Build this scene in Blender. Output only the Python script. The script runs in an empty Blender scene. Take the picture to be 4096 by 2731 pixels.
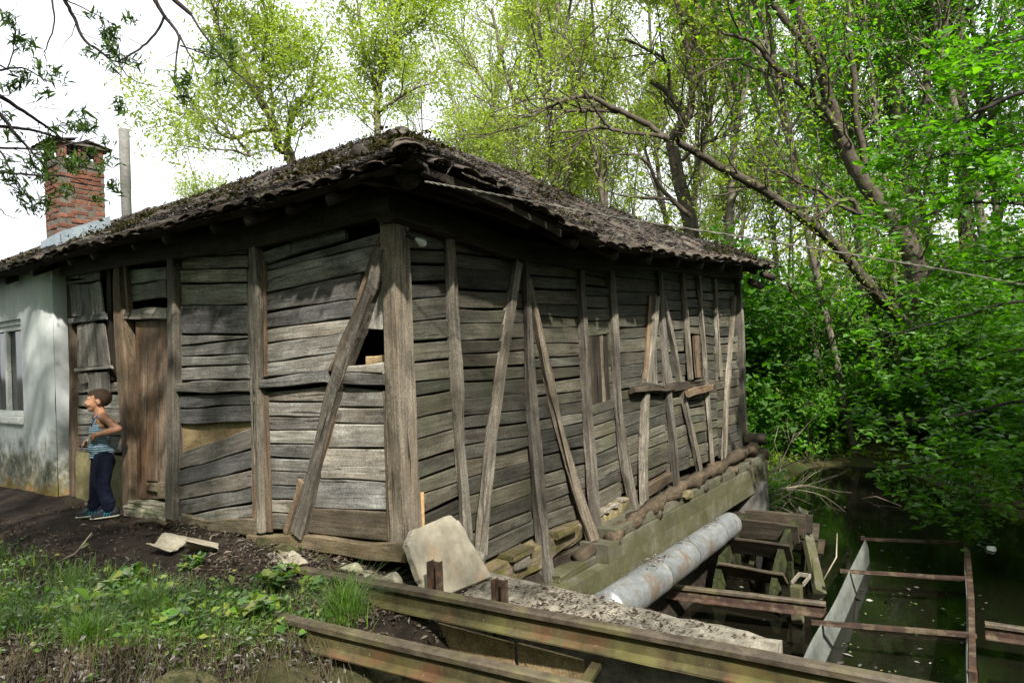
import bpy, bmesh, math, random
import numpy as np
from mathutils import Vector, Matrix
from math import sin, cos, radians, pi

scene = bpy.context.scene
COL = scene.collection
random.seed(7)
RNG = np.random.default_rng(7)

# ------------------------------------------------------------------ camera
cam_data = bpy.data.cameras.new('camera')
cam = bpy.data.objects.new('camera', cam_data)
COL.objects.link(cam)
cam_data.lens = 24.0
cam_data.sensor_width = 36.0
cam_data.clip_start = 0.05
cam_data.clip_end = 2000.0
YAW, PITCH, ROLL = radians(36.0), radians(1.0), radians(-2.5)
_f = Vector((cos(PITCH)*cos(YAW), cos(PITCH)*sin(YAW), sin(PITCH)))
_r = Vector((sin(YAW), -cos(YAW), 0.0))
_u = _r.cross(_f)
_r2 = cos(ROLL)*_r + sin(ROLL)*_u
_u2 = -sin(ROLL)*_r + cos(ROLL)*_u
CAM = Vector((-3.126, -3.185, 1.34))
cam.matrix_world = Matrix(((_r2.x, _u2.x, -_f.x, CAM.x), (_r2.y, _u2.y, -_f.y, CAM.y), (_r2.z, _u2.z, -_f.z, CAM.z), (0, 0, 0, 1)))
scene.camera = cam

# ------------------------------------------------------------------ sky, sun, exposure
SUN_FROM = Vector((-0.62, -0.86, 1.02)).normalized()      # direction towards the sun
world = bpy.data.worlds.new('World')
scene.world = world
world.use_nodes = True
wn = world.node_tree
wn.nodes.clear()
sky = wn.nodes.new('ShaderNodeTexSky')
sky.sky_type = 'NISHITA'
sky.sun_disc = False
sky.sun_elevation = math.asin(SUN_FROM.z)
sky.sun_rotation = math.atan2(SUN_FROM.x, SUN_FROM.y)
sky.air_density = 1.0
sky.dust_density = 3.0
veil = wn.nodes.new('ShaderNodeMixRGB')                   # thin bright cloud over the blue
veil.inputs['Fac'].default_value = 0.8
veil.inputs['Color2'].default_value = (7.6, 7.7, 8.0, 1)
bg = wn.nodes.new('ShaderNodeBackground')
bg.inputs['Strength'].default_value = 0.12
wo = wn.nodes.new('ShaderNodeOutputWorld')
wn.links.new(sky.outputs[0], veil.inputs['Color1'])
wn.links.new(veil.outputs[0], bg.inputs['Color'])
wn.links.new(bg.outputs[0], wo.inputs['Surface'])

sun_data = bpy.data.lights.new('sun', 'SUN')
sun_data.energy = 5.0
sun_data.angle = radians(1.6)
sun_data.color = (1.0, 0.95, 0.86)
sun = bpy.data.objects.new('sun', sun_data)
COL.objects.link(sun)
sun.rotation_euler = SUN_FROM.to_track_quat('Z', 'Y').to_euler()
sun.location = (-8, -12, 14)

scene.view_settings.view_transform = 'Standard'
scene.view_settings.look = 'None'
scene.view_settings.gamma = 1.0
scene.view_settings.exposure = 1.0
scene.cycles.max_bounces = 8
scene.cycles.diffuse_bounces = 6
scene.cycles.glossy_bounces = 3
scene.cycles.transmission_bounces = 4
scene.cycles.transparent_max_bounces = 4
scene.cycles.use_denoising = True
scene.cycles.sample_clamp_indirect = 3.0
scene.cycles.caustics_reflective = False
scene.cycles.caustics_refractive = False

# ------------------------------------------------------------------ object helpers
def mesh_from(name, verts, faces, smooth=False):
    me = bpy.data.meshes.new(name)
    me.from_pydata([tuple(map(float, v)) for v in verts], [], [tuple(map(int, f)) for f in faces])
    me.validate(verbose=False)
    if smooth:
        me.polygons.foreach_set('use_smooth', [True]*len(me.polygons))
    me.update()
    return me

def np_mesh(name, V, F, smooth=False):
    """fast mesh from numpy arrays, all faces with the same number of corners"""
    V = np.asarray(V, dtype=np.float32); F = np.asarray(F, dtype=np.int32)
    k = F.shape[1]
    me = bpy.data.meshes.new(name)
    me.vertices.add(len(V)); me.vertices.foreach_set('co', V.ravel())
    me.loops.add(F.size); me.loops.foreach_set('vertex_index', F.ravel())
    me.polygons.add(len(F))
    me.polygons.foreach_set('loop_start', np.arange(0, F.size, k, dtype=np.int32))
    me.polygons.foreach_set('use_smooth', np.full(len(F), smooth, dtype=bool))
    me.update(calc_edges=True)
    return me

def link(name, me, mat=None, parent=None, M=None):
    """link a mesh; M is its world matrix """
    o = bpy.data.objects.new(name, me)
    COL.objects.link(o)
    if mat is not None and me is not None and len(me.materials) == 0:
        me.materials.append(mat)
    M = M.copy() if M is not None else Matrix.Identity(4)
    WORLD_M[o.name] = M
    if parent is not None:
        o.parent = parent
        M = WORLD_M[parent.name].inverted() @ M
    o.matrix_local = M
    return o
WORLD_M = {}

def tag(o, label=None, cat=None, group=None, kind=None):
    if label: o['label'] = label
    if cat: o['category'] = cat
    if group: o['group'] = group
    if kind: o['kind'] = kind
    return o

def thing(name, label, cat, loc=(0, 0, 0), group=None):
    o = bpy.data.objects.new(name, None)
    COL.objects.link(o)
    o.empty_display_size = 0.2
    o.location = loc
    WORLD_M[o.name] = Matrix.Translation(Vector(loc))
    return tag(o, label, cat, group)

def T(x, y, z): return Matrix.Translation((x, y, z))

def frame(X, Y, loc):
    X = Vector(X).normalized(); Y = Vector(Y); Y = (Y - X*Y.dot(X)).normalized(); Z = X.cross(Y)
    return Matrix(((X.x, Y.x, Z.x, loc[0]), (X.y, Y.y, Z.y, loc[1]), (X.z, Y.z, Z.z, loc[2]), (0, 0, 0, 1)))

def wob(n, amp, smooth=2):
    a = RNG.normal(0, 1, n + 2*smooth)
    for _ in range(smooth):
        a = (a[:-2] + 2*a[1:-1] + a[2:]) / 4
    return a[:n]*amp*1.8

def plank(name, a, b, c, d, out, thick, mat, parent, wav=0.005, off=0.0, seg=None, chip=True, bow=0.0):
    """sawn board: a start-low, b end-low, c end-high, d start-high corner of its face; out = outward normal"""
    a, b, c, d, out = map(Vector, (a, b, c, d, out))
    X = ((b + c)/2 - (a + d)/2); L = X.length; X.normalize()
    loc = (a + b + c + d)/4
    M = frame(X, -out, loc); Mi = M.inverted()
    a, b, c, d = (Mi @ p for p in (a, b, c, d))
    n = seg or max(4, min(12, int(L/0.12)))
    lo, hi = wob(n + 1, wav), wob(n + 1, wav)
    bu = wob(n + 1, 0.004)
    V, F = [], []
    e = min(0.007, abs(c.z - b.z)*0.12)
    for i in range(n + 1):
        t = i/n
        x0, x1 = a.x + (b.x - a.x)*t, d.x + (c.x - d.x)*t
        z0 = a.z + (b.z - a.z)*t + lo[i]; z1 = d.z + (c.z - d.z)*t + hi[i]
        y = -off + bu[i] - bow*4*t*(1 - t)
        xm0, xm1 = x0, x1
        if chip and i in (0, n):
            s = 1 if i == 0 else -1
            xm0 += s*abs(RNG.normal(0, 0.006)); xm1 += s*abs(RNG.normal(0, 0.006))
        V += [(xm0, y + thick, z0), (xm0, y + e, z0), (xm0, y, z0 + e), (xm1, y, z1 - e), (xm1, y + e, z1), (xm1, y + thick, z1)]
    for i in range(n):
        p, q = 6*i, 6*i + 6
        for k in range(6):
            k2 = (k + 1) % 6
            F.append((p + k, q + k, q + k2, p + k2))
    F.append(tuple(range(6))); F.append(tuple(6*n + k for k in reversed(range(6))))
    return link(name, mesh_from(name, V, F), mat, parent, M)

def beam(name, pts, ws, ds, out, mat, parent, jit=0.006, cham=0.22, sub=3):
    """hewn timber through 3D points; ws = width across, ds = depth along out (front face passes through pts)"""
    pts = [Vector(p) for p in pts]; out = Vector(out)
    if not hasattr(ws, '__len__'): ws = [ws]*len(pts)
    if not hasattr(ds, '__len__'): ds = [ds]*len(pts)
    P, W, D = [], [], []
    for i in range(len(pts) - 1):
        for k in range(sub):
            t = k/sub
            P.append(pts[i].lerp(pts[i + 1], t)); W.append(ws[i]*(1 - t) + ws[i + 1]*t); D.append(ds[i]*(1 - t) + ds[i + 1]*t)
    P.append(pts[-1]); W.append(ws[-1]); D.append(ds[-1])
    M = frame(pts[-1] - pts[0], -out, sum(pts, Vector())/len(pts)); Mi = M.inverted()
    n = len(P); j = [wob(n, jit) for _ in range(8)]; j2 = [wob(n, jit) for _ in range(8)]
    V, F = [], []
    for i in range(n):
        p = Mi @ P[i]; w, d = W[i]/2, D[i]; c = min(w, d/2)*cham
        sec = [(0, -w + c), (0, w - c), (c, w), (d - c, w), (d, w - c), (d, -w + c), (d - c, -w), (c, -w)]
        for k, (y, z) in enumerate(sec):
            V.append((p.x, p.y + y + j[k][i], p.z + z + j2[k][i]))
    for i in range(n - 1):
        for k in range(8):
            k2 = (k + 1) % 8
            F.append((8*i + k, 8*i + k2, 8*i + 8 + k2, 8*i + 8 + k))
    F.append(tuple(reversed(range(8)))); F.append(tuple(8*(n - 1) + k for k in range(8)))
    return link(name, mesh_from(name, V, F), mat, parent, M)

def tube_vf(pts, rad, k=8, rough=0.0, cap=True, flat=1.0):
    pts = [Vector(p) for p in pts]
    if not hasattr(rad, '__len__'): rad = [rad]*len(pts)
    V, F = [], []
    nrm = None
    for i, p in enumerate(pts):
        t = (pts[min(i + 1, len(pts) - 1)] - pts[max(i - 1, 0)]).normalized()
        if nrm is None:
            nrm = t.orthogonal().normalized()
        nrm = (nrm - t*nrm.dot(t)).normalized()
        bn = t.cross(nrm)
        for q in range(k):
            a = 2*pi*q/k
            r = rad[i]*(1 + (RNG.normal(0, rough) if rough else 0))
            V.append(p + nrm*cos(a)*r + bn*sin(a)*r*flat)
    for i in range(len(pts) - 1):
        for q in range(k):
            q2 = (q + 1) % k
            F.append((i*k + q, i*k + q2, i*k + k + q2, i*k + k + q))
    if cap:
        F.append(tuple(reversed(range(k)))); F.append(tuple((len(pts) - 1)*k + q for q in range(k)))
    return V, F

def log(name, pts, rad, mat, parent=None, k=10, rough=0.06, smooth=True):
    pts = [Vector(p) for p in pts]
    M = frame(pts[-1] - pts[0], (0.13, 0.21, 0.97), sum(pts, Vector())/len(pts)); Mi = M.inverted()
    V, F = tube_vf([Mi @ p for p in pts], rad, k, rough)
    return link(name, mesh_from(name, V, F, smooth), mat, parent, M)

def box_vf(lo, hi):
    x0, y0, z0 = lo; x1, y1, z1 = hi
    V = [(x0, y0, z0), (x1, y0, z0), (x1, y1, z0), (x0, y1, z0), (x0, y0, z1), (x1, y0, z1), (x1, y1, z1), (x0, y1, z1)]
    F = [(0, 3, 2, 1), (4, 5, 6, 7), (0, 1, 5, 4), (1, 2, 6, 5), (2, 3, 7, 6), (3, 0, 4, 7)]
    return V, F

def block(name, lo, hi, mat, parent=None, bevel=0.01, rough=0.0, cuts=0, M=None):
    """bevelled box, its faces cut and roughened when asked"""
    lo, hi = Vector(lo), Vector(hi); c = (lo + hi)/2
    bm = bmesh.new()
    V, F = box_vf(lo - c, hi - c)
    vs = [bm.verts.new(v) for v in V]
    for f in F: bm.faces.new([vs[i] for i in f])
    if bevel: bmesh.ops.bevel(bm, geom=bm.edges[:], offset=bevel, segments=2, affect='EDGES', profile=0.6)
    if cuts: bmesh.ops.subdivide_edges(bm, edges=[e for e in bm.edges if e.calc_length() > 0.05], cuts=cuts, use_grid_fill=True)
    if rough:
        for v in bm.verts: v.co += Vector(RNG.normal(0, rough, 3))
    me = bpy.data.meshes.new(name); bm.to_mesh(me); bm.free()
    return link(name, me, mat, parent, M if M is not None else T(*c))

def rock(name, loc, size, mat, parent=None, seed=0, sub=2, jag=0.16, rot=0.0):
    r = np.random.default_rng(seed + 100)
    bm = bmesh.new(); bmesh.ops.create_icosphere(bm, subdivisions=sub, radius=1.0)
    ph = r.uniform(0, 6, 9)
    for v in bm.verts:
        p = v.co
        d = 1 + jag*(sin(3.1*p.x + ph[0]) * sin(2.7*p.y + ph[1]) + 0.7*sin(5.3*p.z + ph[2] + 2*p.x)) + r.normal(0, jag*0.22)
        q = p*d
        m = max(abs(q.x), abs(q.y), abs(q.z)); q = q*0.72 + q*(0.28/m if m > 1e-4 else 0)
        v.co = Vector((q.x*size[0], q.y*size[1], q.z*size[2]))
    me = bpy.data.meshes.new(name); bm.to_mesh(me); bm.free()
    return link(name, me, mat, parent, T(*loc) @ Matrix.Rotation(rot, 4, 'Z'))

# ------------------------------------------------------------------ material helpers
class MT:
    def __init__(s, name):
        s.m = bpy.data.materials.new(name); s.m.use_nodes = True
        s.t = s.m.node_tree; s.t.nodes.clear()
        s.out = s.n('ShaderNodeOutputMaterial')
    def n(s, typ, ins=None, **attrs):
        nd = s.t.nodes.new(typ)
        for k, v in attrs.items(): setattr(nd, k, v)
        for k, v in (ins or {}).items():
            if isinstance(v, bpy.types.NodeSocket): s.t.links.new(v, nd.inputs[k])
            else:
                if isinstance(v, tuple) and len(v) == 3 and nd.inputs[k].type == 'RGBA': v = (*v, 1)
                nd.inputs[k].default_value = v
        return nd
    def coord(s, which='Object'): return s.n('ShaderNodeTexCoord').outputs[which]
    def rnd(s): return s.n('ShaderNodeObjectInfo').outputs['Random']
    def isl(s): return s.n('ShaderNodeNewGeometry').outputs['Random Per Island']
    def pos(s): return s.n('ShaderNodeNewGeometry').outputs['Position']
    def map(s, v, scale, loc=(0, 0, 0)): return s.n('ShaderNodeMapping', {'Vector': v, 'Scale': scale, 'Location': loc}).outputs[0]
    def noise(s, v, scale=5., detail=5., rough=0.6, dist=0.): return s.n('ShaderNodeTexNoise', {'Vector': v, 'Scale': scale, 'Detail': detail, 'Roughness': rough, 'Distortion': dist}).outputs['Fac']
    def ramp(s, f, stops, interp='LINEAR'):
        nd = s.n('ShaderNodeValToRGB', {'Fac': f}); cr = nd.color_ramp; cr.interpolation = interp
        while len(cr.elements) < len(stops): cr.elements.new(0.5)
        for e, (p, c) in zip(cr.elements, stops):
            e.position = p; e.color = (*c, 1) if hasattr(c, '__len__') else (c, c, c, 1)
        return nd.outputs['Color']
    def mix(s, f, a, b, mode='MIX'): return s.n('ShaderNodeMixRGB', {'Fac': f, 'Color1': a, 'Color2': b}, blend_type=mode).outputs[0]
    def math(s, op, a, b=0.0): return s.n('ShaderNodeMath', {0: a, 1: b}, operation=op).outputs[0]
    def range(s, v, a, b, c=0., d=1.): return s.n('ShaderNodeMapRange', {'Value': v, 'From Min': a, 'From Max': b, 'To Min': c, 'To Max': d}).outputs[0]
    def sep(s, v): return s.n('ShaderNodeSeparateXYZ', {0: v}).outputs
    def bump(s, h, strength=0.3, dist=0.01): return s.n('ShaderNodeBump', {'Height': h, 'Strength': strength, 'Distance': dist}).outputs[0]
    def bsdf(s, col, rough=0.8, normal=None, metal=0.0, spec=0.3, **kw):
        ins = {'Base Color': col, 'Roughness': rough, 'Metallic': metal, 'Specular IOR Level': spec}
        if normal is not None: ins['Normal'] = normal
        ins.update(kw)
        return s.n('ShaderNodeBsdfPrincipled', ins).outputs[0]
    def done(s, sh):
        s.t.links.new(sh, s.out.inputs['Surface']); return s.m

def shifted(m, c, amt=37.0):
    r = m.rnd()
    return m.n('ShaderNodeVectorMath', {0: c, 1: m.n('ShaderNodeCombineXYZ', {0: m.math('MULTIPLY', r, amt), 1: m.math('MULTIPLY', r, amt*0.7), 2: m.math('MULTIPLY', r, amt*1.3)}).outputs[0]}, operation='ADD').outputs[0]

def wood(name, dark, light, brown, brown_amt=0.5, grain=1.0, spread=(0.65, 1.3), moss=None, bump=0.5, green=0.0):
    m = MT(name)
    c = shifted(m, m.coord())
    g1 = m.noise(m.map(c, (2.2, 34*grain, 34*grain)), 1.0, 6, 0.65, 0.8)
    g2 = m.noise(m.map(c, (0.9, 5, 5)), 1.0, 4, 0.6, 1.5)
    knot = m.noise(m.map(c, (5, 9, 9)), 1.0, 2, 0.5, 0.4)
    patch = m.noise(m.map(c, (2.4, 4, 4), (5, 2, 8)), 1.0, 4, 0.65)
    speck = m.noise(c, 75, 3, 0.7)
    g3 = m.noise(m.map(c, (3.0, 90, 90)), 1.0, 3, 0.6, 0.3)
    fine = m.math('ADD', m.math('MULTIPLY', g1, 0.7), m.math('MULTIPLY', g3, 0.3))
    col = m.ramp(fine, [(0.30, dark), (0.52, tuple((a + b)/2 for a, b in zip(dark, light))), (0.72, light)])
    col = m.mix(1.0, col, m.range(patch, 0.3, 0.7, 0.45, 1.45), 'MULTIPLY')
    col = m.mix(1.0, col, m.range(speck, 0.3, 0.7, 0.55, 1.45), 'MULTIPLY')
    col = m.mix(m.range(g2, 0.42, 0.68, 0, brown_amt), col, m.mix(m.range(g1, .3, .7), tuple(x*0.55 for x in brown), brown))
    blot = m.noise(m.map(c, (3, 7, 7), (3, 1, 2)), 1.0, 5, 0.7)
    col = m.mix(m.range(blot, 0.30, 0.42, 0.62, 0.0), col, tuple(x*0.32 for x in dark))
    col = m.mix(m.range(knot, 0.72, 0.78, 0, 0.8), col, tuple(x*0.3 for x in brown))
    crack = m.noise(m.map(c, (1.3, 48, 48), (9, 4, 2)), 1.0, 2, 0.4, 1.2)
    ck = m.range(crack, 0.27, 0.33, 1, 0)
    col = m.mix(m.math('MULTIPLY', ck, 0.85), col, (0.012, 0.01, 0.008))
    r2 = m.math('FRACT', m.math('MULTIPLY', m.rnd(), 13.7))
    col = m.mix(m.range(r2, 0.45, 1.0, 0, 0.25), col, m.mix(1.0, col, (1.25, 0.92, 0.62), 'MULTIPLY'))
    if green:
        gg = m.noise(m.pos(), 2.3, 4, 0.6)
        col = m.mix(m.range(gg, 0.5, 0.7, 0, green), col, (0.055, 0.07, 0.028))
    if moss:
        z = m.sep(m.pos())[2]
        mm = m.math('MULTIPLY', m.range(z, moss[0], moss[1], 1, 0), m.range(m.noise(m.pos(), 9, 5, 0.7), 0.42, 0.6))
        col = m.mix(m.math('MULTIPLY', mm, 0.85), col, m.mix(m.noise(m.pos(), 40, 2), (0.03, 0.035, 0.008), (0.13, 0.11, 0.02)))
    col = m.mix(1.0, col, m.n('ShaderNodeCombineColor', {0: m.range(m.rnd(), 0, 1, *spread), 1: m.range(m.rnd(), 0, 1, spread[0]*1.01, spread[1]*0.99), 2: m.range(m.rnd(), 0, 1, spread[0]*1.06, spread[1]*0.95)}).outputs[0], 'MULTIPLY')
    h = m.math('SUBTRACT', fine, m.math('MULTIPLY', ck, 0.8))
    return m.done(m.bsdf(col, 0.82, m.bump(h, bump, 0.012), spec=0.25))

def rough_mat(name, stops, scale=6., rough=0.9, bump=0.4, dist=0.01, spots=None, detail=8., metal=0., vary=0.0, island=False, spec=0.25, world_space=False, moss=None):
    m = MT(name)
    c = m.pos() if world_space else shifted(m, m.coord())
    f = m.noise(c, scale, detail, 0.65, 0.3)
    col = m.ramp(f, stops)
    fine = m.noise(c, scale*7, 4, 0.6)
    col = m.mix(0.35, col, m.ramp(fine, [(0.3, 0.25), (0.7, 0.9)]), 'OVERLAY')
    for (c2, lo, hi, amt, sc) in (spots or []):
        col = m.mix(m.range(m.noise(c, sc, 5, 0.65), lo, hi, 0, amt), col, c2)
    if moss:
        z = m.sep(m.pos())[2]
        mm = m.math('MULTIPLY', m.range(z, moss[0], moss[1], 1, 0), m.range(m.noise(m.pos(), 3.5, 6, 0.7), 0.34, 0.54))
        col = m.mix(m.math('MULTIPLY', mm, 0.62), col, m.mix(m.noise(m.pos(), 30, 2), (0.022, 0.03, 0.008), (0.09, 0.085, 0.02)))
    if vary:
        r = m.isl() if island else m.rnd()
        col = m.mix(1.0, col, m.range(r, 0, 1, 1 - vary, 1 + vary), 'MULTIPLY')
    return m.done(m.bsdf(col, rough, m.bump(m.math('ADD', f, m.math('MULTIPLY', fine, 0.4)), bump, dist), metal, spec))

def leaf_mat(name, cols, trans=0.45, tint=(1.25, 1.2, 0.55), gloss=0.05, rough=0.5):
    m = MT(name)
    r = m.isl()
    k = len(cols)
    col = m.ramp(r, [(i/max(1, k - 1), c) for i, c in enumerate(cols)])
    big = m.noise(m.pos(), 0.45, 2, 0.5)
    col = m.mix(1.0, col, m.range(big, 0.3, 0.7, 0.75, 1.2), 'MULTIPLY')
    d = m.n('ShaderNodeBsdfDiffuse', {'Color': col}).outputs[0]
    t = m.n('ShaderNodeBsdfTranslucent', {'Color': m.mix(1.0, col, tint, 'MULTIPLY')}).outputs[0]
    s = m.n('ShaderNodeMixShader', {0: trans, 1: d, 2: t}).outputs[0]
    if gloss:
        g = m.n('ShaderNodeBsdfGlossy', {'Color': (0.5, 0.5, 0.5), 'Roughness': rough}).outputs[0]
        fr = m.n('ShaderNodeFresnel', {'IOR': 1.35}).outputs[0]
        s = m.n('ShaderNodeMixShader', {0: m.math('MULTIPLY', fr, gloss*4), 1: s, 2: g}).outputs[0]
    return m.done(s)

WEATHERED = wood('weathered_wood', (0.06, 0.057, 0.052), (0.36, 0.35, 0.325), (0.15, 0.115, 0.08), 0.32, moss=(-0.05, 0.35), spread=(0.5, 1.4))
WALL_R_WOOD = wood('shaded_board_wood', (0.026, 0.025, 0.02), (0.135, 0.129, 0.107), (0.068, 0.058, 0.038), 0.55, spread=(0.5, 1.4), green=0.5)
POST_WOOD = wood('post_wood', (0.05, 0.043, 0.034), (0.27, 0.247, 0.208), (0.13, 0.096, 0.06), 0.4, spread=(0.6, 1.2))
BLEACHED_SUNLIT = wood('bleached_sunlit_wood', (0.10, 0.096, 0.088), (0.43, 0.42, 0.395), (0.2, 0.17, 0.13), 0.35, spread=(0.8, 1.2), moss=(-0.05, 0.2))  # bleached boards, with the sun patch by the corner put into their colour
BROWN_WOOD = wood('brown_wood', (0.07, 0.05, 0.033), (0.24, 0.185, 0.13), (0.17, 0.105, 0.06), 0.6, spread=(0.7, 1.2))
DOOR_WOOD = wood('door_wood', (0.09, 0.06, 0.04), (0.30, 0.24, 0.185), (0.20, 0.10, 0.05), 0.85, spread=(0.8, 1.15))
DARK_WOOD = wood('dark_beam_wood', (0.014, 0.012, 0.009), (0.055, 0.045, 0.033), (0.04, 0.028, 0.018), 0.5)
FRESH_WOOD = wood('fresh_wood', (0.30, 0.17, 0.08), (0.52, 0.36, 0.2), (0.42, 0.22, 0.10), 0.4)
PLY = wood('plywood', (0.24, 0.17, 0.085), (0.42, 0.32, 0.18), (0.32, 0.22, 0.11), 0.4, grain=0.4)
SILL_WOOD = wood('sill_wood', (0.055, 0.044, 0.03), (0.24, 0.195, 0.135), (0.14, 0.10, 0.06), 0.6, moss=(-0.2, 0.18))
ROT_WOOD = wood('rotten_beam_wood', (0.022, 0.018, 0.013), (0.105, 0.085, 0.06), (0.06, 0.043, 0.027), 0.6)
CONCRETE = rough_mat('old_concrete', [(0.25, (0.032, 0.03, 0.022)), (0.5, (0.08, 0.075, 0.056)), (0.75, (0.165, 0.153, 0.122))], 3.2, bump=0.5, spots=[((0.05, 0.055, 0.025), 0.55, 0.7, 0.7, 2.2)], moss=(-0.5, -0.12))
CONC_TOP = rough_mat('worn_concrete', [(0.25, (0.07, 0.062, 0.048)), (0.5, (0.19, 0.172, 0.137)), (0.75, (0.33, 0.30, 0.245))], 13.0, bump=1.0, spots=[((0.06, 0.055, 0.03), 0.6, 0.7, 0.7, 3.)])
STONE = rough_mat('field_stone', [(0.25, (0.12, 0.11, 0.085)), (0.5, (0.27, 0.25, 0.19)), (0.8, (0.46, 0.42, 0.33))], 7.0, bump=0.6, spots=[((0.07, 0.08, 0.022), 0.5, 0.62, 0.8, 3.)], vary=0.25)
MOSSY = rough_mat('mossy_stone', [(0.25, (0.012, 0.013, 0.006)), (0.45, (0.04, 0.042, 0.014)), (0.6, (0.08, 0.07, 0.035)), (0.8, (0.15, 0.135, 0.09))], 6.0, bump=1.0, dist=0.04, vary=0.25)
SLAB = rough_mat('pale_sandstone', [(0.25, (0.20, 0.17, 0.12)), (0.5, (0.31, 0.275, 0.21)), (0.8, (0.40, 0.37, 0.305))], 2.4, bump=0.35, spots=[((0.45, 0.22, 0.09), 0.62, 0.74, 0.5, 2.1), ((0.3, 0.27, 0.2), 0.58, 0.7, 0.5, 5.)])
RUST = rough_mat('rusted_steel', [(0.25, (0.014, 0.010, 0.008)), (0.5, (0.045, 0.026, 0.018)), (0.8, (0.12, 0.058, 0.032))], 12., rough=0.8, bump=0.4, spots=[((0.13, 0.115, 0.07), 0.5, 0.64, 0.7, 6.)], spec=0.3)
RAIL_STEEL = rough_mat('mossy_rail_steel', [(0.25, (0.026, 0.021, 0.011)), (0.5, (0.07, 0.06, 0.028)), (0.8, (0.14, 0.12, 0.06))], 6., rough=0.75, bump=0.35, spots=[((0.14, 0.065, 0.035), 0.52, 0.64, 0.7, 5.), ((0.48, 0.48, 0.38), 0.68, 0.72, 0.8, 28.), ((0.11, 0.11, 0.03), 0.5, 0.65, 0.6, 3.)])
RAIL_HEAD = rough_mat('worn_rail_head', [(0.25, (0.03, 0.024, 0.018)), (0.5, (0.07, 0.054, 0.038)), (0.8, (0.14, 0.115, 0.08))], 9., rough=0.6, bump=0.3, spots=[((0.14, 0.13, 0.05), 0.5, 0.66, 0.7, 4.)], spec=0.4)
GALV = rough_mat('galvanised_steel', [(0.25, (0.13, 0.14, 0.147)), (0.5, (0.22, 0.232, 0.24)), (0.8, (0.32, 0.33, 0.335))], 4., rough=0.5, bump=0.1, spots=[((0.17, 0.10, 0.045), 0.56, 0.66, 0.75, 3.0), ((0.14, 0.13, 0.095), 0.5, 0.64, 0.6, 8.)], metal=0.35, spec=0.4)
TILE = rough_mat('roof_tile_clay', [(0.25, (0.022, 0.018, 0.016)), (0.5, (0.055, 0.042, 0.035)), (0.8, (0.12, 0.075, 0.056))], 9., bump=0.5, spots=[((0.09, 0.085, 0.06), 0.48, 0.6, 0.8, 8.)], vary=0.4)
BRICK = rough_mat('red_brick', [(0.25, (0.05, 0.026, 0.02)), (0.5, (0.125, 0.05, 0.032)), (0.8, (0.21, 0.085, 0.05))], 10., bump=0.5, spots=[((0.08, 0.06, 0.05), 0.58, 0.7, 0.6, 9.)], vary=0.28)
MORTAR = rough_mat('lime_mortar', [(0.25, (0.05, 0.043, 0.035)), (0.6, (0.12, 0.105, 0.086)), (0.8, (0.2, 0.18, 0.15))], 12., bump=0.6)
BARK = rough_mat('bark', [(0.25, (0.02, 0.016, 0.012)), (0.5, (0.06, 0.048, 0.036)), (0.8, (0.13, 0.11, 0.085))], 9., bump=0.8, dist=0.03, spots=[((0.07, 0.08, 0.03), 0.56, 0.7, 0.5, 2.)])
BARK_PALE = rough_mat('pale_bark', [(0.25, (0.05, 0.042, 0.032)), (0.5, (0.13, 0.11, 0.085)), (0.8, (0.25, 0.22, 0.175))], 7., bump=0.6, dist=0.02, spots=[((0.08, 0.09, 0.035), 0.56, 0.7, 0.4, 2.)])
BARK_DARK = rough_mat('dark_twig_bark', [(0.25, (0.015, 0.012, 0.012)), (0.6, (0.04, 0.033, 0.03)), (0.8, (0.08, 0.068, 0.055))], 14., bump=0.5)
TWIG = rough_mat('dead_twig', [(0.25, (0.17, 0.14, 0.1)), (0.6, (0.32, 0.27, 0.2)), (0.8, (0.45, 0.4, 0.31))], 14., bump=0.3)
# ------------------------------------------------------------------ measured facade data (metres along the wall, height)
BAY_A = [(2.605, 2.44, 2.318, 1.619, 2.325, 2.209), (2.614, 2.312, 2.199, 1.627, 2.203, 2.104), (2.622, 2.192, 2.076, 1.633, 2.097, 1.995), (2.632, 2.066, 1.886, 1.643, 1.987, 1.817), (2.647, 1.879, 1.636, 1.655, 1.811, 1.584), (2.659, 1.627, 1.535, 1.664, 1.576, 1.551), (2.665, 1.529, 1.443, 1.669, 1.545, 1.429), (2.672, 1.437, 1.345, 1.675, 1.423, 1.344), (2.679, 1.338, 1.224, 1.681, 1.34, 1.239), (2.705, 1.1, 0.979, 1.643, 1.113, 1.033), (2.72, 0.973, 0.848, 1.651, 1.026, 0.895), (2.753, 0.589, 0.449, 1.659, 0.827, 0.677), (2.763, 0.44, 0.305, 1.66, 0.67, 0.527), (2.779, 0.298, 0.173, 1.662, 0.521, 0.388), (2.794, 0.165, 0.042, 1.665, 0.383, 0.256), (2.808, 0.034, -0.035, 1.668, 0.251, 0.136)]
BAY_A_PLY = [(2.79, 0.849, 0.577, 1.703, 0.906, 0.815)]
OVER_DOOR = [(3.578, 2.295, 2.147, 2.864, 2.242, 2.14), (3.596, 2.142, 1.989, 2.865, 2.134, 1.976)]
LEFT_LOW = [(4.823, 1.235, 1.124, 4.526, 1.236, 1.125), (4.075, 1.224, 1.128, 3.9, 1.226, 1.122), (4.838, 1.109, 0.967, 3.894, 1.1, 0.972), (4.861, 0.955, 0.783, 3.893, 0.959, 0.816), (4.872, 0.775, 0.669, 3.881, 0.807, 0.71), (4.89, 0.661, 0.546, 3.87, 0.701, 0.596), (4.897, 0.54, 0.477, 3.856, 0.589, 0.533)]
RAILS_L = [(2.8, 1.215, 1.122, 1.616, 1.233, 1.125), (3.718, 1.924, 1.832, 2.837, 1.885, 1.792)]
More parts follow.
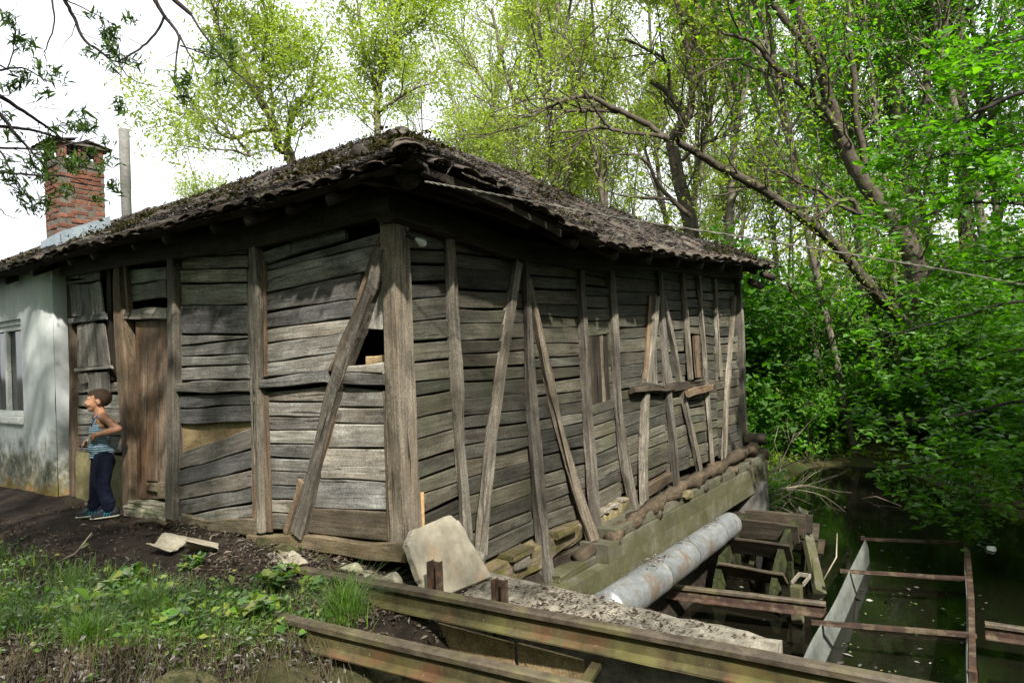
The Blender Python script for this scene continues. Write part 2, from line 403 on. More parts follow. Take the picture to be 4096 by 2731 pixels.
BAY_B_TOP = [(1.417, 2.207, 2.097, 1.059, 2.229, 2.135), (1.061, 2.298, 2.139, 0.453, 2.244, 2.17), (1.423, 2.089, 2.05, 0.095, 2.178, 2.099), (1.429, 2.048, 1.88, 0.139, 2.095, 1.932), (1.44, 1.875, 1.739, 0.322, 1.925, 1.751), (1.448, 1.733, 1.608, 0.382, 1.756, 1.631), (1.456, 1.603, 1.5, 0.44, 1.63, 1.53), (1.464, 1.493, 1.347, 0.486, 1.536, 1.407), (1.472, 1.341, 1.245, 0.573, 1.402, 1.284)]
RAILS_L2 = [(1.495, 1.221, 1.149, 0.661, 1.277, 1.196), (0.581, 1.256, 1.18, 0.096, 1.25, 1.162), (0.524, 1.3, 1.258, 0.097, 1.328, 1.25)]
BAY_B_LOW = [(1.425, 1.124, 1.053, 0.704, 1.168, 1.054), (1.43, 1.049, 0.942, 0.742, 1.049, 0.952), (1.432, 0.937, 0.838, 0.795, 0.947, 0.852), (1.435, 0.833, 0.73, 0.849, 0.847, 0.753), (1.438, 0.725, 0.625, 0.901, 0.746, 0.645), (1.439, 0.62, 0.522, 0.943, 0.639, 0.543), (1.446, 0.517, 0.416, 0.99, 0.536, 0.445), (1.439, 0.412, 0.309, 1.038, 0.438, 0.338), (1.442, 0.305, 0.205, 1.095, 0.329, 0.227), (1.45, 0.2, 0.07, 1.136, 0.219, 0.104)]
BAY_B_TRI = [(0.59, 1.167, 1.022, 0.114, 1.123, 1.027), (0.667, 1.017, 0.909, 0.113, 1.022, 0.917), (0.745, 0.903, 0.734, 0.114, 0.913, 0.759), (0.812, 0.726, 0.515, 0.112, 0.755, 0.541), (0.905, 0.504, 0.297, 0.111, 0.537, 0.349), (1.016, 0.283, 0.106, 0.108, 0.345, 0.149)]
SILL_L = [(1.161, 0.083, -0.026, -0.039, 0.165, 0.033), (1.702, 0.022, -0.04, 1.127, 0.085, 0.011)]
POST_DOOR_L = [(3.722, 3.464, 0.04), (3.71, 3.455, 0.483), (3.735, 3.468, 0.936), (3.75, 3.474, 1.39), (3.764, 3.536, 1.849), (3.761, 3.537, 2.38)]
POST_DOOR_R = [(2.941, 2.704, 0.014), (2.892, 2.67, 0.529), (2.831, 2.63, 1.033), (2.78, 2.587, 1.534), (2.762, 2.554, 2.033), (2.74, 2.532, 2.365)]
POST_MID = [(1.561, 1.412, 0.053), (1.55, 1.401, 0.459), (1.548, 1.386, 0.971), (1.558, 1.392, 1.278), (1.577, 1.37, 1.63), (1.536, 1.355, 2.068), (1.513, 1.34, 2.301)]
POST_MID_SL = [(1.661, 1.605, 0.027), (1.638, 1.587, 0.592), (1.613, 1.575, 1.189)]
POST_MID_SR = [(1.471, 1.39, 0.063), (1.449, 1.388, 0.603), (1.442, 1.381, 1.1)]
POST_MID_SR2 = [(1.446, 1.396, 1.246), (1.412, 1.364, 1.772), (1.398, 1.349, 2.122)]
POST_PLASTER = [(4.995, 4.828, 0.031), (4.96, 4.785, 0.611), (4.904, 4.772, 1.218), (4.849, 4.741, 1.824)]
BRACE_L = [(1.135, 0.991, 0.107), (0.993, 0.878, 0.367), (0.886, 0.758, 0.64), (0.765, 0.641, 0.917), (0.657, 0.507, 1.156)]
BRACE_L2 = [(0.607, 0.455, 1.24), (0.496, 0.341, 1.428), (0.332, 0.172, 1.572), (0.228, 0.119, 1.751), (0.141, 0.07, 1.886), (0.071, 0.011, 2.052)]
BRACE_SL = [(0.663, 0.608, 1.276), (0.545, 0.479, 1.44), (0.402, 0.351, 1.632), (0.274, 0.225, 1.861), (0.178, 0.13, 2.028), (0.105, 0.063, 2.136)]
BRACE_SL2 = [(1.247, 1.169, 0.082), (1.119, 1.034, 0.338), (1.06, 0.959, 0.479)]
BRACE_SR = [(1.049, 0.962, 0.106), (0.918, 0.861, 0.366), (0.805, 0.742, 0.639), (0.678, 0.609, 0.925), (0.597, 0.532, 1.129)]
POST_C = [(0.097, -0.002, 0.516), (0.076, -0.022, 0.967), (0.08, -0.033, 1.46), (0.073, -0.037, 1.831), (0.087, -0.047, 2.203), (0.085, -0.049, 2.252)]
DOOR = [(3.594, 0.104), (2.935, 0.155), (2.874, 1.789), (3.482, 1.802)]
DOOR_SPLITS = [(3.4, 3.284), (3.167, 3.062)]
LEAF = [[(4.796, 2.33), (4.109, 2.262), (4.112, 2.502), (4.802, 2.564)], [(4.766, 1.919), (4.032, 1.884), (4.111, 2.233), (4.815, 2.271)], [(4.678, 1.847), (4.666, 1.393), (3.985, 1.39), (4.057, 1.823)], [(4.652, 1.336), (4.623, 1.236), (4.385, 1.136), (3.983, 1.145), (4.002, 1.334)]]
LEAF_BATTENS = [[(4.844, 2.269), (4.062, 2.256), (4.06, 2.279), (4.842, 2.297)], [(4.827, 1.856), (3.959, 1.846), (3.962, 1.911), (4.823, 1.91)], [(4.725, 1.347), (3.88, 1.364), (3.898, 1.398), (4.722, 1.383)]]
HOLE = [(0.337, 1.372), (0.116, 1.364), (0.119, 1.523), (0.258, 1.539)]
HOLE_PANEL = [(0.245, 1.543), (0.113, 1.523), (0.089, 1.939), (0.147, 1.861)]
WINDOW = [(5.697, 0.802), (5.765, 1.997), (5.765, 0.897), (5.814, 1.863)]
STUDS = {'S1': [(0.501, 2.172, 0.121), (0.503, 1.698, 0.125), (0.519, 1.086, 0.135), (0.521, 0.538, 0.14), (0.526, 0.036, 0.14)], 'S2': [(1.319, 2.072, 0.144), (1.094, 1.38, 0.135), (0.884, 0.737, 0.142), (0.749, 0.28, 0.141), (0.673, -0.094, 0.157)], 'S3': [(1.418, 2.098, 0.136), (1.413, 1.55, 0.148), (1.421, 0.846, 0.173), (1.428, 0.144, 0.192), (1.435, -0.557, 0.222)], 'S4': [(1.469, 1.942, 0.1), (1.609, 1.37, 0.124), (1.765, 0.813, 0.143), (1.993, 0.145, 0.174), (2.203, -0.478, 0.229)], 'S5': [(2.308, 2.075, 0.158), (2.307, 1.356, 0.166), (2.312, 0.72, 0.181), (2.302, 0.088, 0.197), (2.294, -0.521, 0.219)], 'S6': [(2.888, 2.117, 0.165), (2.903, 1.345, 0.192), (2.913, 0.701, 0.211), (2.968, 0.137, 0.223), (3.045, -0.417, 0.265)], 'S7': [(3.954, 1.904, 0.198), (3.741, 1.328, 0.223), (3.512, 0.735, 0.264), (3.371, 0.206, 0.245), (3.235, -0.394, 0.257)], 'S8': [(4.061, 2.228, 0.179), (4.08, 1.566, 0.192), (4.126, 0.927, 0.217), (4.19, 0.331, 0.245), (4.224, -0.316, 0.27)], 'S9': [(4.12, 1.911, 0.157), (4.371, 1.316, 0.178), (4.568, 0.797, 0.198), (4.773, 0.259, 0.22), (4.961, -0.269, 0.256)], 'S10': [(4.746, 2.227, 0.151), (4.787, 1.676, 0.166), (4.83, 0.926, 0.181)], 'S11': [(5.277, 2.237, 0.152), (5.325, 1.574, 0.184), (5.382, 0.85, 0.2), (5.394, -0.205, 0.216)], 'S12': [(5.879, 2.219, 0.135), (5.864, 1.519, 0.152), (5.879, 0.907, 0.169)], 'S13': [(6.659, 2.019, 0.155), (6.304, 1.156, 0.201), (6.065, 0.513, 0.209), (5.821, -0.204, 0.218)], 'S14': [(6.855, 2.281, 0.2), (6.857, 1.52, 0.26), (6.818, 0.637, 0.277), (6.829, -0.182, 0.298)]}
BOT_R = [(0.795, -0.163), (1.392, -0.151), (1.647, -0.135), (2.241, -0.163), (2.51, -0.141), (2.977, -0.167), (3.477, -0.101), (4.117, -0.056)]
TOPPLATE_R = [(0.545, 2.173), (1.195, 2.091), (2.323, 2.083), (3.953, 2.199), (5.836, 2.233), (6.802, 2.264)]
SLATWIN = [(2.483, 0.835), (2.84, 0.84), (2.863, 1.473), (2.474, 1.475)]
RAIL_R = [(3.246, 0.917), (3.62, 0.922), (3.988, 0.859), (4.398, 0.872), (4.843, 0.86), (5.257, 0.879)]
RAIL_R2 = [(4.589, 0.775), (4.97, 0.79), (5.411, 0.797)]
HOLE_R = [(4.99, 0.949), (5.43, 0.925), (5.352, 1.48), (5.058, 1.481)]
# ------------------------------------------------------------------ terrain and water
WATER_Z = -1.35
SHORE = np.array([(-9, 5.2), (-2.75, 1.62), (-2.08, 0.86), (-1.66, 0.32), (-1.24, -0.16), (-1.0, -0.34), (-0.75, -0.55), (-0.42, -0.74), (0.3, -0.6), (0.7, -0.15), (6.9, -0.12), (7.3, 0.15), (8.0, 0.5), (10, 0.65), (12.4, 0.55),
                  (12.9, -0.1), (12.9, -1.2), (11.5, -2.1), (9.5, -3.2), (7.8, -4.3), (6, -6.2), (3, -9), (-1, -8), (-1.9, -4.0), (-2.2, -2.7), (-3.4, -1.9), (-6, 0.4), (-9.5, 3.0)])
def shore_distance(x, y):
    """signed distance to the shore line, negative over water"""
    d = np.full(x.shape, 1e9); inside = np.zeros(x.shape, bool)
    n = len(SHORE)
    for i in range(n):
        ax, ay = SHORE[i]; bx, by = SHORE[(i + 1) % n]
        ex, ey = bx - ax, by - ay
        t = np.clip(((x - ax)*ex + (y - ay)*ey)/(ex*ex + ey*ey), 0, 1)
        d = np.minimum(d, np.hypot(x - ax - t*ex, y - ay - t*ey))
        with np.errstate(divide='ignore', invalid='ignore'):
            cross = ((ay > y) != (by > y)) & (x < (bx - ax)*(y - ay)/(by - ay + 1e-12) + ax)
        inside ^= cross
    return np.where(inside, -d, d)
def sstep(a, b, v):
    t = np.clip((v - a)/(b - a), 0, 1); return t*t*(3 - 2*t)
def lump(x, y, s=1.0):
    return (np.sin(1.7*x*s + 0.6) * np.cos(1.3*y*s + 1.1) + 0.6*np.sin(3.9*x*s + 1.7*y*s) + 0.35*np.sin(8.3*y*s - 5.1*x*s + 0.7) + 0.2*np.sin(17*x*s + 13*y*s))/2.1
def ground_z(x, y):
    x = np.asarray(x, float); y = np.asarray(y, float)
    d = shore_distance(x, y)
    yard = -0.10*sstep(0.0, 1.6, -x) + 0.02*lump(x, y, 1.6) - 0.02 + 0.03*sstep(2, 6, y)
    yard = yard + (-0.14)*sstep(0.7, -0.5, y)*sstep(-1.5, 0.1, x) + 0.03*sstep(4.6, 5.4, y)*sstep(-.5, 0, x)
    yard_bank = np.where(d > 0, -0.55 + (yard + 0.55)*sstep(0.0, 0.32, d + 0.05*lump(x, y, 3)), -0.55 - 1.35*sstep(0, 0.45, -d))
    wood_ = -1.25 + 0.45*sstep(0, 1.6, d) + 0.5*sstep(1, 14, d) + 0.9*sstep(12, 60, d) + 0.10*lump(x, y, .7)*sstep(0, 1, d)
    wood_bank = np.where(d > 0, wood_, -1.25 - 0.65*sstep(0, 0.9, -d))
    w = np.clip(sstep(4.0, 8.0, x) + sstep(-5.0, -8.0, y), 0, 1)
    near_cam = sstep(1.0, -1.5, y - 1.2*x - 0.4) * (x < 0)         # bank on which the photographer stands
    z = yard_bank*(1 - w) + wood_bank*w
    return z
def gz(x, y): return float(ground_z(np.array([x]), np.array([y]))[0])

def spaced(stops):
    out = []
    for (a, b, s) in stops:
        out += list(np.arange(a, b, s))
    out.append(stops[-1][1]); return np.array(out)
gx = spaced([(-400, -60, 40), (-60, -10, 5), (-10, -4, 0.5), (-4, 1.2, 0.07), (1.2, 16, 0.3), (16, 60, 3), (60, 400, 30)])
gy = spaced([(-400, -60, 40), (-60, -8, 5), (-8, -1.2, 0.4), (-1.2, 6.2, 0.08), (6.2, 16, 0.5), (16, 60, 3), (60, 400, 30)])
GX, GY = np.meshgrid(gx, gy, indexing='ij')
GZ_ = ground_z(GX, GY)
fine = (GX > -4) & (GX < 1.2) & (GY > -1.2) & (GY < 6.2)
GZ_ = GZ_ + np.where(fine, RNG.normal(0, 0.006, GX.shape), 0)
idx = np.arange(GX.size).reshape(GX.shape)
gf = np.stack([idx[:-1, :-1], idx[1:, :-1], idx[1:, 1:], idx[:-1, 1:]], -1).reshape(-1, 4)
m = MT('soil')
p = m.pos(); nz = m.noise(p, 2.2, 8, 0.7, 0.5); nf = m.noise(p, 26, 6, 0.7); big = m.noise(p, 0.5, 3, 0.6)
col = m.ramp(nz, [(0.3, (0.009, 0.007, 0.0055)), (0.5, (0.024, 0.018, 0.0135)), (0.72, (0.065, 0.05, 0.037))])
col = m.mix(0.5, col, m.ramp(nf, [(0.3, 0.15), (0.7, 0.85)]), 'OVERLAY')
col = m.mix(m.range(m.noise(p, 55, 3), 0.66, 0.72, 0, 0.5), col, (0.16, 0.185, 0.14))
xs = m.sep(p)
forest = m.range(xs[0], 6.5, 8.5)
col = m.mix(forest, col, m.mix(m.range(nz, .4, .65), (0.035, 0.05, 0.012), (0.07, 0.05, 0.03)))
SOIL = m.done(m.bsdf(col, 0.95, m.bump(m.math('ADD', nf, nz), 0.7, 0.03), spec=0.15))
ground = link('ground', np_mesh('ground', np.stack([GX.ravel(), GY.ravel(), GZ_.ravel()], 1), gf, True), SOIL)
tag(ground, kind='structure')

m = MT('pond_water')
p = m.pos()
rip = m.noise(m.map(p, (1.0, 1.6, 1)), 2.2, 4, 0.6, 0.6)
rip2 = m.noise(p, 9, 2, 0.5)
WATER = m.done(m.bsdf((0.006, 0.0055, 0.0035), 0.06, m.bump(m.math('ADD', rip, m.math('MULTIPLY', rip2, 0.15)), 0.10, 0.03), spec=0.32))
wv = [(-16, -14, WATER_Z), (22, -14, WATER_Z), (22, 8, WATER_Z), (-16, 8, WATER_Z)]
tag(link('water', mesh_from('water', wv, [(0, 1, 2, 3)]), WATER), kind='structure')
# ------------------------------------------------------------------ the mill
OUT_L, OUT_R = Vector((-1, 0, 0)), Vector((0, -1, 0))
mill = thing('mill_building', 'old timber boarded watermill with sagging tiled hip roof and white plastered end', 'building', (0, 0, 0))
def lw(v, z, x=0.0): return Vector((x, v, z))
def rw(u, z, y=0.0): return Vector((u, y, z))

def left_rows(rows, mat, off=0.0, thick=0.03, name='plank', **k):
    for i, (s0, t0, b0, s1, t1, b1) in enumerate(rows):
        g = 0.002
        plank(name, lw(s0, b0 + g), lw(s1, b1 + g), lw(s1, t1 - g), lw(s0, t0 - g), OUT_L, thick, mat, mill, off=off + random.uniform(-0.004, 0.005), **k)
left_rows(BAY_A[:9], WEATHERED, wav=.003); left_rows(BAY_A[9:], WEATHERED, wav=0.005, off=0.006)
left_rows(BAY_A_PLY, PLY, off=-0.03, thick=0.012, wav=0.0)
left_rows(OVER_DOOR, WEATHERED, wav=0.005)
left_rows(LEFT_LOW, WEATHERED, off=-0.02)
left_rows(BAY_B_TOP, WEATHERED, wav=0.0035)
left_rows(BAY_B_LOW, WEATHERED, wav=0.003)
left_rows(BAY_B_TRI[:2], WEATHERED, wav=0.003, off=0.004); left_rows(BAY_B_TRI[2:5], BLEACHED_SUNLIT, wav=0.003, off=0.004); left_rows(BAY_B_TRI[5:], SILL_WOOD, wav=0.003, off=0.004)
left_rows(RAILS_L, WEATHERED, off=0.035, thick=0.07, name='rail', wav=0.008)
left_rows(RAILS_L2, WEATHERED, off=0.04, thick=0.08, name='rail', wav=0.006)
left_rows(SILL_L, SILL_WOOD, off=0.05, thick=0.16, name='sill_beam', wav=0.01)
plank('sill_beam', lw(2.72, -0.06), lw(1.60, 0.02), lw(1.60, 0.14), lw(2.72, 0.05), OUT_L, 0.14, SILL_WOOD, mill, off=0.03, wav=0.012)

def left_post(rows, proud, depth, mat, name, jit=0.004):
    pts, ws = [], []
    for vl, vr, z in rows:
        ratio = ((vl + vr)/2 + 3.185)/3.126
        r = vr + proud*ratio*0.75
        if r > vl - 0.03: r = vl - 0.03
        pts.append(lw((vl + r)/2, z, -proud)); ws.append(vl - r)
    return beam(name, pts, ws, depth, OUT_L, mat, mill, jit=jit)
left_post(POST_DOOR_L, 0.06, 0.14, BROWN_WOOD, 'post', 0.006)
left_post(POST_DOOR_R, 0.06, 0.14, POST_WOOD, 'post')
left_post(POST_MID, 0.06, 0.13, POST_WOOD, 'post', 0.007)
left_post(POST_MID_SL, 0.02, 0.03, BROWN_WOOD, 'batten')
left_post(POST_MID_SR, 0.025, 0.03, BROWN_WOOD, 'batten')
left_post(POST_MID_SR2, 0.025, 0.03, BROWN_WOOD, 'batten')
left_post(POST_PLASTER, 0.035, 0.1, BROWN_WOOD, 'post')
beam('brace', [lw(v, z, -0.06) for v, z in [(1.06, .09), (.935, .367), (.825, .64), (.705, .917), (.59, 1.156), (.51, 1.30), (.405, 1.46), (.29, 1.62), (.19, 1.78), (.13, 1.91), (.085, 2.06)]], [.115, .11, .10, .10, .105, .11, .11, .10, .09, .08, .075], .09, OUT_L, POST_WOOD, mill, jit=.006)
left_post(BRACE_SL, 0.03, 0.04, BROWN_WOOD, 'batten')
left_post(BRACE_SL2, 0.03, 0.04, BROWN_WOOD, 'batten')
left_post(BRACE_SR, 0.03, 0.04, BROWN_WOOD, 'batten')
# corner post, both faces in view
beam('corner_post', [lw(0.04, 0.10, -0.035), lw(0.037, 0.6, -0.035), lw(0.03, 1.2, -0.033), lw(0.025, 1.75, -0.033), lw(0.022, 2.26, -0.033)], [0.135, 0.13, 0.125, 0.122, 0.125], [0.16, 0.16, 0.155, 0.15, 0.15], OUT_L, POST_WOOD, mill, jit=0.004, cham=0.12)
beam('batten', [lw(0.125, 0.14, -0.02), lw(0.12, 0.7, -0.02), lw(0.112, 1.13, -0.02)], 0.035, 0.03, OUT_L, BROWN_WOOD, mill)
beam('batten', [rw(0.15, -0.1, -0.02), rw(0.155, 0.45, -0.02)], 0.035, 0.03, OUT_R, FRESH_WOOD, mill)
beam('batten', [rw(0.125, 1.2, -0.015), rw(0.12, 1.95, -0.015)], 0.03, 0.03, OUT_R, POST_WOOD, mill)
# panel and broken gap beside the corner brace
plank('plank', lw(HOLE_PANEL[0][0] + .05, HOLE_PANEL[0][1]), lw(HOLE_PANEL[3][0] + .06, 1.95), lw(0.09, 1.95), lw(0.10, 1.53), OUT_L, 0.025, WEATHERED, mill)
plank('plank', lw(0.36, 1.30), lw(0.10, 1.325), lw(0.10, 1.372), lw(0.36, 1.362), OUT_L, 0.03, PLY, mill, off=-0.05)

# door of three upright boards
door = plank('door', lw(3.60, 0.12, 0.035), lw(3.49, 1.80, 0.035), lw(2.86, 1.79, 0.035), lw(2.93, 0.16, 0.035), OUT_L, 0.02, BROWN_WOOD, mill, wav=0)
for (a0, a1, b0, b1, zb) in [(3.60, 3.49, 3.405, 3.287, 0.12), (3.40, 3.283, 3.172, 3.066, 0.30), (3.166, 3.06, 2.925, 2.865, 0.22)]:
    plank('plank', lw(a0, zb, 0.02), lw(a1, 1.80, 0.02), lw(b1, 1.79, 0.02), lw(b0, zb + 0.01, 0.02), OUT_L, 0.022, DOOR_WOOD, door, off=random.uniform(0, 0.006), wav=0.004)
plank('patch_board', lw(3.17, 0.15, 0.0), lw(2.94, 0.17, 0.0), lw(2.94, 0.33, 0.0), lw(3.17, 0.31, 0.0), OUT_L, 0.02, SILL_WOOD, door)
plank('patch_board', lw(3.40, 0.20, 0.01), lw(3.18, 0.22, 0.01), lw(3.18, 0.29, 0.01), lw(3.40, 0.28, 0.01), OUT_L, 0.02, SILL_WOOD, door)
block('door_step', (-0.10, 2.92, -0.06), (0.10, 3.62, 0.07), STONE, mill, 0.015, 0.006, 2)
block('door_step', (-0.07, 2.95, 0.073), (0.10, 3.58, 0.12), STONE, mill, 0.012, 0.006, 2)

# old upright-board leaf wedged beside the door
for q in LEAF[:3]:
    if q[0][1] < q[1][1]: pass
    bl, br, tr, tl = (q[0], q[1], q[2], q[3]) if q is not LEAF[2] else (q[1], q[2], q[3], q[0])
    k = 3
    for i in range(k):
        f0, f1 = i/k, (i + 1)/k - 0.01
        P = lambda a, b, f: (a[0] + (b[0] - a[0])*f, a[1] + (b[1] - a[1])*f)
        pts = [P(bl, br, f0), P(tl, tr, f0), P(tl, tr, f1), P(bl, br, f1)]
        plank('shutter_board', *[lw(p[0], p[1] + random.uniform(-.01, .01), -0.03) for p in pts], OUT_L, 0.02, WEATHERED, mill, wav=0.003)
for a, b, z0, z1 in [(4.65, 4.46, 1.335, 1.21), (4.45, 4.3, 1.335, 1.12), (4.29, 4.16, 1.335, 1.15), (4.15, 4.0, 1.335, 1.14)]:
    plank('shutter_board', lw(a, z1, -0.03), lw(a, z0, -0.03), lw(b, z0, -0.03), lw(b, z1 + random.uniform(-.05, .03), -0.03), OUT_L, 0.02, WEATHERED, mill, wav=0.006)
for q in LEAF_BATTENS:
    plank('shutter_batten', *[lw(p[0], p[1], -0.05) for p in q], OUT_L, 0.025, WEATHERED, mill, wav=0.004)
beam('post', [lw(4.02, 1.25, -0.0), lw(3.98, 2.35, -0.0)], 0.09, 0.05, OUT_L, DARK_WOOD, mill)
beam('batten', [lw(3.52, 1.86, -0.045), lw(3.55, 2.35, -0.045)], 0.05, 0.04, OUT_L, BROWN_WOOD, mill)
# rendered foot of the bay
PLASTER_FOOT = rough_mat('mossy_render', [(0.25, (0.10, 0.085, 0.04)), (0.5, (0.22, 0.19, 0.10)), (0.8, (0.34, 0.3, 0.2))], 5., bump=0.4, moss=(-.1, .8))
block('render_patch', (-0.005, 3.7, -0.1), (0.06, 4.9, 0.50), PLASTER_FOOT, mill, 0.01, 0.004, 4)

# white plastered end with its window
m = MT('white_plaster')
p = m.pos(); z = m.sep(p)[2]
col = m.ramp(m.noise(p, 3, 6, 0.6), [(0.3, (0.52, 0.55, 0.55)), (0.7, (0.66, 0.685, 0.68))])
st = m.noise(m.map(p, (5, 5, 0.7)), 1.0, 5, 0.65)
col = m.mix(m.math('MULTIPLY', m.range(st, 0.45, 0.72), 0.45), col, (0.36, 0.42, 0.38))
low = m.math('ADD', m.math('MULTIPLY', m.noise(p, 6, 6, 0.7), 0.9), m.math('MULTIPLY', z, -1.0))
col = m.mix(m.range(low, -0.22, 0.08), col, m.ramp(m.noise(p, 11, 6, 0.7), [(0.3, (0.05, 0.052, 0.038)), (0.5, (0.16, 0.16, 0.12)), (0.7, (0.42, 0.42, 0.36))]))
col = m.mix(m.range(low, 0.25, 0.42, 0, 0.9), col, m.ramp(m.noise(p, 8, 6, 0.7), [(0.3, (0.07, 0.06, 0.02)), (0.5, (0.2, 0.15, 0.035)), (0.62, (0.3, 0.13, 0.03)), (0.75, (0.5, 0.45, 0.33))]))
PLASTER = m.done(m.bsdf(col, 0.92, m.bump(m.noise(p, 9, 6, 0.7), 0.25, 0.02), spec=0.2))
def grid_wall(name, corners, nu, nv, thick, mat, parent, hole=None, bulge=0.012):
    pass
XW = -0.135
def plaster_panel(y0, y1, z0, z1):
    ny, nz_ = max(2, int((y1 - y0)/0.12)), max(2, int((z1 - z0)/0.12))
    V, F = [], []
    for i in range(ny + 1):
        for j in range(nz_ + 1):
            y = y0 + (y1 - y0)*i/ny; zz = z0 + (z1 - z0)*j/nz_
            b = 0.014*lump(np.array(y*1.3), np.array(zz*1.1)) + 0.03*max(0, 0.35 - zz)
            e = min(1, (y - 5.09)/0.05) if y < 5.14 else 1
            V.append((XW - float(b) + 0.045*(1 - e), y, zz))
    W_ = nz_ + 1
    for i in range(ny):
        for j in range(nz_):
            F.append((i*W_ + j, i*W_ + j + 1, (i + 1)*W_ + j + 1, (i + 1)*W_ + j))
    return V, F
V, F = [], []
WY0, WY1, WZ0, WZ1 = 5.86, 7.2, 0.80, 1.98
for (a, b, c, d) in [(5.09, WY0, -0.15, 2.50), (WY1, 14, -0.15, 2.50), (WY0, WY1, -0.15, WZ0), (WY0, WY1, WZ1, 2.50)]:
    v, f = plaster_panel(a, b, c, d); o_ = len(V); V += v; F += [tuple(i + o_ for i in q) for q in f]
o_ = len(V)                                                     # return towards the boards, and window reveals
nr = 20
for j in range(nr + 1):
    zz = -0.15 + 2.66*j/nr
    V += [(XW + 0.045, 5.09, zz), (XW + 0.085, 5.075, zz), (0.1, 5.06 + 0.012*sin(7*zz), zz)]
for j in range(nr):
    for k in range(2):
        a = o_ + 3*j + k; F.append((a, a + 1, a + 4, a + 3))
o_ = len(V)
for (y, zz) in [(WY0, WZ0), (WY0, WZ1), (WY1, WZ1), (WY1, WZ0)]:
    V += [(XW, y, zz), (XW + 0.12, y, zz)]
for k in range(4):
    a, b = o_ + 2*k, o_ + 2*((k + 1) % 4); F.append((a, b, b + 1, a + 1))
link('plaster_wall', mesh_from('plaster_wall', V, F, True), PLASTER, mill)
PAINT = rough_mat('flaking_white_paint', [(0.25, (0.45, 0.46, 0.43)), (0.5, (0.68, 0.69, 0.66)), (0.8, (0.78, 0.78, 0.75))], 8., bump=0.3, spots=[((0.22, 0.18, 0.12), 0.64, 0.72, 0.6, 9.)])
m = MT('dusty_glass')
GLASS = m.done(m.bsdf(m.ramp(m.noise(m.pos(), 4, 5), [(0.3, (0.02, 0.025, 0.026)), (0.7, (0.09, 0.1, 0.1))]), 0.08, spec=0.6))
win = block('window', (XW + 0.10, WY0 + 0.02, WZ0 + 0.08), (XW + 0.112, WY1 - 0.02, WZ1 - 0.02), GLASS, mill, 0)
for (y0, y1, z0, z1) in [(WY0 + .005, WY0 + .065, WZ0 + .06, WZ1 - .06), (WY1 - .065, WY1 - .005, WZ0 + .06, WZ1 - .06), (WY0 + .066, WY1 - .066, WZ1 - .12, WZ1 - .06), (WY0 + .066, WY1 - .066, WZ0 + .06, WZ0 + .12), (6.48, 6.54, WZ0 + .121, WZ1 - .121)]:
    block('frame', (XW + 0.05, y0, z0), (XW + 0.098, y1, z1), PAINT, win, 0.006)
block('lintel', (XW + .03, WY0 + .003, WZ1 - .059), (XW + .1, WY1 - .003, WZ1 - .003), PAINT, win, 0.004)
block('sill', (XW - 0.03, WY0 + 0.003, WZ0 - 0.02), (XW + 0.09, WY1 - .003, WZ0 + 0.055), PAINT, win, 0.008, 0.002, 2)

# ---- right wall: boards between the studs
BAYS = [(0.13, 0.58, 0.02), (0.58, 1.44, -0.165), (1.44, 2.33, -0.15), (2.33, 2.97, -0.15), (2.97, 4.16, -0.09), (4.16, 4.80, -0.12), (4.80, 5.38, -0.13), (5.38, 5.86, -0.14), (5.86, 6.80, -0.15)]
def top_r(u): return float(np.interp(u, [p[0] for p in TOPPLATE_R], [p[1] for p in TOPPLATE_R])) + 0.06
for bi, (u0, u1, zb) in enumerate(BAYS):
    rr = random.Random(bi*11 + 3)
    a, b = zb + rr.uniform(-.03, .03), zb + rr.uniform(-.03, .03)
    if bi == 1: a, b = -0.19, -0.15
    if bi == 2: a, b = -0.13, -0.17
    if bi == 4: a, b = -0.11, -0.05
    while min(a, b) < top_r((u0 + u1)/2) - 0.03:
        h = rr.uniform(0.088, 0.152); h2 = h + rr.uniform(-0.022, 0.022)
        a2, b2 = a + h, b + h2
        if a2 - b2 > 0.05: a2 -= 0.02; b2 += 0.01
        if b2 - a2 > 0.05: b2 -= 0.02; a2 += 0.01
        zc = (a + b2)/2
        g = rr.choice([0.004, 0.006, 0.008, 0.012, 0.018])
        skip = (bi == 3 and 0.80 < zc < 1.50) or (bi == 6 and 0.93 < zc < 1.47)
        if not skip:
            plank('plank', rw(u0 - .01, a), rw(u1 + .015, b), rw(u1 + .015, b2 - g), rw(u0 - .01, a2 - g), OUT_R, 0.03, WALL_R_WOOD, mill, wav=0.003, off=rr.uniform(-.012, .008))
        a, b = a2, b2
for i in range(5):                                             # slatted window
    f0 = i/5; f1 = f0 + 0.175
    u0, u1 = 2.47 + 0.385*f0, 2.47 + 0.385*f1
    plank('slat', rw(u0, 0.83, -.0), rw(u0 - .005, 1.475, -.0), rw(u1 - .005, 1.475, -.0), rw(u1, 0.83, -.0), OUT_R, 0.02, POST_WOOD if i == 3 else DARK_WOOD, mill, wav=0.004, off=0.0)
for u0, u1 in [(2.33, 2.46), (2.87, 2.98)]:
    for z0, z1 in [(0.82, 1.0), (1.005, 1.17), (1.175, 1.33), (1.335, 1.49)]:
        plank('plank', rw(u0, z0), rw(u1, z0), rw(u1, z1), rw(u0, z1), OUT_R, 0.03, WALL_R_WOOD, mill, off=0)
plank('plank', rw(5.24, 0.93, .02), rw(5.22, 1.47, .02), rw(5.36, 1.47, .02), rw(5.38, 0.93, .02), OUT_R, 0.03, BROWN_WOOD, mill)
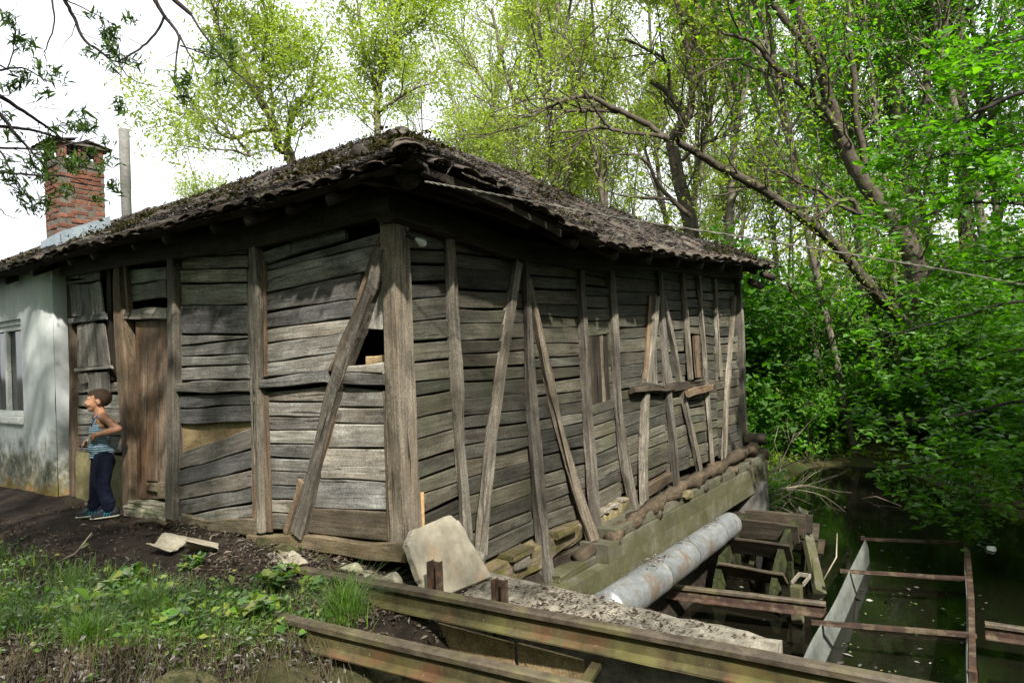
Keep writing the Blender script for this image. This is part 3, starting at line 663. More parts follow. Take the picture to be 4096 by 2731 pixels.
for a, b, c, d in [((3.55, .93), (3.75, .93), (3.88, 1.85), (3.83, 1.6)), ((3.77, .92), (3.93, .92), (3.99, 1.55), (3.92, 1.75)), ((4.12, .90), (4.37, .91), (4.22, 1.45), (4.13, 1.48))]:
    plank('plank', rw(*a, -.02), rw(*d, -.02), rw(*c, -.02), rw(*b, -.02), OUT_R, 0.02, POST_WOOD, mill, wav=.004)
for k, rows in STUDS.items():
    pts, ws = [], []
    pr_ = 0.05
    for (u, z, w) in rows:
        ratio = (u + 3.126)/3.185
        R_ = u + w/2; L_ = u - w/2 + pr_*ratio
        if R_ - L_ < 0.055: L_ = R_ - 0.055
        if R_ - L_ > 0.105: L_ = R_ - 0.105
        pts.append(rw((R_ + L_)/2, z, -pr_ - (0.07 if k in ('S3', 'S4', 'S5', 'S6', 'S7') and z < -.3 else (.02 if z < .3 else 0)))); ws.append(R_ - L_)
    beam('corner_post' if k == 'S14' else ('brace' if k in ('S2', 'S4', 'S7', 'S9', 'S13') else 'stud'), pts, ws, 0.055 if k != 'S14' else 0.1, OUT_R, POST_WOOD, mill, jit=0.008)
beam('batten', [rw(3.62, 1.0, -.03), rw(3.86, 1.9, -.03)], 0.05, 0.03, OUT_R, BROWN_WOOD, mill)
beam('rail', [rw(u, z, -0.075) for u, z in RAIL_R], 0.07, 0.05, OUT_R, ROT_WOOD, mill, jit=0.012)
beam('rail', [rw(u, z, -0.12) for u, z in RAIL_R2], 0.075, 0.05, OUT_R, BROWN_WOOD, mill, jit=0.008)
# top plates
beam('top_plate', [rw(-0.06, 2.31, -0.075)] + [rw(u, z + 0.085, -0.075) for u, z in TOPPLATE_R] + [rw(7.0, 2.35, -0.075)], 0.17, 0.16, OUT_R, DARK_WOOD, mill, jit=0.008)
beam('top_plate', [lw(-0.06, 2.36, -0.08), lw(1.5, 2.335, -0.08), lw(3, 2.40, -0.08), lw(4.9, 2.48, -0.08)], 0.2, 0.16, OUT_L, DARK_WOOD, mill, jit=0.008)
beam('top_plate', [rw(-0.25, 2.49, -0.12), rw(1.2, 2.44, -0.12), rw(3.5, 2.43, -0.12), rw(6.9, 2.5, -0.12)], 0.13, 0.16, OUT_R, DARK_WOOD, mill, jit=0.008)

# sill logs, blocks and the gnarled beam under the right wall
beam('sill_beam', [(0.55, -0.075, -0.33), (0.9, -0.085, -0.325), (1.35, -0.075, -0.31), (1.8, -0.06, -0.265), (2.25, -0.04, -0.235)], [.2, .22, .21, .20, .18], .22, OUT_R, SILL_WOOD, mill, jit=.014, cham=.3, sub=4)
beam('sill_beam', [(2.3, -0.06, -0.265), (2.55, -0.07, -0.25), (2.9, -0.06, -0.235), (3.25, -.05, -.225)], [.17, .18, .18, .15], .2, OUT_R, SILL_WOOD, mill, jit=.014, cham=.3, sub=4)
beam('sill_beam', [(3.3, -0.02, -0.20), (3.8, -0.02, -0.17), (4.2, -0.02, -0.15)], [.14, .15, .14], .15, OUT_R, ROT_WOOD, mill, jit=.01, cham=.3)
block('wedge_block', (0.98, -0.13, -0.215), (1.26, 0.08, -0.165), SILL_WOOD, mill, 0.012, 0.004)
block('wedge_block', (1.02, -0.12, -0.3), (1.2, 0.05, -0.218), POST_WOOD, mill, 0.012, 0.004)
block('wedge_block', (1.62, -0.12, -0.21), (1.95, 0.06, -0.155), SILL_WOOD, mill, 0.01, 0.004)
for i in range(4):
    rock('stone', (2.42 + 0.16*i, -0.02, -0.185 + .012*i), (0.075, 0.07, 0.03), POST_WOOD, mill, seed=i)
gp = [Vector(p) for p in [(2.28, -0.22, -0.36), (2.6, -0.24, -0.30), (3.0, -0.23, -0.27), (3.4, -0.24, -0.235), (3.9, -0.22, -0.215), (4.4, -0.23, -0.195), (5.0, -0.21, -0.19), (5.7, -0.2, -0.165), (6.4, -0.2, -0.155), (6.95, -.2, -.15)]]
gd = []
for i in range(len(gp) - 1):
    for k in range(6): gd.append(gp[i].lerp(gp[i + 1], k/6) + Vector((0, RNG.normal(0, .008), RNG.normal(0, .01))))
log('gnarled_beam', gd, [.062 + .016*sin(i*.9) + RNG.normal(0, .006) for i in range(len(gd))], ROT_WOOD, mill, 12, 0.14)
log('post_foot', [(1.90, -0.12, -0.44), (2.2, -0.14, -0.40)], [.065, .06], ROT_WOOD, mill, 9, 0.1)
for i, u in enumerate([2.42, 3.2, 3.95, 4.5, 5.05, 5.6, 6.2]):
    log('joist_end', [(u, 0.1, -0.33 + .012*i), (u + .01, -0.295 - 0.025*(i % 2), -0.335 + .012*i)], [.048, .042], ROT_WOOD, mill, 9, 0.08)
rock('stone', (3.95, -0.30, -0.27), (0.12, 0.05, 0.05), SILL_WOOD, mill, seed=9)
log('joist_end', [(6.9, 0.0, -0.05), (7.02, -0.28, -0.06)], [.09, .085], ROT_WOOD, mill, 9, 0.08)
log('joist_end', [(6.95, 0.0, -0.27), (7.05, -0.30, -0.28)], [.075, .075], ROT_WOOD, mill, 9, 0.08)
# concrete foundation with board-marked lifts
for i, (z0, z1) in enumerate([(-2.0, -1.32), (-1.315, -1.10), (-1.095, -0.90), (-0.895, -0.70), (-0.695, -0.52), (-0.515, -0.36)]):
    block('concrete_lift', (1.42 if i < 5 else 2.12, -0.31 + 0.002*((i*7) % 3), z0), (4.95 if i < 4 else 6.95, -0.02, z1 + .003), CONCRETE, mill, 0.003, 0.0)
block('concrete_lift', (1.50, -0.20, -0.519), (2.10, 0.02, -0.455), CONCRETE, mill, 0.012, .004, 2)
block('concrete_lift', (2.3, -0.285, -0.356), (6.95, -0.03, -0.262), CONCRETE, mill, 0.012)
block('foundation', (0.2, -0.02, -2.0), (7.0, 0.3, -0.40), CONCRETE, mill, 0.0)
# foundation stones along the left wall
for i in range(13):
    y = 0.05 + i*0.115; s = random.uniform(.8, 1.2)
    rock('stone', (-0.075 - .03*(i % 2), y, -0.075 - 0.02*(i % 3) + .012*i*.3), (0.055*s, 0.085*s, 0.065*s), STONE if i < 6 else MOSSY, mill, seed=i + 20, jag=.2)
rock('stone', (0.48, -0.10, -0.10), (0.13, 0.12, 0.11), CONC_TOP, mill, seed=51, sub=3, jag=0.2)
rock('stone', (0.42, -0.22, -0.19), (0.10, 0.09, 0.07), CONC_TOP, mill, seed=52, jag=0.2)
# hidden walls and floor that close the building
block('back_wall', (6.80, 0.05, -0.5), (6.90, 13, 2.62), DARK_WOOD, mill, 0)
block('back_wall', (0.1, 13.0, -0.5), (6.90, 13.1, 2.7), DARK_WOOD, mill, 0)
block('floor', (0.16, 0.05, -0.3), (6.8, 13.0, -0.25), DARK_WOOD, mill, 0)
block('inner_wall', (0.02, 4.92, -0.1), (6.8, 5.02, 2.62), DARK_WOOD, mill, 0)
# ------------------------------------------------------------------ roof
EX, EY, EZ, FAR_U = -0.35, -0.50, 2.50, 7.15
SLOPE = 0.50
TMAX = (FAR_U - EX)/2
SAG_U = [-0.5, -0.2, 0.3, 0.77, 1.34, 2.03, 2.9, 4.0, 5.5, 7.2]
SAG_Z = [0.02, 0.02, -0.01, -0.085, -0.18, -0.245, -0.22, -0.18, -0.10, -0.05]
def roof_r(u, t):                       # slope over the right wall: t metres in from the eave
    s = float(np.interp(u, SAG_U, SAG_Z))*max(0.0, 1 - t/2.6)
    return Vector((u, EY + t, EZ + SLOPE*t + s - 0.05*sin(min(1, t/TMAX)*pi)))
def roof_l(v, t):                       # slope over the left wall
    s = -0.02*sin(v*0.9 + 1) - 0.04*sin(min(1, t/TMAX)*pi)
    return Vector((EX + t, v, EZ + SLOPE*t + s))
YEND = 14.0
V, F = [], []
def sheet(fn, s0, s1, ns, nt, limit):
    base = len(V); ss = np.linspace(s0, s1, ns + 1)
    for s in ss:
        lim = limit(s)
        for j in range(nt + 1):
            V.append(fn(s, lim*j/nt) + Vector((0, 0, -0.045)))
    for i in range(ns):
        for j in range(nt):
            a = base + i*(nt + 1) + j; F.append((a, a + nt + 1, a + nt + 2, a + 1))
sheet(roof_l, EY, EY + TMAX, 24, 10, lambda v: min(TMAX, v - EY))
sheet(roof_l, EY + TMAX, YEND, 24, 10, lambda v: TMAX)
sheet(roof_r, EX, FAR_U, 48, 10, lambda u: min(u - EX, FAR_U - u, TMAX))
base = len(V)
V += [Vector((FAR_U, EY, EZ - .1)), Vector((FAR_U, YEND, EZ - .1)), Vector((EX + TMAX, YEND, EZ + SLOPE*TMAX - .05)), Vector((EX + TMAX, EY + TMAX, EZ + SLOPE*TMAX - .05))]
F.append((base, base + 1, base + 2, base + 3))
roof_me = mesh_from('roof', V, F)
roof = link('roof', roof_me, DARK_WOOD, mill)
# eave boards that carry the tiles, and rafter tails under them
def eave_boards(fn, s0, s1, step, out):
    s = s0
    while s < s1 - 0.1:
        e = min(s + step, s1)
        A, B = fn(s, 0.0), fn(e, 0.0); A2, B2 = fn(s, 0.16), fn(e, 0.16)
        d = Vector((0, 0, -0.075))
        plank('eave_board', A + d, B + d, B2 + d, A2 + d, Vector((0, 0, -1)) + out*0.3, 0.02, DARK_WOOD, roof, wav=0.008)
        s = e + 0.005
eave_boards(roof_l, EY, 13, 1.3, OUT_L); eave_boards(roof_r, EX, FAR_U, 1.1, OUT_R)
for i, v in enumerate([0.25, 0.72, 1.15, 1.65, 2.3, 2.9, 3.6, 4.2, 5.0, 5.9, 7.0]):
    a = roof_l(v, 0.05 + .04*(i % 2)); b = roof_l(v, 1.2)
    log('rafter', [a + Vector((0, 0, -0.15)), b + Vector((0, 0, -0.15))], [.036, .05], DARK_WOOD, roof, 8, 0.06)
for i, u in enumerate([0.35, 0.95, 1.6, 2.3, 3.0, 3.7, 4.4, 5.1, 5.8, 6.5]):
    a = roof_r(u, 0.08); b = roof_r(u, 1.2)
    log('rafter', [a + Vector((0, 0, -0.15)), b + Vector((0, 0, -0.15))], [.05, .06], DARK_WOOD, roof, 8, 0.06)
log('hip_rafter', [roof_r(EX + .13, 0.13) + Vector((0, 0, -0.17)), roof_r(EX + 1.2, 1.2) + Vector((0, 0, -0.2))], [.08, .09], DARK_WOOD, roof, 10, 0.05)
beam('fascia_board', [roof_r(-0.2, 0) + Vector((0, 0.02, -0.09)), roof_r(0.6, 0) + Vector((0, 0.02, -0.09)), roof_r(1.3, 0) + Vector((0, 0.02, -0.09))], 0.05, 0.03, OUT_R, DARK_WOOD, roof)
log('eave_pole', [Vector((6.7, -.45, 2.30)), Vector((7.25, -.42, 2.28))], [.05, .05], ROT_WOOD, roof, 8, .1)
log('eave_pole', [Vector((6.6, -.3, 2.20)), Vector((7.15, -.28, 2.17))], [.05, .055], ROT_WOOD, roof, 8, .1)

# barrel tiles: one shared mesh each kind
def tile_mesh(name, L, w0, w1, h, th=0.014, k=6, rough=0.003):
    V, F = [], []
    for (x, w) in ((0, w0), (L, w1)):
        for r in (1.0, 1.0 - th/(w0/2)):
            for q in range(k + 1):
                a = pi*q/k
                V.append((x + RNG.normal(0, rough), -cos(a)*w/2*r, sin(a)*h*r + (0 if r == 1 else 0) + RNG.normal(0, rough*0.5)))
    n = k + 1
    for q in range(k):
        F.append((q, q + 1, 2*n + q + 1, 2*n + q)); F.append((n + q, 3*n + q, 3*n + q + 1, n + q + 1))
        F.append((q, n + q, n + q + 1, q + 1)); F.append((2*n + q, 2*n + q + 1, 3*n + q + 1, 3*n + q))
    F.append((0, 2*n, 3*n, n)); F.append((k, n + k, 3*n + k, 2*n + k))
    me = mesh_from(name, V, F, True); me.materials.append(TILE); return me
TILES = [tile_mesh('tile', 0.40, 0.19, 0.16, 0.032, rough=.006) for _ in range(6)]
def surf_frame(fn, s, t, up, jitter=0.0):
    p = fn(s, t); q = fn(s, t + 0.1); r = fn(s + 0.1, t)
    X = (q - p).normalized(); side = (r - p).normalized()
    M = frame(X, side if X.cross(side).z > 0 else -side, p)
    return M @ Matrix.Rotation(RNG.normal(0, jitter), 4, 'Z') @ Matrix.Rotation(RNG.normal(0, jitter*.7), 4, 'Y') @ Matrix.Rotation(RNG.normal(0, jitter), 4, 'X')
spots = []
for row in range(14):
    t = -0.05 + row*0.29
    for s in np.arange(EY + 0.06, 13.5, 0.205):
        if t + .3 < min(TMAX, s - EY) + .03: spots.append((roof_l, float(s), t))
    for s in np.arange(EX + 0.06, FAR_U, 0.205):
        if t + .3 < min(s - EX, FAR_U - s, TMAX) + .03: spots.append((roof_r, float(s), t))
frames = []
for fn, s, t in spots:
    M = surf_frame(fn, s + RNG.normal(0, .012), t + RNG.normal(0, .018), None, 0.07) @ T(0, 0, -0.014 + RNG.normal(0, .009))
    frames.append(((M.translation - CAM).length * (0.5 if t < 0.2 else (0.75 if t < .5 else 1.0)), M))
frames.sort(key=lambda f: f[0])
for i, (_, M) in enumerate(frames[:285]):
    link('tile', TILES[i % 6], None, roof, M)
tv = []; tf = []; n0 = 0
for i, (_, M) in enumerate(frames[285:]):
    me = TILES[i % 6]
    co = np.empty(len(me.vertices)*3, np.float32); me.vertices.foreach_get('co', co)
    A = np.array(M); tv.append(co.reshape(-1, 3) @ A[:3, :3].T + A[:3, 3])
    tf += [[q + n0 for q in p.vertices] for p in me.polygons]; n0 += len(me.vertices)
tiles_far = link('tiles', np_mesh('tiles', np.concatenate(tv), tf, True), TILE, roof)
tag(tiles_far, kind='stuff')
CAP = tile_mesh('ridge_tile', 0.42, 0.21, 0.18, 0.055, th=0.02, k=8, rough=.006); 
for i in range(9):                                          # caps along the hip
    t = -0.10 + i*0.34
    a = roof_r(EX + max(t, -0.2), t) ; b = roof_r(EX + t + .3, t + .3)
    X = (b - a); M = frame(X, Vector((0, 0, 1)).cross(X), a + Vector((0, 0, -0.005 + RNG.normal(0, .01))))
    link('ridge_tile', CAP, None, roof, M @ Matrix.Rotation(RNG.normal(0, .06), 4, 'X') @ Matrix.Rotation(-0.03, 4, 'Y'))
M = frame(Vector((1, .95, .42)), Vector((-1, 1, 0)), roof_r(EX - .03, 0.0) + Vector((-.02, -.02, 0.045)))
for i in range(26):
    a = Vector((EX + TMAX, EY + TMAX + i*0.4, EZ + SLOPE*TMAX - 0.06))
    link('ridge_tile', CAP, None, roof, frame((0, 1, 0), (-1, 0, 0), a + Vector((0, 0, RNG.normal(0, .012)))))
# litter and moss lying on the tiles
def cards(C, size, up=0.6, aspect=2.2, curl=0.25, normals=None, rng=RNG, droop=0.0):
    """leaf-sized folded quads at points C -> V, F"""
    n = len(C)
    d = rng.normal(0, 1, (n, 3)); d[:, 2] *= (1 - up); d[:, 2] -= droop; d /= np.linalg.norm(d, axis=1)[:, None]
    nn = rng.normal(0, 1, (n, 3)); nn[:, 2] = np.abs(nn[:, 2]) + up*2.5
    if normals is not None: nn = nn*0.5 + normals*2
    s = np.cross(nn, d); s /= np.linalg.norm(s, axis=1)[:, None] + 1e-9
    w = np.cross(d, s)
    sz = (size*np.clip(rng.lognormal(-.05, .38, n), .35, 2.0))[:, None]
    L, Wd = sz, sz/aspect
    V = np.empty((n, 4, 3))
    V[:, 0] = C - d*L*0.5
    V[:, 1] = C + s*Wd*0.5 + w*L*curl*0.35 - d*L*0.05
    V[:, 2] = C + d*L*0.5 - w*L*curl*0.3
    V[:, 3] = C - s*Wd*0.5 + w*L*curl*0.35 - d*L*0.05
    return V.reshape(-1, 3), np.arange(4*n).reshape(-1, 4)
DRY = leaf_mat('dry_litter', [(0.02, 0.017, 0.015), (0.075, 0.066, 0.06), (0.16, 0.146, 0.136), (0.30, 0.28, 0.265), (0.05, 0.042, 0.036)], trans=0.05, tint=(1, 1, 1), gloss=0.0)
pts = []; nrm = []
for fn, s0, s1, lim, n in [(roof_l, EY, 13, lambda v: min(TMAX, v - EY), 34000), (roof_r, EX, FAR_U, lambda u: min(u - EX, FAR_U - u, TMAX), 22000)]:
    for _ in range(n):
        s = s0 + (s1 - s0)*random.random()**(1.25 if fn is roof_l else 1.0); L_ = lim(s)
        t = random.random()*L_*1.0 - 0.03
        clump = sin(s*5.1 + t*3.3)*sin(s*2.3 - t*6.1)
        if clump < -0.5 and random.random() < .5: continue
        p = fn(s, t)
        pts.append((p.x, p.y, p.z + 0.026 + 0.010*abs(random.gauss(0, 1))))
for fn, s0, s1, n in [(roof_l, EY, 12, 1000), (roof_r, EX, FAR_U, 800)]:      # dirt and straw clogging the tile ends
    for _ in range(n):
        s = random.uniform(s0, s1); p = fn(s, random.gauss(.0, .03))
        pts.append((p.x, p.y, p.z - .012 + random.gauss(0, .02)))
lit_v, lit_f = cards(np.array(pts), 0.048, up=0.88, aspect=5.0, curl=0.15)
tag(link('roof_litter', np_mesh('roof_litter', lit_v, lit_f), DRY, roof), kind='stuff')
MOSSM = leaf_mat('moss', [(0.012, 0.012, 0.006), (0.03, 0.028, 0.011), (0.06, 0.052, 0.022)], trans=0.1, gloss=0)
pts = []
for k in range(90):
    fn = roof_l if k % 3 else roof_r
    s = random.uniform(-0.3, 9) if fn is roof_l else random.uniform(-.2, 6.8); lim = min(TMAX, s - EY) if fn is roof_l else min(s - EX, FAR_U - s)
    t = random.uniform(0, max(0.05, lim)); c = fn(s, t); r = random.uniform(.05, .16)
    for _ in range(80):
        a = Vector((random.gauss(0, r), random.gauss(0, r), abs(random.gauss(0, r*0.3)) + .03))
        pts.append((c.x + a.x, c.y + a.y, c.z + a.z + SLOPE*(a.x if fn is roof_l else a.y)))
for _ in range(1500):                                       # the mossy hump beside the hip
    a = Vector((random.gauss(0, .10), random.gauss(0, .15), abs(random.gauss(0, .03))))
    c = roof_l(1.0, 1.25); pts.append((c.x + a.x, c.y + a.y, c.z + a.z + .04 + SLOPE*a.x))
mv, mf = cards(np.array(pts), 0.035, up=0.2, aspect=1.6)
tag(link('roof_moss', np_mesh('roof_moss', mv, mf), MOSSM, roof), kind='stuff')

# ------------------------------------------------------------------ chimney: mortar core with single bricks
CX0, CX1, CY0, CY1, CZ0, CZ1 = 1.20, 1.86, 8.25, 8.82, 3.2, 4.50
chimney = block('chimney', (CX0 + .012, CY0 + .012, CZ0), (CX1 - .012, CY1 - .012, CZ1 + .05), MORTAR, mill, 0.01, 0.004, 3)
BR = []
for L_ in (0.24, 0.115, 0.17):
    bm = bmesh.new(); v, f = box_vf((-L_/2, -0.05, -0.031), (L_/2, 0.05, 0.031)); vs = [bm.verts.new(q) for q in v]
    for q in f: bm.faces.new([vs[i] for i in q])
    bmesh.ops.bevel(bm, geom=bm.edges[:], offset=0.007, segments=1, affect='EDGES')
    me = bpy.data.meshes.new('brick'); bm.to_mesh(me); bm.free(); me.materials.append(BRICK); BR.append((L_, me))
z = CZ0 + .05; row = 0
while z < CZ1 - 0.02:
    for (axis, a0, a1, fixed) in (('y', CY0, CY1, CX0 + .05), ('x', CX0, CX1, CY0 + .05)):
        s = a0 + (0.06 if row % 2 else 0.0) + (.1 if axis == 'x' else 0)
        order = [0, 0, 1, 0] if row % 2 else [1, 0, 0, 2]
        k = 0
        while s < a1 - 0.08:
            L_, me = BR[order[k % 4]]; k += 1
            if s + L_ > a1 + 0.01: L_, me = BR[1]
            if s + L_ > a1 + 0.03: break
            c = s + L_/2
            j = RNG.normal(0, .006, 3)
            M = T(fixed + j[0], c, z + j[2]) @ Matrix.Rotation(pi/2 + j[1], 4, 'Z') if axis == 'y' else T(c, fixed + j[0], z + j[2]) @ Matrix.Rotation(j[1], 4, 'Z')
            link('brick', me, None, chimney, M @ Matrix.Rotation(RNG.normal(0, .02), 4, 'Y')); s += L_ + 0.014
    z += 0.078; row += 1
block('chimney_shoulder', (CX0 - .01, CY0 - .01, CZ1 + .0), (CX1 + .01, CY1 + .01, CZ1 + .10), MORTAR, chimney, 0.03, 0.006, 3)
for (x, y) in [(CX0 + .07, CY0 + .06), (CX1 - .07, CY0 + .06), (CX0 + .07, CY1 - .06), (CX1 - .07, CY1 - .06), (CX0 + .34, CY0 + .06)]:
    block('chimney_pillar', (x - .055, y - .055, CZ1 + .10), (x + .055, y + .055, CZ1 + .32), BRICK, chimney, 0.01, 0.003, 1)
M = T((CX0 + CX1)/2, (CY0 + CY1)/2, CZ1 + .34)
for i in range(5):
    link('cap_tile', TILES[i % 4], None, chimney, T(CX0 - .12 + .0, CY0 + .02 + i*.135, CZ1 + .33) @ Matrix.Rotation(-.22, 4, 'Y'))
    link('cap_tile', TILES[(i + 1) % 4], None, chimney, T(CX1 + .12, CY0 + .02 + i*.135, CZ1 + .33) @ Matrix.Rotation(pi, 4, 'Z') @ Matrix.Rotation(-.22, 4, 'Y'))
block('cap_slab', (CX0 - .06, CY0 - .04, CZ1 + .32), (CX1 + .06, CY1 + .04, CZ1 + .36), MORTAR, chimney, 0.01, 0.004, 2)
V = []; 
FL = rough_mat('zinc_flashing', [(0.3, (0.17, 0.21, 0.24)), (0.7, (0.27, 0.31, 0.34))], 5., rough=0.5, bump=0.08, metal=0.3)
zl = EZ + SLOPE*(CX0 - EX)
link('flashing', mesh_from('flashing', [(CX0 - .02, CY0 - .05, zl - .08), (CX0 - .02, CY1 + .12, zl - .08), (CX0 - .02, CY1 + .12, zl + .12), (CX0 - .02, CY0 - .05, zl + .18),
     (CX1 + .05, CY0 - .02, zl + .3), (CX1 + .05, CY0 - .02, zl + .52), (CX0 - .02, CY0 - .02, zl + .18), (CX0 - .02, CY0 - .02, zl - .08),
     (CX0 - .1, CY0 - .05, zl - .02), (CX0 - .1, CY1 + .12, zl - .02)], [(0, 1, 2, 3), (7, 4, 5, 6), (0, 8, 9, 1)]), FL, chimney)
# asbestos flue
FLUE = rough_mat('cement_flue', [(0.3, (0.085, 0.083, 0.075)), (0.7, (0.15, 0.147, 0.132))], 3., bump=0.2)
fl = []
V, F = tube_vf([(0, 0, 0), (0, 0, 1.6), (0, 0, 1.62), (0, 0, 2.9)], [.10, .10, .107, .107], 20, cap=False)
V2, F2 = tube_vf([(0, 0, 2.9), (0, 0, 2.4)], [.09, .09], 20)
n = len(V); V += V2; F += [tuple(i + n for i in f) for f in F2]; F += [(3*20 + q, 3*20 + (q + 1) % 20, n + (q + 1) % 20, n + q) for q in range(20)]
link('flue_pipe', mesh_from('flue_pipe', V, F, True), FLUE, roof, T(3.95, 12.1, 3.65))
# ------------------------------------------------------------------ dam, rails, pipe, wheel, flume
dam = thing('concrete_dam_slab', 'pale concrete slab strewn with dead leaves jutting out from the mill corner', 'concrete slab', (0.25, -1.0, -1.9))
def slab_mesh(name, poly, z0, z1, mat, parent, n=26, rough=0.008):
    """slab with a crumbly top: poly = four plan corners"""
    a, b, c, d = [Vector((*p, 0)) for p in poly]
    nx, ny = n, 8; V, F = [], []
    for i in range(nx + 1):
        for j in range(ny + 1):
            p = a.lerp(b, i/nx).lerp(d.lerp(c, i/nx), j/ny)
            edge = min(i, nx - i, j, ny - j)
            V.append((p.x + RNG.normal(0, rough if edge else rough*.9), p.y + RNG.normal(0, rough), z1 + RNG.normal(0, rough*.6) - (0.012 if edge == 0 else 0)))
    W_ = ny + 1
    for i in range(nx):
        for j in range(ny): F.append((i*W_ + j, (i + 1)*W_ + j, (i + 1)*W_ + j + 1, i*W_ + j + 1))
    ring = [i*W_ for i in range(nx + 1)] + [nx*W_ + j for j in range(1, ny + 1)] + [i*W_ + ny for i in range(nx - 1, -1, -1)] + [j for j in range(ny - 1, 0, -1)]
    o = len(V); V += [(V[r][0] + RNG.normal(0, .004), V[r][1] + RNG.normal(0, .004), z0) for r in ring]
    k = len(ring)
    for q in range(k): F.append((ring[q], o + q, o + (q + 1) % k, ring[(q + 1) % k]))
    return link(name, mesh_from(name, V, F), mat, parent)
slab_mesh('slab_top', [(-0.17, -0.12), (-0.10, -2.25), (0.44, -2.19), (0.60, -0.10)], -0.42, -0.155, CONC_TOP, dam)
block('dam_wall', (-0.06, -2.15, -2.0), (0.38, -0.55, -0.43), CONCRETE, dam, 0.02, 0.008, 5)
block('form_board', (-0.20, -0.98, -0.62), (-0.185, -0.30, -0.20), PLY, dam, 0.003)
block('form_board', (-0.19, -1.40, -0.72), (-0.172, -1.0, -0.20), PLY, dam, 0.003)
rock('stone', (-0.2, -0.30, -0.42), (.11, .16, .14), STONE, dam, seed=71, jag=.2)
tag(block('concrete_block', (0.0, -4.4, -2.0), (0.6, -3.55, -0.62), CONCRETE, None, 0.02, 0.008, 4), 'low concrete block cut off by the lower right corner of the picture', 'concrete block')

def rail_mesh(name, a, b, h=0.135, mat=RAIL_STEEL):
    """flat-bottomed railway rail between two points (top of head)"""
    a, b = Vector(a), Vector(b)
    k = h/0.135
    prof = [(-.055, -.135), (.055, -.135), (.055, -.126), (.012, -.110), (.008, -.05), (.012, -.042), (.032, -.034), (.032, -.010), (.022, 0), (-.022, 0), (-.032, -.010), (-.032, -.034), (-.012, -.042), (-.008, -.05), (-.012, -.110), (-.055, -.126)]
    prof = [(y*k, z*k) for y, z in prof]
    X = (b - a); M = frame(X, Vector((0, 0, 1)).cross(X), (a + b)/2); L = X.length
    n = 14; V, F = [], []; kk = len(prof)
    for i in range(n + 1):
        for (y, z) in prof: V.append((-L/2 + L*i/n, y + RNG.normal(0, .0012), z + RNG.normal(0, .0012)))
    for i in range(n):
        for q in range(kk):
            q2 = (q + 1) % kk; F.append((i*kk + q, (i + 1)*kk + q, (i + 1)*kk + q2, i*kk + q2))
    F.append(tuple(range(kk))); F.append(tuple(n*kk + q for q in reversed(range(kk))))
    me = mesh_from(name, V, F); me.materials.append(mat); me.materials.append(RAIL_HEAD)
    for p in me.polygons:
        if p.center.z > -.045*k: p.material_index = 1
    return link(name, me, None, None, M)
tag(rail_mesh('steel_rail', (-0.87, 0.30, -0.035), (-0.60, -3.6, 0.02)), 'mossy steel rail nearest the camera, its left end buried in weeds', 'rail', 'old rails over the mill channel')
tag(rail_mesh('steel_rail', (-0.37, 0.66, 0.02), (-0.06, -4.2, 0.04)), 'mossy steel rail running along the edge of the concrete slab', 'rail', 'old rails over the mill channel')
tag(rail_mesh('steel_rail', (3.20, -0.30, -1.0), (3.52, -1.74, -1.03), 0.13, RUST), 'rusty dark steel rail running from the waterwheel to the left side of the metal flume', 'rail', 'old rails over the mill channel')
tag(rail_mesh('steel_rail', (3.70, -2.92, -1.04), (3.86, -4.6, -1.06), 0.13, RUST), 'dark steel rail leaving the right side of the metal flume at the picture edge', 'rail', 'old rails over the mill channel')
tag(beam('prop_bar', [(-0.74, -1.62, -0.16), (-0.20, -1.50, -0.16)], .05, .03, (0, 0, 1), RAIL_STEEL, None, jit=.002), 'short flat bar lying across between the two rails', 'bar')
tag(rail_mesh('sunken_sill', (0.55, -2.3, -0.75), (1.2, -3.3, -0.9), 0.12), 'dim mossy steel bar low behind the end of the concrete slab', 'bar')
for i, (x, y, zt, lab) in enumerate([(-0.0, -0.40, 0.14, 'taller rusty channel post standing beside the leaning stone slab'), (0.02, -0.86, 0.10, 'shorter rusty channel post standing in the middle of the concrete slab edge')]):
    t = thing('channel_post', lab, 'post', (x - .16, y, -0.75), 'rusty gate guide posts')
    for nm, lo, hi in [('web', (-.004, -.03, 0), (.004, .03, 0)), ('flange', (-.035, -.036, 0), (.028, -.0305, 0)), ('flange', (-.035, .0305, 0), (.028, .036, 0))]:
        block(nm, (x - .16 + lo[0], y + lo[1], -0.75), (x - .16 + hi[0], y + hi[1], zt), RUST, t, 0.0015)

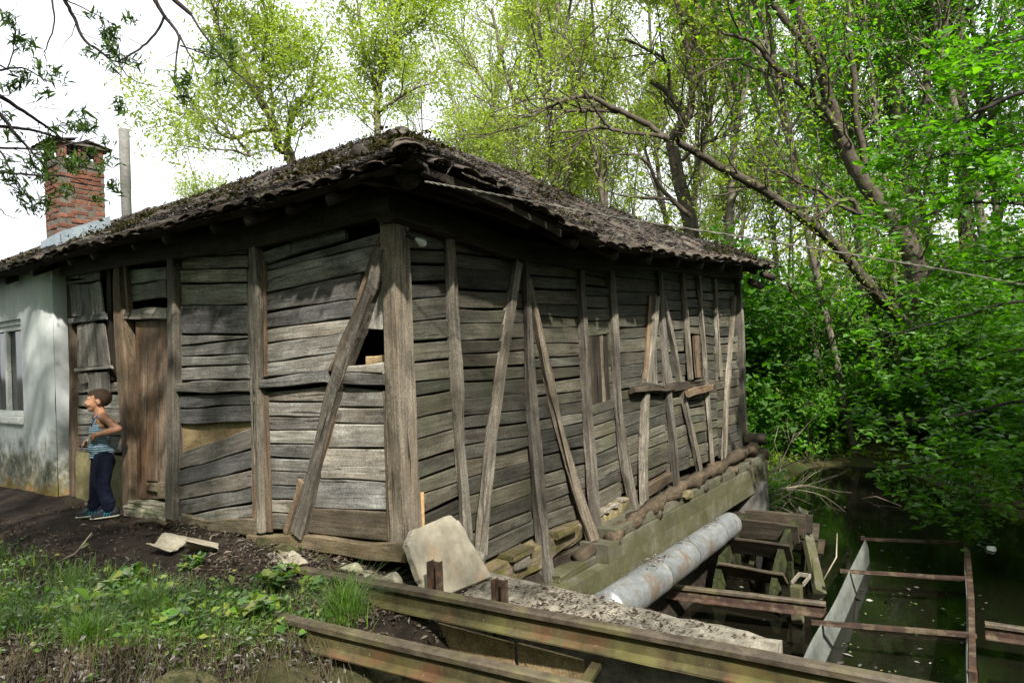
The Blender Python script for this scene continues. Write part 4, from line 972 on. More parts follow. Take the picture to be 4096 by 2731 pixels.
# leaning stone slab
def stone_slab():
    cs = [rw(-0.125, -0.135, -0.30), rw(0.46, -0.145, -0.33), rw(0.335, 0.235, -0.16), rw(0.27, 0.29, -0.14), rw(-0.08, 0.265, -0.13), rw(-0.165, 0.20, -0.15), rw(-0.155, 0.03, -0.22)]
    # outline in the leaning plane, refined and roughened
    out = []
    for i in range(len(cs)):
        a, b = cs[i], cs[(i + 1) % len(cs)]
        for k in range(6):
            p = a.lerp(b, k/6); out.append(p + Vector((RNG.normal(0, .0035), 0, RNG.normal(0, .0035))))
    c = sum(out, Vector())/len(out)
    M = frame((1, 0, 0), (cs[4] - cs[0]).cross(Vector((1, 0, 0))).normalized()*-1, c); Mi = M.inverted()
    loc = [Mi @ p for p in out]; n = len(loc)
    V = []; F = []
    for (y, s) in ((-0.03, .985), (-0.022, 1.0), (0.018, 1.0), (0.03, .97)):
        V += [(p.x*s + RNG.normal(0, .002), y, p.z*s) for p in loc]
    for r in range(3):
        for q in range(n): F.append((r*n + q, r*n + (q + 1) % n, (r + 1)*n + (q + 1) % n, (r + 1)*n + q))
    V.append((0, -.03, 0)); V.append((0, .03, 0))
    for q in range(n):
        F.append((4*n, (q + 1) % n, q)); F.append((4*n + 1, 3*n + q, 3*n + (q + 1) % n))
    o = link('stone_slab', mesh_from('stone_slab', V, F), SLAB, None, M)
    bm = bmesh.new(); bm.from_mesh(o.data); bmesh.ops.recalc_face_normals(bm, faces=bm.faces[:]); bm.to_mesh(o.data); bm.free()
    return o
tag(stone_slab(), 'pale sandstone slab leaning against the foot of the corner post', 'stone slab')

# galvanised pipe of four sections
pa, pb = Vector((1.05, -0.86, -0.47)), Vector((4.3, -0.63, -0.63))
pipe = thing('galvanised_pipe', 'long pale galvanised pipe with rust stains running beside the mill foundation', 'pipe', pa)
fr = [0, .30, .53, .82, 1.0]
for i in range(4):
    a, b = pa.lerp(pb, fr[i]), pa.lerp(pb, fr[i + 1] + (0.008 if i < 3 else 0))
    r = 0.137 - 0.003*i
    V, F = tube_vf([a, a.lerp(b, .02), a.lerp(b, .98), b], [r + .004, r, r, r], 28, cap=True)
    M = frame(b - a, (0, 0, 1), (a + b)/2); Mi = M.inverted()
    link('pipe_section', mesh_from('pipe_section', [Mi @ Vector(v) for v in V], F, True), GALV, pipe, M)
    if i: 
        V, F = tube_vf([a + (b - a)*-.004, a + (b - a)*.004], [r + .006]*2, 28)
        link('collar', mesh_from('collar', [Mi @ Vector(v) for v in V], F, True), RAIL_STEEL, pipe, M)
pl = [(pa.lerp(pb, f).x + RNG.normal(0, .03), pa.lerp(pb, f).y + RNG.normal(0, .035), pa.lerp(pb, f).z + .136) for f in np.concatenate([RNG.normal(.28, .035, 90), RNG.uniform(.1, .9, 40)])]
lv, lf = cards(np.array(pl), .035, up=.9, aspect=4); tag(link('pipe_litter', np_mesh('pipe_litter', lv, lf), DRY, pipe), kind='stuff')
V, F = tube_vf([(0, 0, -1.4), (0, 0, 0)], [.30, .30], 28)
tag(link('round_pillar', mesh_from('round_pillar', V, F, True), rough_mat('pillar_concrete', [(0.3, (0.055, 0.053, 0.046)), (0.7, (0.10, 0.097, 0.086))], 2.5, bump=.2), None, T(6.55, -0.10, -0.58)), 'round grey pillar under the far end of the mill foundation', 'pillar')

# waterwheel
WC, WR = Vector((4.95, -0.90, -1.90)), 1.28
wheel = thing('water_wheel', 'dark mossy waterwheel with weathered paddles turning below the pipe', 'waterwheel', (WC.x, WC.y, WC.z))
W_MOSS = rough_mat('wheel_moss', [(0.25, (0.008, 0.008, 0.006)), (0.5, (0.022, 0.025, 0.009)), (0.8, (0.06, 0.08, 0.015))], 6., bump=.7, dist=.03)
for y0 in (-0.56, -1.14):
    for k in range(28):
        a0, a1 = 2*pi*k/28, 2*pi*(k + .98)/28
        V = []
        for a in (a0, a1):
            for r in (WR - .28, WR - .06):
                for y in (y0 - .03, y0 + .03): V.append((WC.x + r*cos(a), y, WC.z + r*sin(a)))
        link('rim_segment', mesh_from('rim_segment', V, [(0, 1, 3, 2), (4, 6, 7, 5), (0, 4, 5, 1), (2, 3, 7, 6), (0, 2, 6, 4), (1, 5, 7, 3)]), W_MOSS, wheel)
for k in range(22):
    a = 2*pi*(k + .3)/22
    d = Vector((cos(a), 0, sin(a))); tn = Vector((-sin(a), 0, cos(a)))
    c = WC + d*(WR - .12)
    A, B = c + Vector((0, .34, 0)), c + Vector((0, -.34, 0))
    plank('paddle', A - d*.11, B - d*.11, B + d*.11, A + d*.11, tn, .03, DARK_WOOD if k % 3 == 1 else ROT_WOOD, wheel, wav=.006)
    if False: plank('sole_board', c - d*.12 + tn*.15 + Vector((0, .3, 0)), c - d*.12 + tn*.15 + Vector((0, -.3, 0)), c - d*.12 - tn*.15 + Vector((0, -.3, 0)), c - d*.12 - tn*.15 + Vector((0, .3, 0)), d, .02, ROT_WOOD, wheel)
for y0 in (-0.56, -1.14):
    for k in range(4):
        a = pi*k/4 + .2; d = Vector((cos(a), 0, sin(a)))
        beam('spoke', [Vector((WC.x, y0, WC.z)) - d*(WR - .2), Vector((WC.x, y0, WC.z)) + d*(WR - .2)], .09, .05, (0, -1, 0), W_MOSS, wheel)
log('axle', [(WC.x, -0.2, WC.z), (WC.x, -1.9, WC.z)], [.12, .12], ROT_WOOD, wheel)
# wheel support: leaning concrete strut and square post with bracket
tag(beam('leaning_strut', [(5.75, -1.05, -0.72), (4.62, -1.47, -1.32)], .13, .07, (-.5, -.7, .5), CONCRETE, None, jit=.003), 'grey concrete strut leaning down beside the waterwheel', 'strut')
sp = thing('bearing_post', 'pale concrete bearing post with steel bracket standing in the water beside the wheel', 'post', (3.75, -1.43, -1.9))
block('shaft', (3.70, -1.48, -1.9), (3.80, -1.38, -1.0), CONCRETE, sp, .01)
for lo, hi in [((3.80, -1.49, -1.02), (4.10, -1.475, -.98)), ((3.80, -1.385, -1.02), (4.10, -1.37, -.98)), ((4.085, -1.474, -1.02), (4.10, -1.386, -.98))]:
    block('bracket', lo, hi, rough_mat('painted_steel', [(0.3, (0.12, 0.10, 0.08)), (0.7, (0.24, 0.22, 0.18))], 12.), sp, .003)

# steel flume
flume = thing('steel_flume', 'open steel flume with grey sheet sides and rusty cross bars above the pond', 'flume', (4.1, -2.3, -1.35))
SHEET = rough_mat('grey_sheet_steel', [(0.25, (0.075, 0.082, 0.075)), (0.5, (0.135, 0.145, 0.132)), (0.8, (0.21, 0.22, 0.2))], 3., rough=.6, bump=.12, spots=[((0.2, 0.17, 0.1), .58, .7, .6, 3.)], metal=.15)
nf = 30
for side, (ya, yb) in enumerate([((-1.84), (-1.70)), ((-2.86), (-2.67))]):
    V, F = [], []
    for i in range(nf + 1):
        f = i/nf; x = 2.05 + (5.95 - 2.05)*f + side*.30; y = ya + (yb - ya)*f + .008*sin(9*f + side)
        top = -1.05 + .012*sin(13*f); bot = -1.37 + .035*sin(6*f + 1)
        for (dy, z) in [(0, top), (0.02*sin(5*f), (top + bot)/2), (-.02, bot)]:
            V += [(x, y + dy, z), (x, y + dy - .006, z)]
    for i in range(nf):
        for j in range(2):
            a = 6*i + 2*j; F.append((a, a + 6, a + 8, a + 2)); F.append((a + 1, a + 3, a + 9, a + 7))
        F.append((6*i, 6*i + 1, 6*i + 7, 6*i + 6))
    link('side_sheet', mesh_from('side_sheet', V, F, True), SHEET, flume)
block('flume_floor', (2.1, -2.85, -1.395), (6.1, -1.76, -1.385), rough_mat('flume_silt', [(.3, (.02, .02, .012)), (.7, (.07, .07, .045))], 4.), flume, 0)
for (a, b) in [((5.89, -1.70), (6.22, -2.68)), ((4.55, -1.72), (4.85, -2.76)), ((3.05, -1.77), (3.38, -2.84))]:
    A, B = Vector((*a, -1.035)), Vector((*b, -1.035))
    A += (A - B).normalized()*.05; B -= (A - B).normalized()*.03
    beam('cross_bar', [A, A.lerp(B, .5), B], .055, .03, (0, 0, 1), RUST, flume, jit=.002)
beam('edge_bar', [(2.6, -2.875, -1.03), (4.3, -2.80, -1.04), (6.22, -2.69, -1.035)], .05, .04, (0, 0, 1), RUST, flume, jit=.003)
beam('corner_bar', [(5.90, -1.69, -1.30), (5.90, -1.69, -1.02)], .04, .04, (0, -1, 0), RUST, flume, jit=.002)
beam('corner_bar', [(2.62, -2.90, -1.6), (2.62, -2.90, -1.02)], .05, .05, (0, -1, 0), RUST, flume, jit=.002)
for (x, y, s, lab) in [(7.2, -2.9, .08, 'white scrap of litter floating by the far right corner of the flume'), (7.6, .2, .11, 'pale rag caught at the foot of the bank behind the pillar')]:
    tag(rock('floating_scrap', (x, y, -1.34), (s, s*.6, .03), PAINT, None, seed=int(x*10), jag=.35), lab, 'litter')

# service wire and bulb
bl = thing('light_bulb', 'clear glass light bulb in a black holder beside the corner post under the eave', 'bulb', (0.05, -0.14, 2.10))
V, F = [], []
prof = [(0.0, .0), (.012, .0), (.013, .02), (.022, .04), (.029, .062), (.026, .08), (.014, .092), (0.0, .095)]
for i, (r, z) in enumerate(prof):
    for q in range(14): V.append((r*cos(2*pi*q/14), r*sin(2*pi*q/14), z))
for i in range(len(prof) - 1):
    for q in range(14): F.append((i*14 + q, i*14 + (q + 1) % 14, (i + 1)*14 + (q + 1) % 14, (i + 1)*14 + q))
m = MT('bulb_glass'); BG = m.done(m.bsdf((0.75, 0.78, 0.72), 0.05, spec=.6, **{'Alpha': 0.35}))
Mb = frame(Vector((.62, -.55, -.55)), (0, 0, 1), (0.055, -0.13, 2.11)) @ Matrix.Rotation(pi/2, 4, 'Y')
link('glass', mesh_from('glass', V, F, True), BG, bl, Mb)
BLACK = rough_mat('black_bakelite', [(.3, (.006, .006, .006)), (.7, (.02, .02, .02))], 5., rough=.4)
V, F = tube_vf([(0, 0, -.05), (0, 0, -.03), (0, 0, .004), (0, 0, .012)], [.03, .026, .022, .018], 14)
link('holder', mesh_from('holder', V, F, True), BLACK, bl, Mb)
V, F = tube_vf([Vector((0.02, -0.06, 2.27)), Vector((0.02, -.09, 2.18)), Vector((.03, -.10, 2.13))], [.006]*3, 6)
link('cable', mesh_from('cable', V, F, True), BLACK, bl)
wire = thing('overhead_wire', 'twisted overhead service wire running from the eave off to the right', 'wire', (-0.2, -0.5, 2.33))
WIRE = rough_mat('weathered_wire', [(.3, (.08, .075, .06)), (.7, (.2, .19, .16))], 20., rough=.6)
P = [Vector(p) for p in [(-0.24, -0.52, 2.345), (-0.02, -0.70, 2.30), (0.35, -0.95, 2.235), (0.723, -1.19, 2.174), (1.6, -1.70, 2.08), (2.6, -2.28, 1.97), (3.6, -2.86, 1.85), (4.6, -3.44, 1.72), (5.6, -4.02, 1.60)]]
def dense(P, n):
    out = []
    for i in range(len(P) - 1):
        p0, p1, p2, p3 = P[max(i - 1, 0)], P[i], P[i + 1], P[min(i + 2, len(P) - 1)]
        for k in range(n):
            t = k/n
            out.append(0.5*((2*p1) + (p2 - p0)*t + (2*p0 - 5*p1 + 4*p2 - p3)*t*t + (3*p1 - p0 - 3*p2 + p3)*t**3))
    return out + [P[-1]]
D_ = dense(P, 24)
for s in (0, pi):
    V, F = tube_vf([p + Vector((0, .0036*cos(i*.9 + s), .0036*sin(i*.9 + s))) for i, p in enumerate(D_)], [.0038]*len(D_), 6)
    link('strand', mesh_from('strand', V, F, True), WIRE, wire)
for k in (30, 54, 84, 108, 132, 156, 180):
    p = D_[k]; V, F = tube_vf([p - (D_[k + 1] - p)*.3, p + (D_[k + 1] - p)*.3], [.008]*2, 8)
    link('tie', mesh_from('tie', V, F, True), WIRE, wire)

# loose things on the ground
def bent_sheet(name, loc, size, rot, curl, mat, label, cat, group=None):
    V, F = [], []; n = 8
    for i in range(n + 1):
        for j in range(5):
            x = (i/n - .5)*size[0]; y = (j/4 - .5)*size[1]
            z = curl*abs(math.sin((i/n - .35)*3.4))*size[0] + .01*sin(9*y + i)
            for d in (0, .006): V.append((x + RNG.normal(0, .004), y + RNG.normal(0, .004), z + d))
    W_ = 10
    for i in range(n):
        for j in range(4):
            a = i*W_ + 2*j; F.append((a, a + W_, a + W_ + 2, a + 2)); F.append((a + 1, a + 3, a + W_ + 3, a + W_ + 1))
    for i in range(n):
        a = i*W_; F.append((a, a + 1, a + W_ + 1, a + W_)); a += 8; F.append((a, a + W_, a + W_ + 1, a + 1))
    for i in (0, n):
        for j in range(4):
            a = i*W_ + 2*j; F.append((a, a + 2, a + 3, a + 1) if i == 0 else (a, a + 1, a + 3, a + 2))
    o = link(name, mesh_from(name, V, F), mat, None, T(*loc) @ Matrix.Rotation(rot[2], 4, 'Z') @ Matrix.Rotation(rot[0], 4, 'X') @ Matrix.Rotation(rot[1], 4, 'Y'))
    return tag(o, label, cat, group)
PALE = rough_mat('pale_crust', [(.25, (.17, .145, .105)), (.5, (.29, .262, .2)), (.8, (.40, .37, .3))], 6., bump=.4)
bent_sheet('broken_slab_piece', (-0.50, 2.02, -.01), (.24, .20), (.25, -.1, .5), .2, PALE, 'pale broken slab fragment at the edge of the dark path, left one of the pair', 'fragment')
bent_sheet('broken_slab_piece', (-0.42, 1.70, -.01), (.28, .22), (.3, .15, 1.0), .2, PALE, 'larger pale broken slab fragment poking out of the leaf litter near the wall', 'fragment')
bent_sheet('curled_bark', (-0.36, 0.70, 0.0), (.13, .24), (.05, .1, -.35), .45, PALE, 'small curled white scrap lying beside the end of the rail', 'scrap')
tag(plank('loose_board', (-0.22, 1.17, -0.02), (-.36, .80, -.045), (-.25, .78, -.015), (-.08, 1.10, .02), Vector((-.2, 0, 1)), .02, WEATHERED, None), 'short grey board lying in the leaf litter by the wall foot', 'board')
tag(log('fallen_stick', [(-.28, 2.95, .03), (-.22, 2.75, .05), (-.2, 2.62, .03)], [.022, .025, .018], ROT_WOOD, None, 8), 'short rotten stick lying under the door step', 'stick')
tag(log('fallen_stick', [(-1.05, 2.55, -.05), (-.98, 2.4, .02), (-.9, 2.32, .16)], [.007, .006, .004], TWIG, None, 6), 'thin bare stick poking up from the dark path in front of the boy', 'stick')
# bank stones under the rails
for i, (x, y, z, s, mt, lab) in enumerate([
    (-1.06, -0.10, -0.40, (.22, .26, .20), MOSSY, 'large mossy boulder in the bank below the buried rail end'),
    (-0.80, -0.42, -0.46, (.20, .26, .20), MOSSY, 'round mossy boulder under the middle of the near rail'),
    (-1.40, 0.22, -0.42, (.24, .26, .20), MOSSY, 'mossy boulder low in the bank at the bottom edge of the picture'),
    (-1.02, -0.40, -0.74, (.17, .16, .12), STONE, 'pale ochre stone at the water edge below the rails'),
    (-1.25, -0.18, -0.76, (.15, .14, .10), MOSSY, 'small dark stone wedged between boulders at the bottom edge'),
    (-0.50, -0.52, -0.42, (.18, .20, .18), MOSSY, 'mossy boulder tucked between the two rails by the form boards'),
    (-1.75, 0.65, -0.42, (.26, .24, .20), MOSSY, 'mossy bank boulder at the lower left under dry grass')]):
    tag(rock('boulder', (x, y, z), s, mt, None, seed=80 + i, sub=4, jag=.24), lab, 'boulder', 'boulders in the channel bank')
# ------------------------------------------------------------------ vegetation helpers
class Wood:
    """collects branch tubes as numpy arrays"""
    def __init__(s): s.V, s.F, s.n = [], [], 0
    def tube(s, P, R, k):
        P = np.asarray(P, float); R = np.asarray(R, float); n = len(P)
        t = np.gradient(P, axis=0); t /= np.linalg.norm(t, axis=1)[:, None] + 1e-9
        ref = np.array([0.31, 0.17, 0.93]) if abs(t[0] @ np.array([0.31, 0.17, 0.93])) < .9 else np.array([1., 0, 0])
        nr = np.cross(t, ref); nr /= np.linalg.norm(nr, axis=1)[:, None] + 1e-9
        bn = np.cross(t, nr)
        a = np.arange(k)*2*pi/k
        V = P[:, None, :] + R[:, None, None]*(np.cos(a)[None, :, None]*nr[:, None, :] + np.sin(a)[None, :, None]*bn[:, None, :])
        i = np.arange(n - 1)[:, None]*k; q = np.arange(k)[None, :]; q2 = (q + 1) % k
        F = np.stack([i + q, i + q2, i + k + q2, i + k + q], -1).reshape(-1, 4) + s.n
        s.V.append(V.reshape(-1, 3)); s.F.append(F); s.n += n*k
    def mesh(s, name): return np_mesh(name, np.concatenate(s.V), np.concatenate(s.F), True)

def wander(rng, p, d, L, n, bend=0.12, up=0.0):
    P = [np.array(p, float)]; d = np.array(d, float); d /= np.linalg.norm(d)
    for i in range(n):
        d = d + rng.normal(0, bend, 3) + np.array([0, 0, up]); d /= np.linalg.norm(d)
        P.append(P[-1] + d*L/n)
    return np.array(P)
def at_frac(P, f):
    i = min(int(f*(len(P) - 1)), len(P) - 2); g = f*(len(P) - 1) - i
    return P[i]*(1 - g) + P[i + 1]*g, (P[i + 1] - P[i])/(np.linalg.norm(P[i + 1] - P[i]) + 1e-9)
def side_dir(rng, t, ang, up=0.0):
    r = rng.normal(0, 1, 3); r -= t*(r @ t); r /= np.linalg.norm(r) + 1e-9
    d = t*cos(ang) + r*sin(ang); d[2] += up; return d/np.linalg.norm(d)

def grow(W, rng, limbs, levels, tips):
    """limbs: list of (P, R); levels: list of dicts; tips collects the last polylines"""
    for lv, c in enumerate(levels):
        new = []
        for P, R in limbs:
            L = np.linalg.norm(np.diff(P, axis=0), axis=1).sum()
            n = max(1, int(rng.poisson(c['per_m']*L*(1 - c['from']))))
            for _ in range(n):
                f = c['from'] + (1 - c['from'])*rng.random()**c.get('bias', 1.0)
                p, t = at_frac(P, f); r0 = np.interp(f, np.linspace(0, 1, len(R)), R)
                l = c['len']*(1 - c.get('taper', .5)*f)*rng.uniform(.6, 1.3)
                ln = min(l, L*c.get('maxr', .8))
                d = side_dir(rng, t, c['ang']*rng.uniform(.7, 1.3), c.get('up', 0.15))
                Q = wander(rng, p, d, ln, c['n'], c.get('bend', .15), c.get('grow_up', .05))
                rr = np.linspace(min(r0*.65, c['r']), c['r']*.28, len(Q))
                if c.get('draw', True): W.tube(Q, rr, c['k'])
                new.append((Q, rr))
        limbs = new
    tips += [P for P, _ in limbs]
    return limbs

def leaves_on(rng, tips, per, spread, size, aspect=2.0, up=0.35, droop=0.1, curl=.25, start=0.25):
    C = []
    for P in tips:
        f = start + (1 - start)*rng.random(per)
        x = f*(len(P) - 1); i = np.minimum(x.astype(int), len(P) - 2); g = (x - i)[:, None]
        C.append(P[i]*(1 - g) + P[i + 1]*g)
    C = np.concatenate(C); C = C + rng.normal(0, spread, C.shape)
    return cards(C, size, up=up, aspect=aspect, curl=curl, rng=rng, droop=droop)

LEAF_LIME = leaf_mat('leaf_lime', [(0.22, 0.32, 0.045), (0.30, 0.40, 0.06), (0.38, 0.45, 0.10), (0.26, 0.36, 0.05)], 0.62, (1.2, 1.25, 0.55))
LEAF_SPRING = leaf_mat('leaf_spring', [(0.15, 0.28, 0.018), (0.21, 0.35, 0.025), (0.28, 0.40, 0.035), (0.17, 0.30, 0.02)], 0.6, (1.25, 1.25, 0.4))
LEAF_GREEN = leaf_mat('leaf_green', [(0.07, 0.20, 0.012), (0.10, 0.27, 0.016), (0.15, 0.34, 0.025), (0.085, 0.23, 0.014)], 0.6, (1.2, 1.35, 0.35))
LEAF_DEEP = leaf_mat('leaf_deep', [(0.045, 0.14, 0.010), (0.065, 0.19, 0.014), (0.09, 0.24, 0.018)], 0.55, (1.25, 1.35, 0.35))
LEAF_ASH = leaf_mat('leaf_narrow', [(0.05, 0.10, 0.025), (0.08, 0.15, 0.03), (0.11, 0.19, 0.035)], 0.45, (1.25, 1.3, 0.55))

def add_tree(label, wood_me, crown_me, bark, leafm, M, group=None, name='tree', base=None):
    base = base if base is not None else M.translation
    t = thing(name, label, 'tree', base, group)
    link('trunk', wood_me, bark, t, M); 
    if crown_me is not None: link('crown', crown_me, leafm, t, M)
    return t

# ------------------------------------------------------------------ forest trees: a few grown kinds, set out one by one
def forest_kind(seed, H, r0, lean, base, crown_r, leaf, per, up=.4, fork=True, dens=1.0):
    rng = np.random.default_rng(seed); W = Wood(); tips = []
    P = wander(rng, (0, 0, -0.3), (lean, lean*.4, 1), H*.75, 10, .055, .03)
    R = np.linspace(r0, r0*.35, len(P)); W.tube(P, R, 9)
    limbs = [(P, R)]
    if fork:
        for k in range(2):
            p, t = at_frac(P, .45 + .15*k); Q = wander(rng, p, side_dir(rng, t, .35, .3), H*.5, 8, .08, .05)
            rr = np.linspace(r0*.55, r0*.16, len(Q)); W.tube(Q, rr, 7); limbs.append((Q, rr))
    grow(W, rng, limbs, [dict(per_m=1.9*dens, **{'from': base}, len=crown_r, ang=.85, n=6, k=5, r=r0*.3, up=.25, bend=.14, taper=.5),
                         dict(per_m=3.6*dens, **{'from': .2}, len=crown_r*.45, ang=.7, n=4, k=4, r=r0*.10, up=.2, bend=.18),
                         dict(per_m=4.2*dens, **{'from': .15}, len=.7, ang=.7, n=3, k=3, r=.012, up=.1, bend=.2)], tips)
    lv, lf = leaves_on(rng, tips, per, .2, leaf, up=up, droop=.15)
    return W.mesh('trunk'), np_mesh('crown', lv, lf), len(lf)
KINDS = [forest_kind(11, 17, .115, .05, .26, 3.2, .115, 14), forest_kind(12, 19, .10, -.06, .30, 2.8, .115, 14), forest_kind(13, 15, .085, .12, .2, 2.8, .11, 14), forest_kind(14, 20, .14, .02, .26, 3.6, .12, 12), forest_kind(15, 12, .055, -.1, .12, 2.4, .105, 18, fork=False)]
# the wood: (x, y, kind, turn, scale)
rr = random.Random(5)
def cam_polar(ang, dist):            # degrees left of the camera axis, metres
    a = YAW + radians(ang); return CAM.x + dist*cos(a), CAM.y + dist*sin(a)
wood_spots = []
for ring, (dist, n, a0, a1) in enumerate([(17, 5, -44, -16), (21, 8, -44, -3), (26, 10, -44, 4), (32, 11, -44, 6), (40, 13, -44, 9)]):
    for i in range(n):
        ang = a0 + (a1 - a0)*(i + rr.uniform(.1, .9))/n
        d = dist + rr.uniform(-2, 2)
        x, y = cam_polar(ang, d)
        if -1 < x < 8.5 and -1 < y < 16: continue
        wood_spots.append((x, y, ang, d))
wood_spots += [(*cam_polar(a_, d_), a_, d_) for a_, d_ in ((26, 25), (23, 27), (19, 24), (15, 28), (11, 25))]
for i, (x, y, ang, d) in enumerate(wood_spots):
    k = rr.choice([0, 1, 2, 3, 4, 1, 2]); s = rr.uniform(.8, 1.15)
    if ang > 10: k, s = (2, 4)[i % 2], rr.uniform(.62, .72)
    w, c, _ = KINDS[k]
    left = ang > -18
    lm = LEAF_LIME if left else (LEAF_SPRING if d > 22 else LEAF_GREEN)
    M = T(x, y, gz(x, y)) @ Matrix.Rotation(rr.uniform(0, 6.28), 4, 'Z') @ Matrix.Diagonal((s, s, s*rr.uniform(.95, 1.15), 1))
    t = thing('forest_tree', ('slender lime green tree rising behind the mill roof' if ang > -8 else 'slender lime green tree standing beyond the far end of the mill roof') if left else ('slim grey trunked tree deep in the bright wood beyond the pond' if d > 22 else 'tall grey trunked tree at the front of the wood beyond the pond'), 'tree', M.translation, ('trees behind the roof' if ang > -8 else 'lime trees past the roof end') if left else ('trees deep in the wood' if d > 22 else 'trees at the front of the wood'))
    ow = link('trunk', w, None, t, M); ow_c = link('crown', c, None, t, M)
    for o, mt in ((ow, BARK_PALE), (ow_c, lm)):
        if len(o.data.materials) == 0: o.data.materials.append(mt)
        o.material_slots[0].link = 'OBJECT'; o.material_slots[0].material = mt

# ------------------------------------------------------------------ trees with a shape of their own
def spline(P, n=5):
    return np.array([tuple(v) for v in dense([Vector(p) for p in P], n)])
def own_tree(label, limbs, levels, seed, bark, leafm, per, leaf, spread=.12, aspect=2.0, up=.35, droop=.1, k=10, name='tree', root=None, roughen=.0, group=None, start=.25, thin=1.0):
    """limbs: list of (points, r_start, r_end)"""
    rng = np.random.default_rng(seed); W = Wood(); tips = []; L = []
    for P, r0, r1 in limbs:
        Q = spline(P); Q[1:] = Q[1:] + rng.normal(0, .008, Q[1:].shape)
        R = np.linspace(r0, r1, len(Q))*thin*(1 + rng.normal(0, .03, len(Q))); W.tube(Q, R, k); L.append((Q, R))
    if levels: grow(W, rng, L, levels, tips)
    base = Vector(limbs[0][0][0]) if root is None else Vector(root)
    t = thing(name, label, 'tree', base, group)
    link('trunk', W.mesh('trunk'), bark, t)
    if per:
        lv, lf = leaves_on(rng, tips, per, spread, leaf, aspect=aspect, up=up, droop=droop, start=start)
        link('crown', np_mesh('crown', lv, lf), leafm, t)
    return t
T_ARCH = [([(13.89, -1.89, 0.13), (13.22, -1.75, 0.94), (12.49, -1.5, 1.62), (11.63, -1.08, 2.31), (10.74, -0.63, 3.12), (9.95, -0.29, 3.55), (9.02, 0.22, 4.04), (8.15, 0.67, 4.37), (7.37, 0.98, 4.63)], 0.26, 0.1), ([(7.28, 1.11, 4.68), (7.0, 1.32, 4.89), (6.71, 1.55, 5.05), (6.47, 1.7, 5.13), (6.23, 1.86, 5.25), (5.98, 2.03, 5.23), (5.74, 2.19, 5.11), (5.49, 2.38, 4.96), (5.28, 2.5, 4.74), (5.01, 2.71, 4.64), (4.68, 2.99, 4.52)], 0.1, 0.015), ([(7.28, 1.11, 4.68), (7.05, 1.23, 4.71), (6.68, 1.55, 4.75), (6.38, 1.76, 4.79), (6.12, 1.93, 4.72), (5.94, 1.99, 4.5), (5.75, 2.06, 4.25), (5.63, 2.04, 3.92)], 0.075, 0.012), ([(6.64, 1.64, 5.08), (6.27, 1.87, 5.06), (5.88, 2.13, 5.02), (5.63, 2.17, 5.11), (5.29, 2.36, 5.1), (4.97, 2.53, 4.94), (4.65, 2.69, 4.79)], 0.06, 0.01), ([(6.38, 1.67, 4.77), (6.19, 1.75, 4.95), (6.06, 1.75, 5.05), (5.91, 1.79, 5.1)], 0.05, 0.02), ([(6.05, 1.77, 5.18), (6.08, 1.97, 5.42), (6.19, 2.06, 5.88), (6.23, 2.25, 6.25), (6.24, 2.49, 6.53)], 0.04, 0.01), ([(6.0, 1.86, 4.68), (5.7, 2.09, 4.64), (5.46, 2.25, 4.53), (5.3, 2.31, 4.21), (5.12, 2.41, 3.9)], 0.04, 0.008), ([(5.71, 2.08, 4.96), (5.47, 2.25, 4.66), (5.25, 2.37, 4.43), (5.05, 2.5, 4.13)], 0.03, 0.006), ([(7.27, 1.13, 4.66), (7.14, 1.31, 4.48), (7.05, 1.44, 4.42), (6.92, 1.61, 4.45)], 0.03, 0.01)]
T_MID = [([(13.29, 3.07, 3.87), (13.21, 3.16, 4.85), (13.12, 3.26, 5.4), (13.03, 3.35, 6.27)], 0.3, 0.24), ([(12.99, 3.41, 6.24), (12.94, 3.33, 6.5), (12.99, 3.11, 6.82), (12.91, 3.07, 7.08), (12.73, 3.17, 7.37), (12.52, 3.32, 7.59), (12.26, 3.53, 7.78)], 0.18, 0.09), ([(13.08, 3.28, 6.52), (13.21, 3.09, 6.87), (13.3, 2.96, 7.22), (13.33, 2.9, 7.79), (13.29, 2.93, 8.51), (13.2, 3.04, 9.23), (13.12, 3.12, 9.95)], 0.2, 0.08), ([(12.82, 3.27, 7.56), (12.56, 3.17, 7.99), (12.22, 3.19, 8.23), (11.74, 3.41, 8.34), (11.3, 3.56, 8.41), (10.84, 3.77, 8.34)], 0.08, 0.02), ([(13.29, 2.93, 8.44), (13.38, 2.79, 9.0), (13.42, 2.72, 9.5), (13.46, 2.66, 9.92)], 0.1, 0.05), ([(11.82, 2.53, 4.29), (11.48, 2.71, 4.53), (11.1, 2.94, 4.93), (10.82, 3.03, 5.31), (10.54, 3.13, 5.52), (10.13, 3.4, 5.5), (9.8, 3.58, 5.4)], 0.1, 0.02), ([(11.39, 2.77, 4.63), (10.97, 3.07, 4.64), (10.57, 3.33, 4.64), (10.24, 3.5, 4.66)], 0.07, 0.03), ([(12.2, 2.81, 5.67), (12.44, 2.47, 6.03), (12.72, 2.08, 6.17), (12.88, 1.85, 6.46), (12.91, 1.81, 6.73), (12.77, 1.98, 7.21)], 0.08, 0.02)]
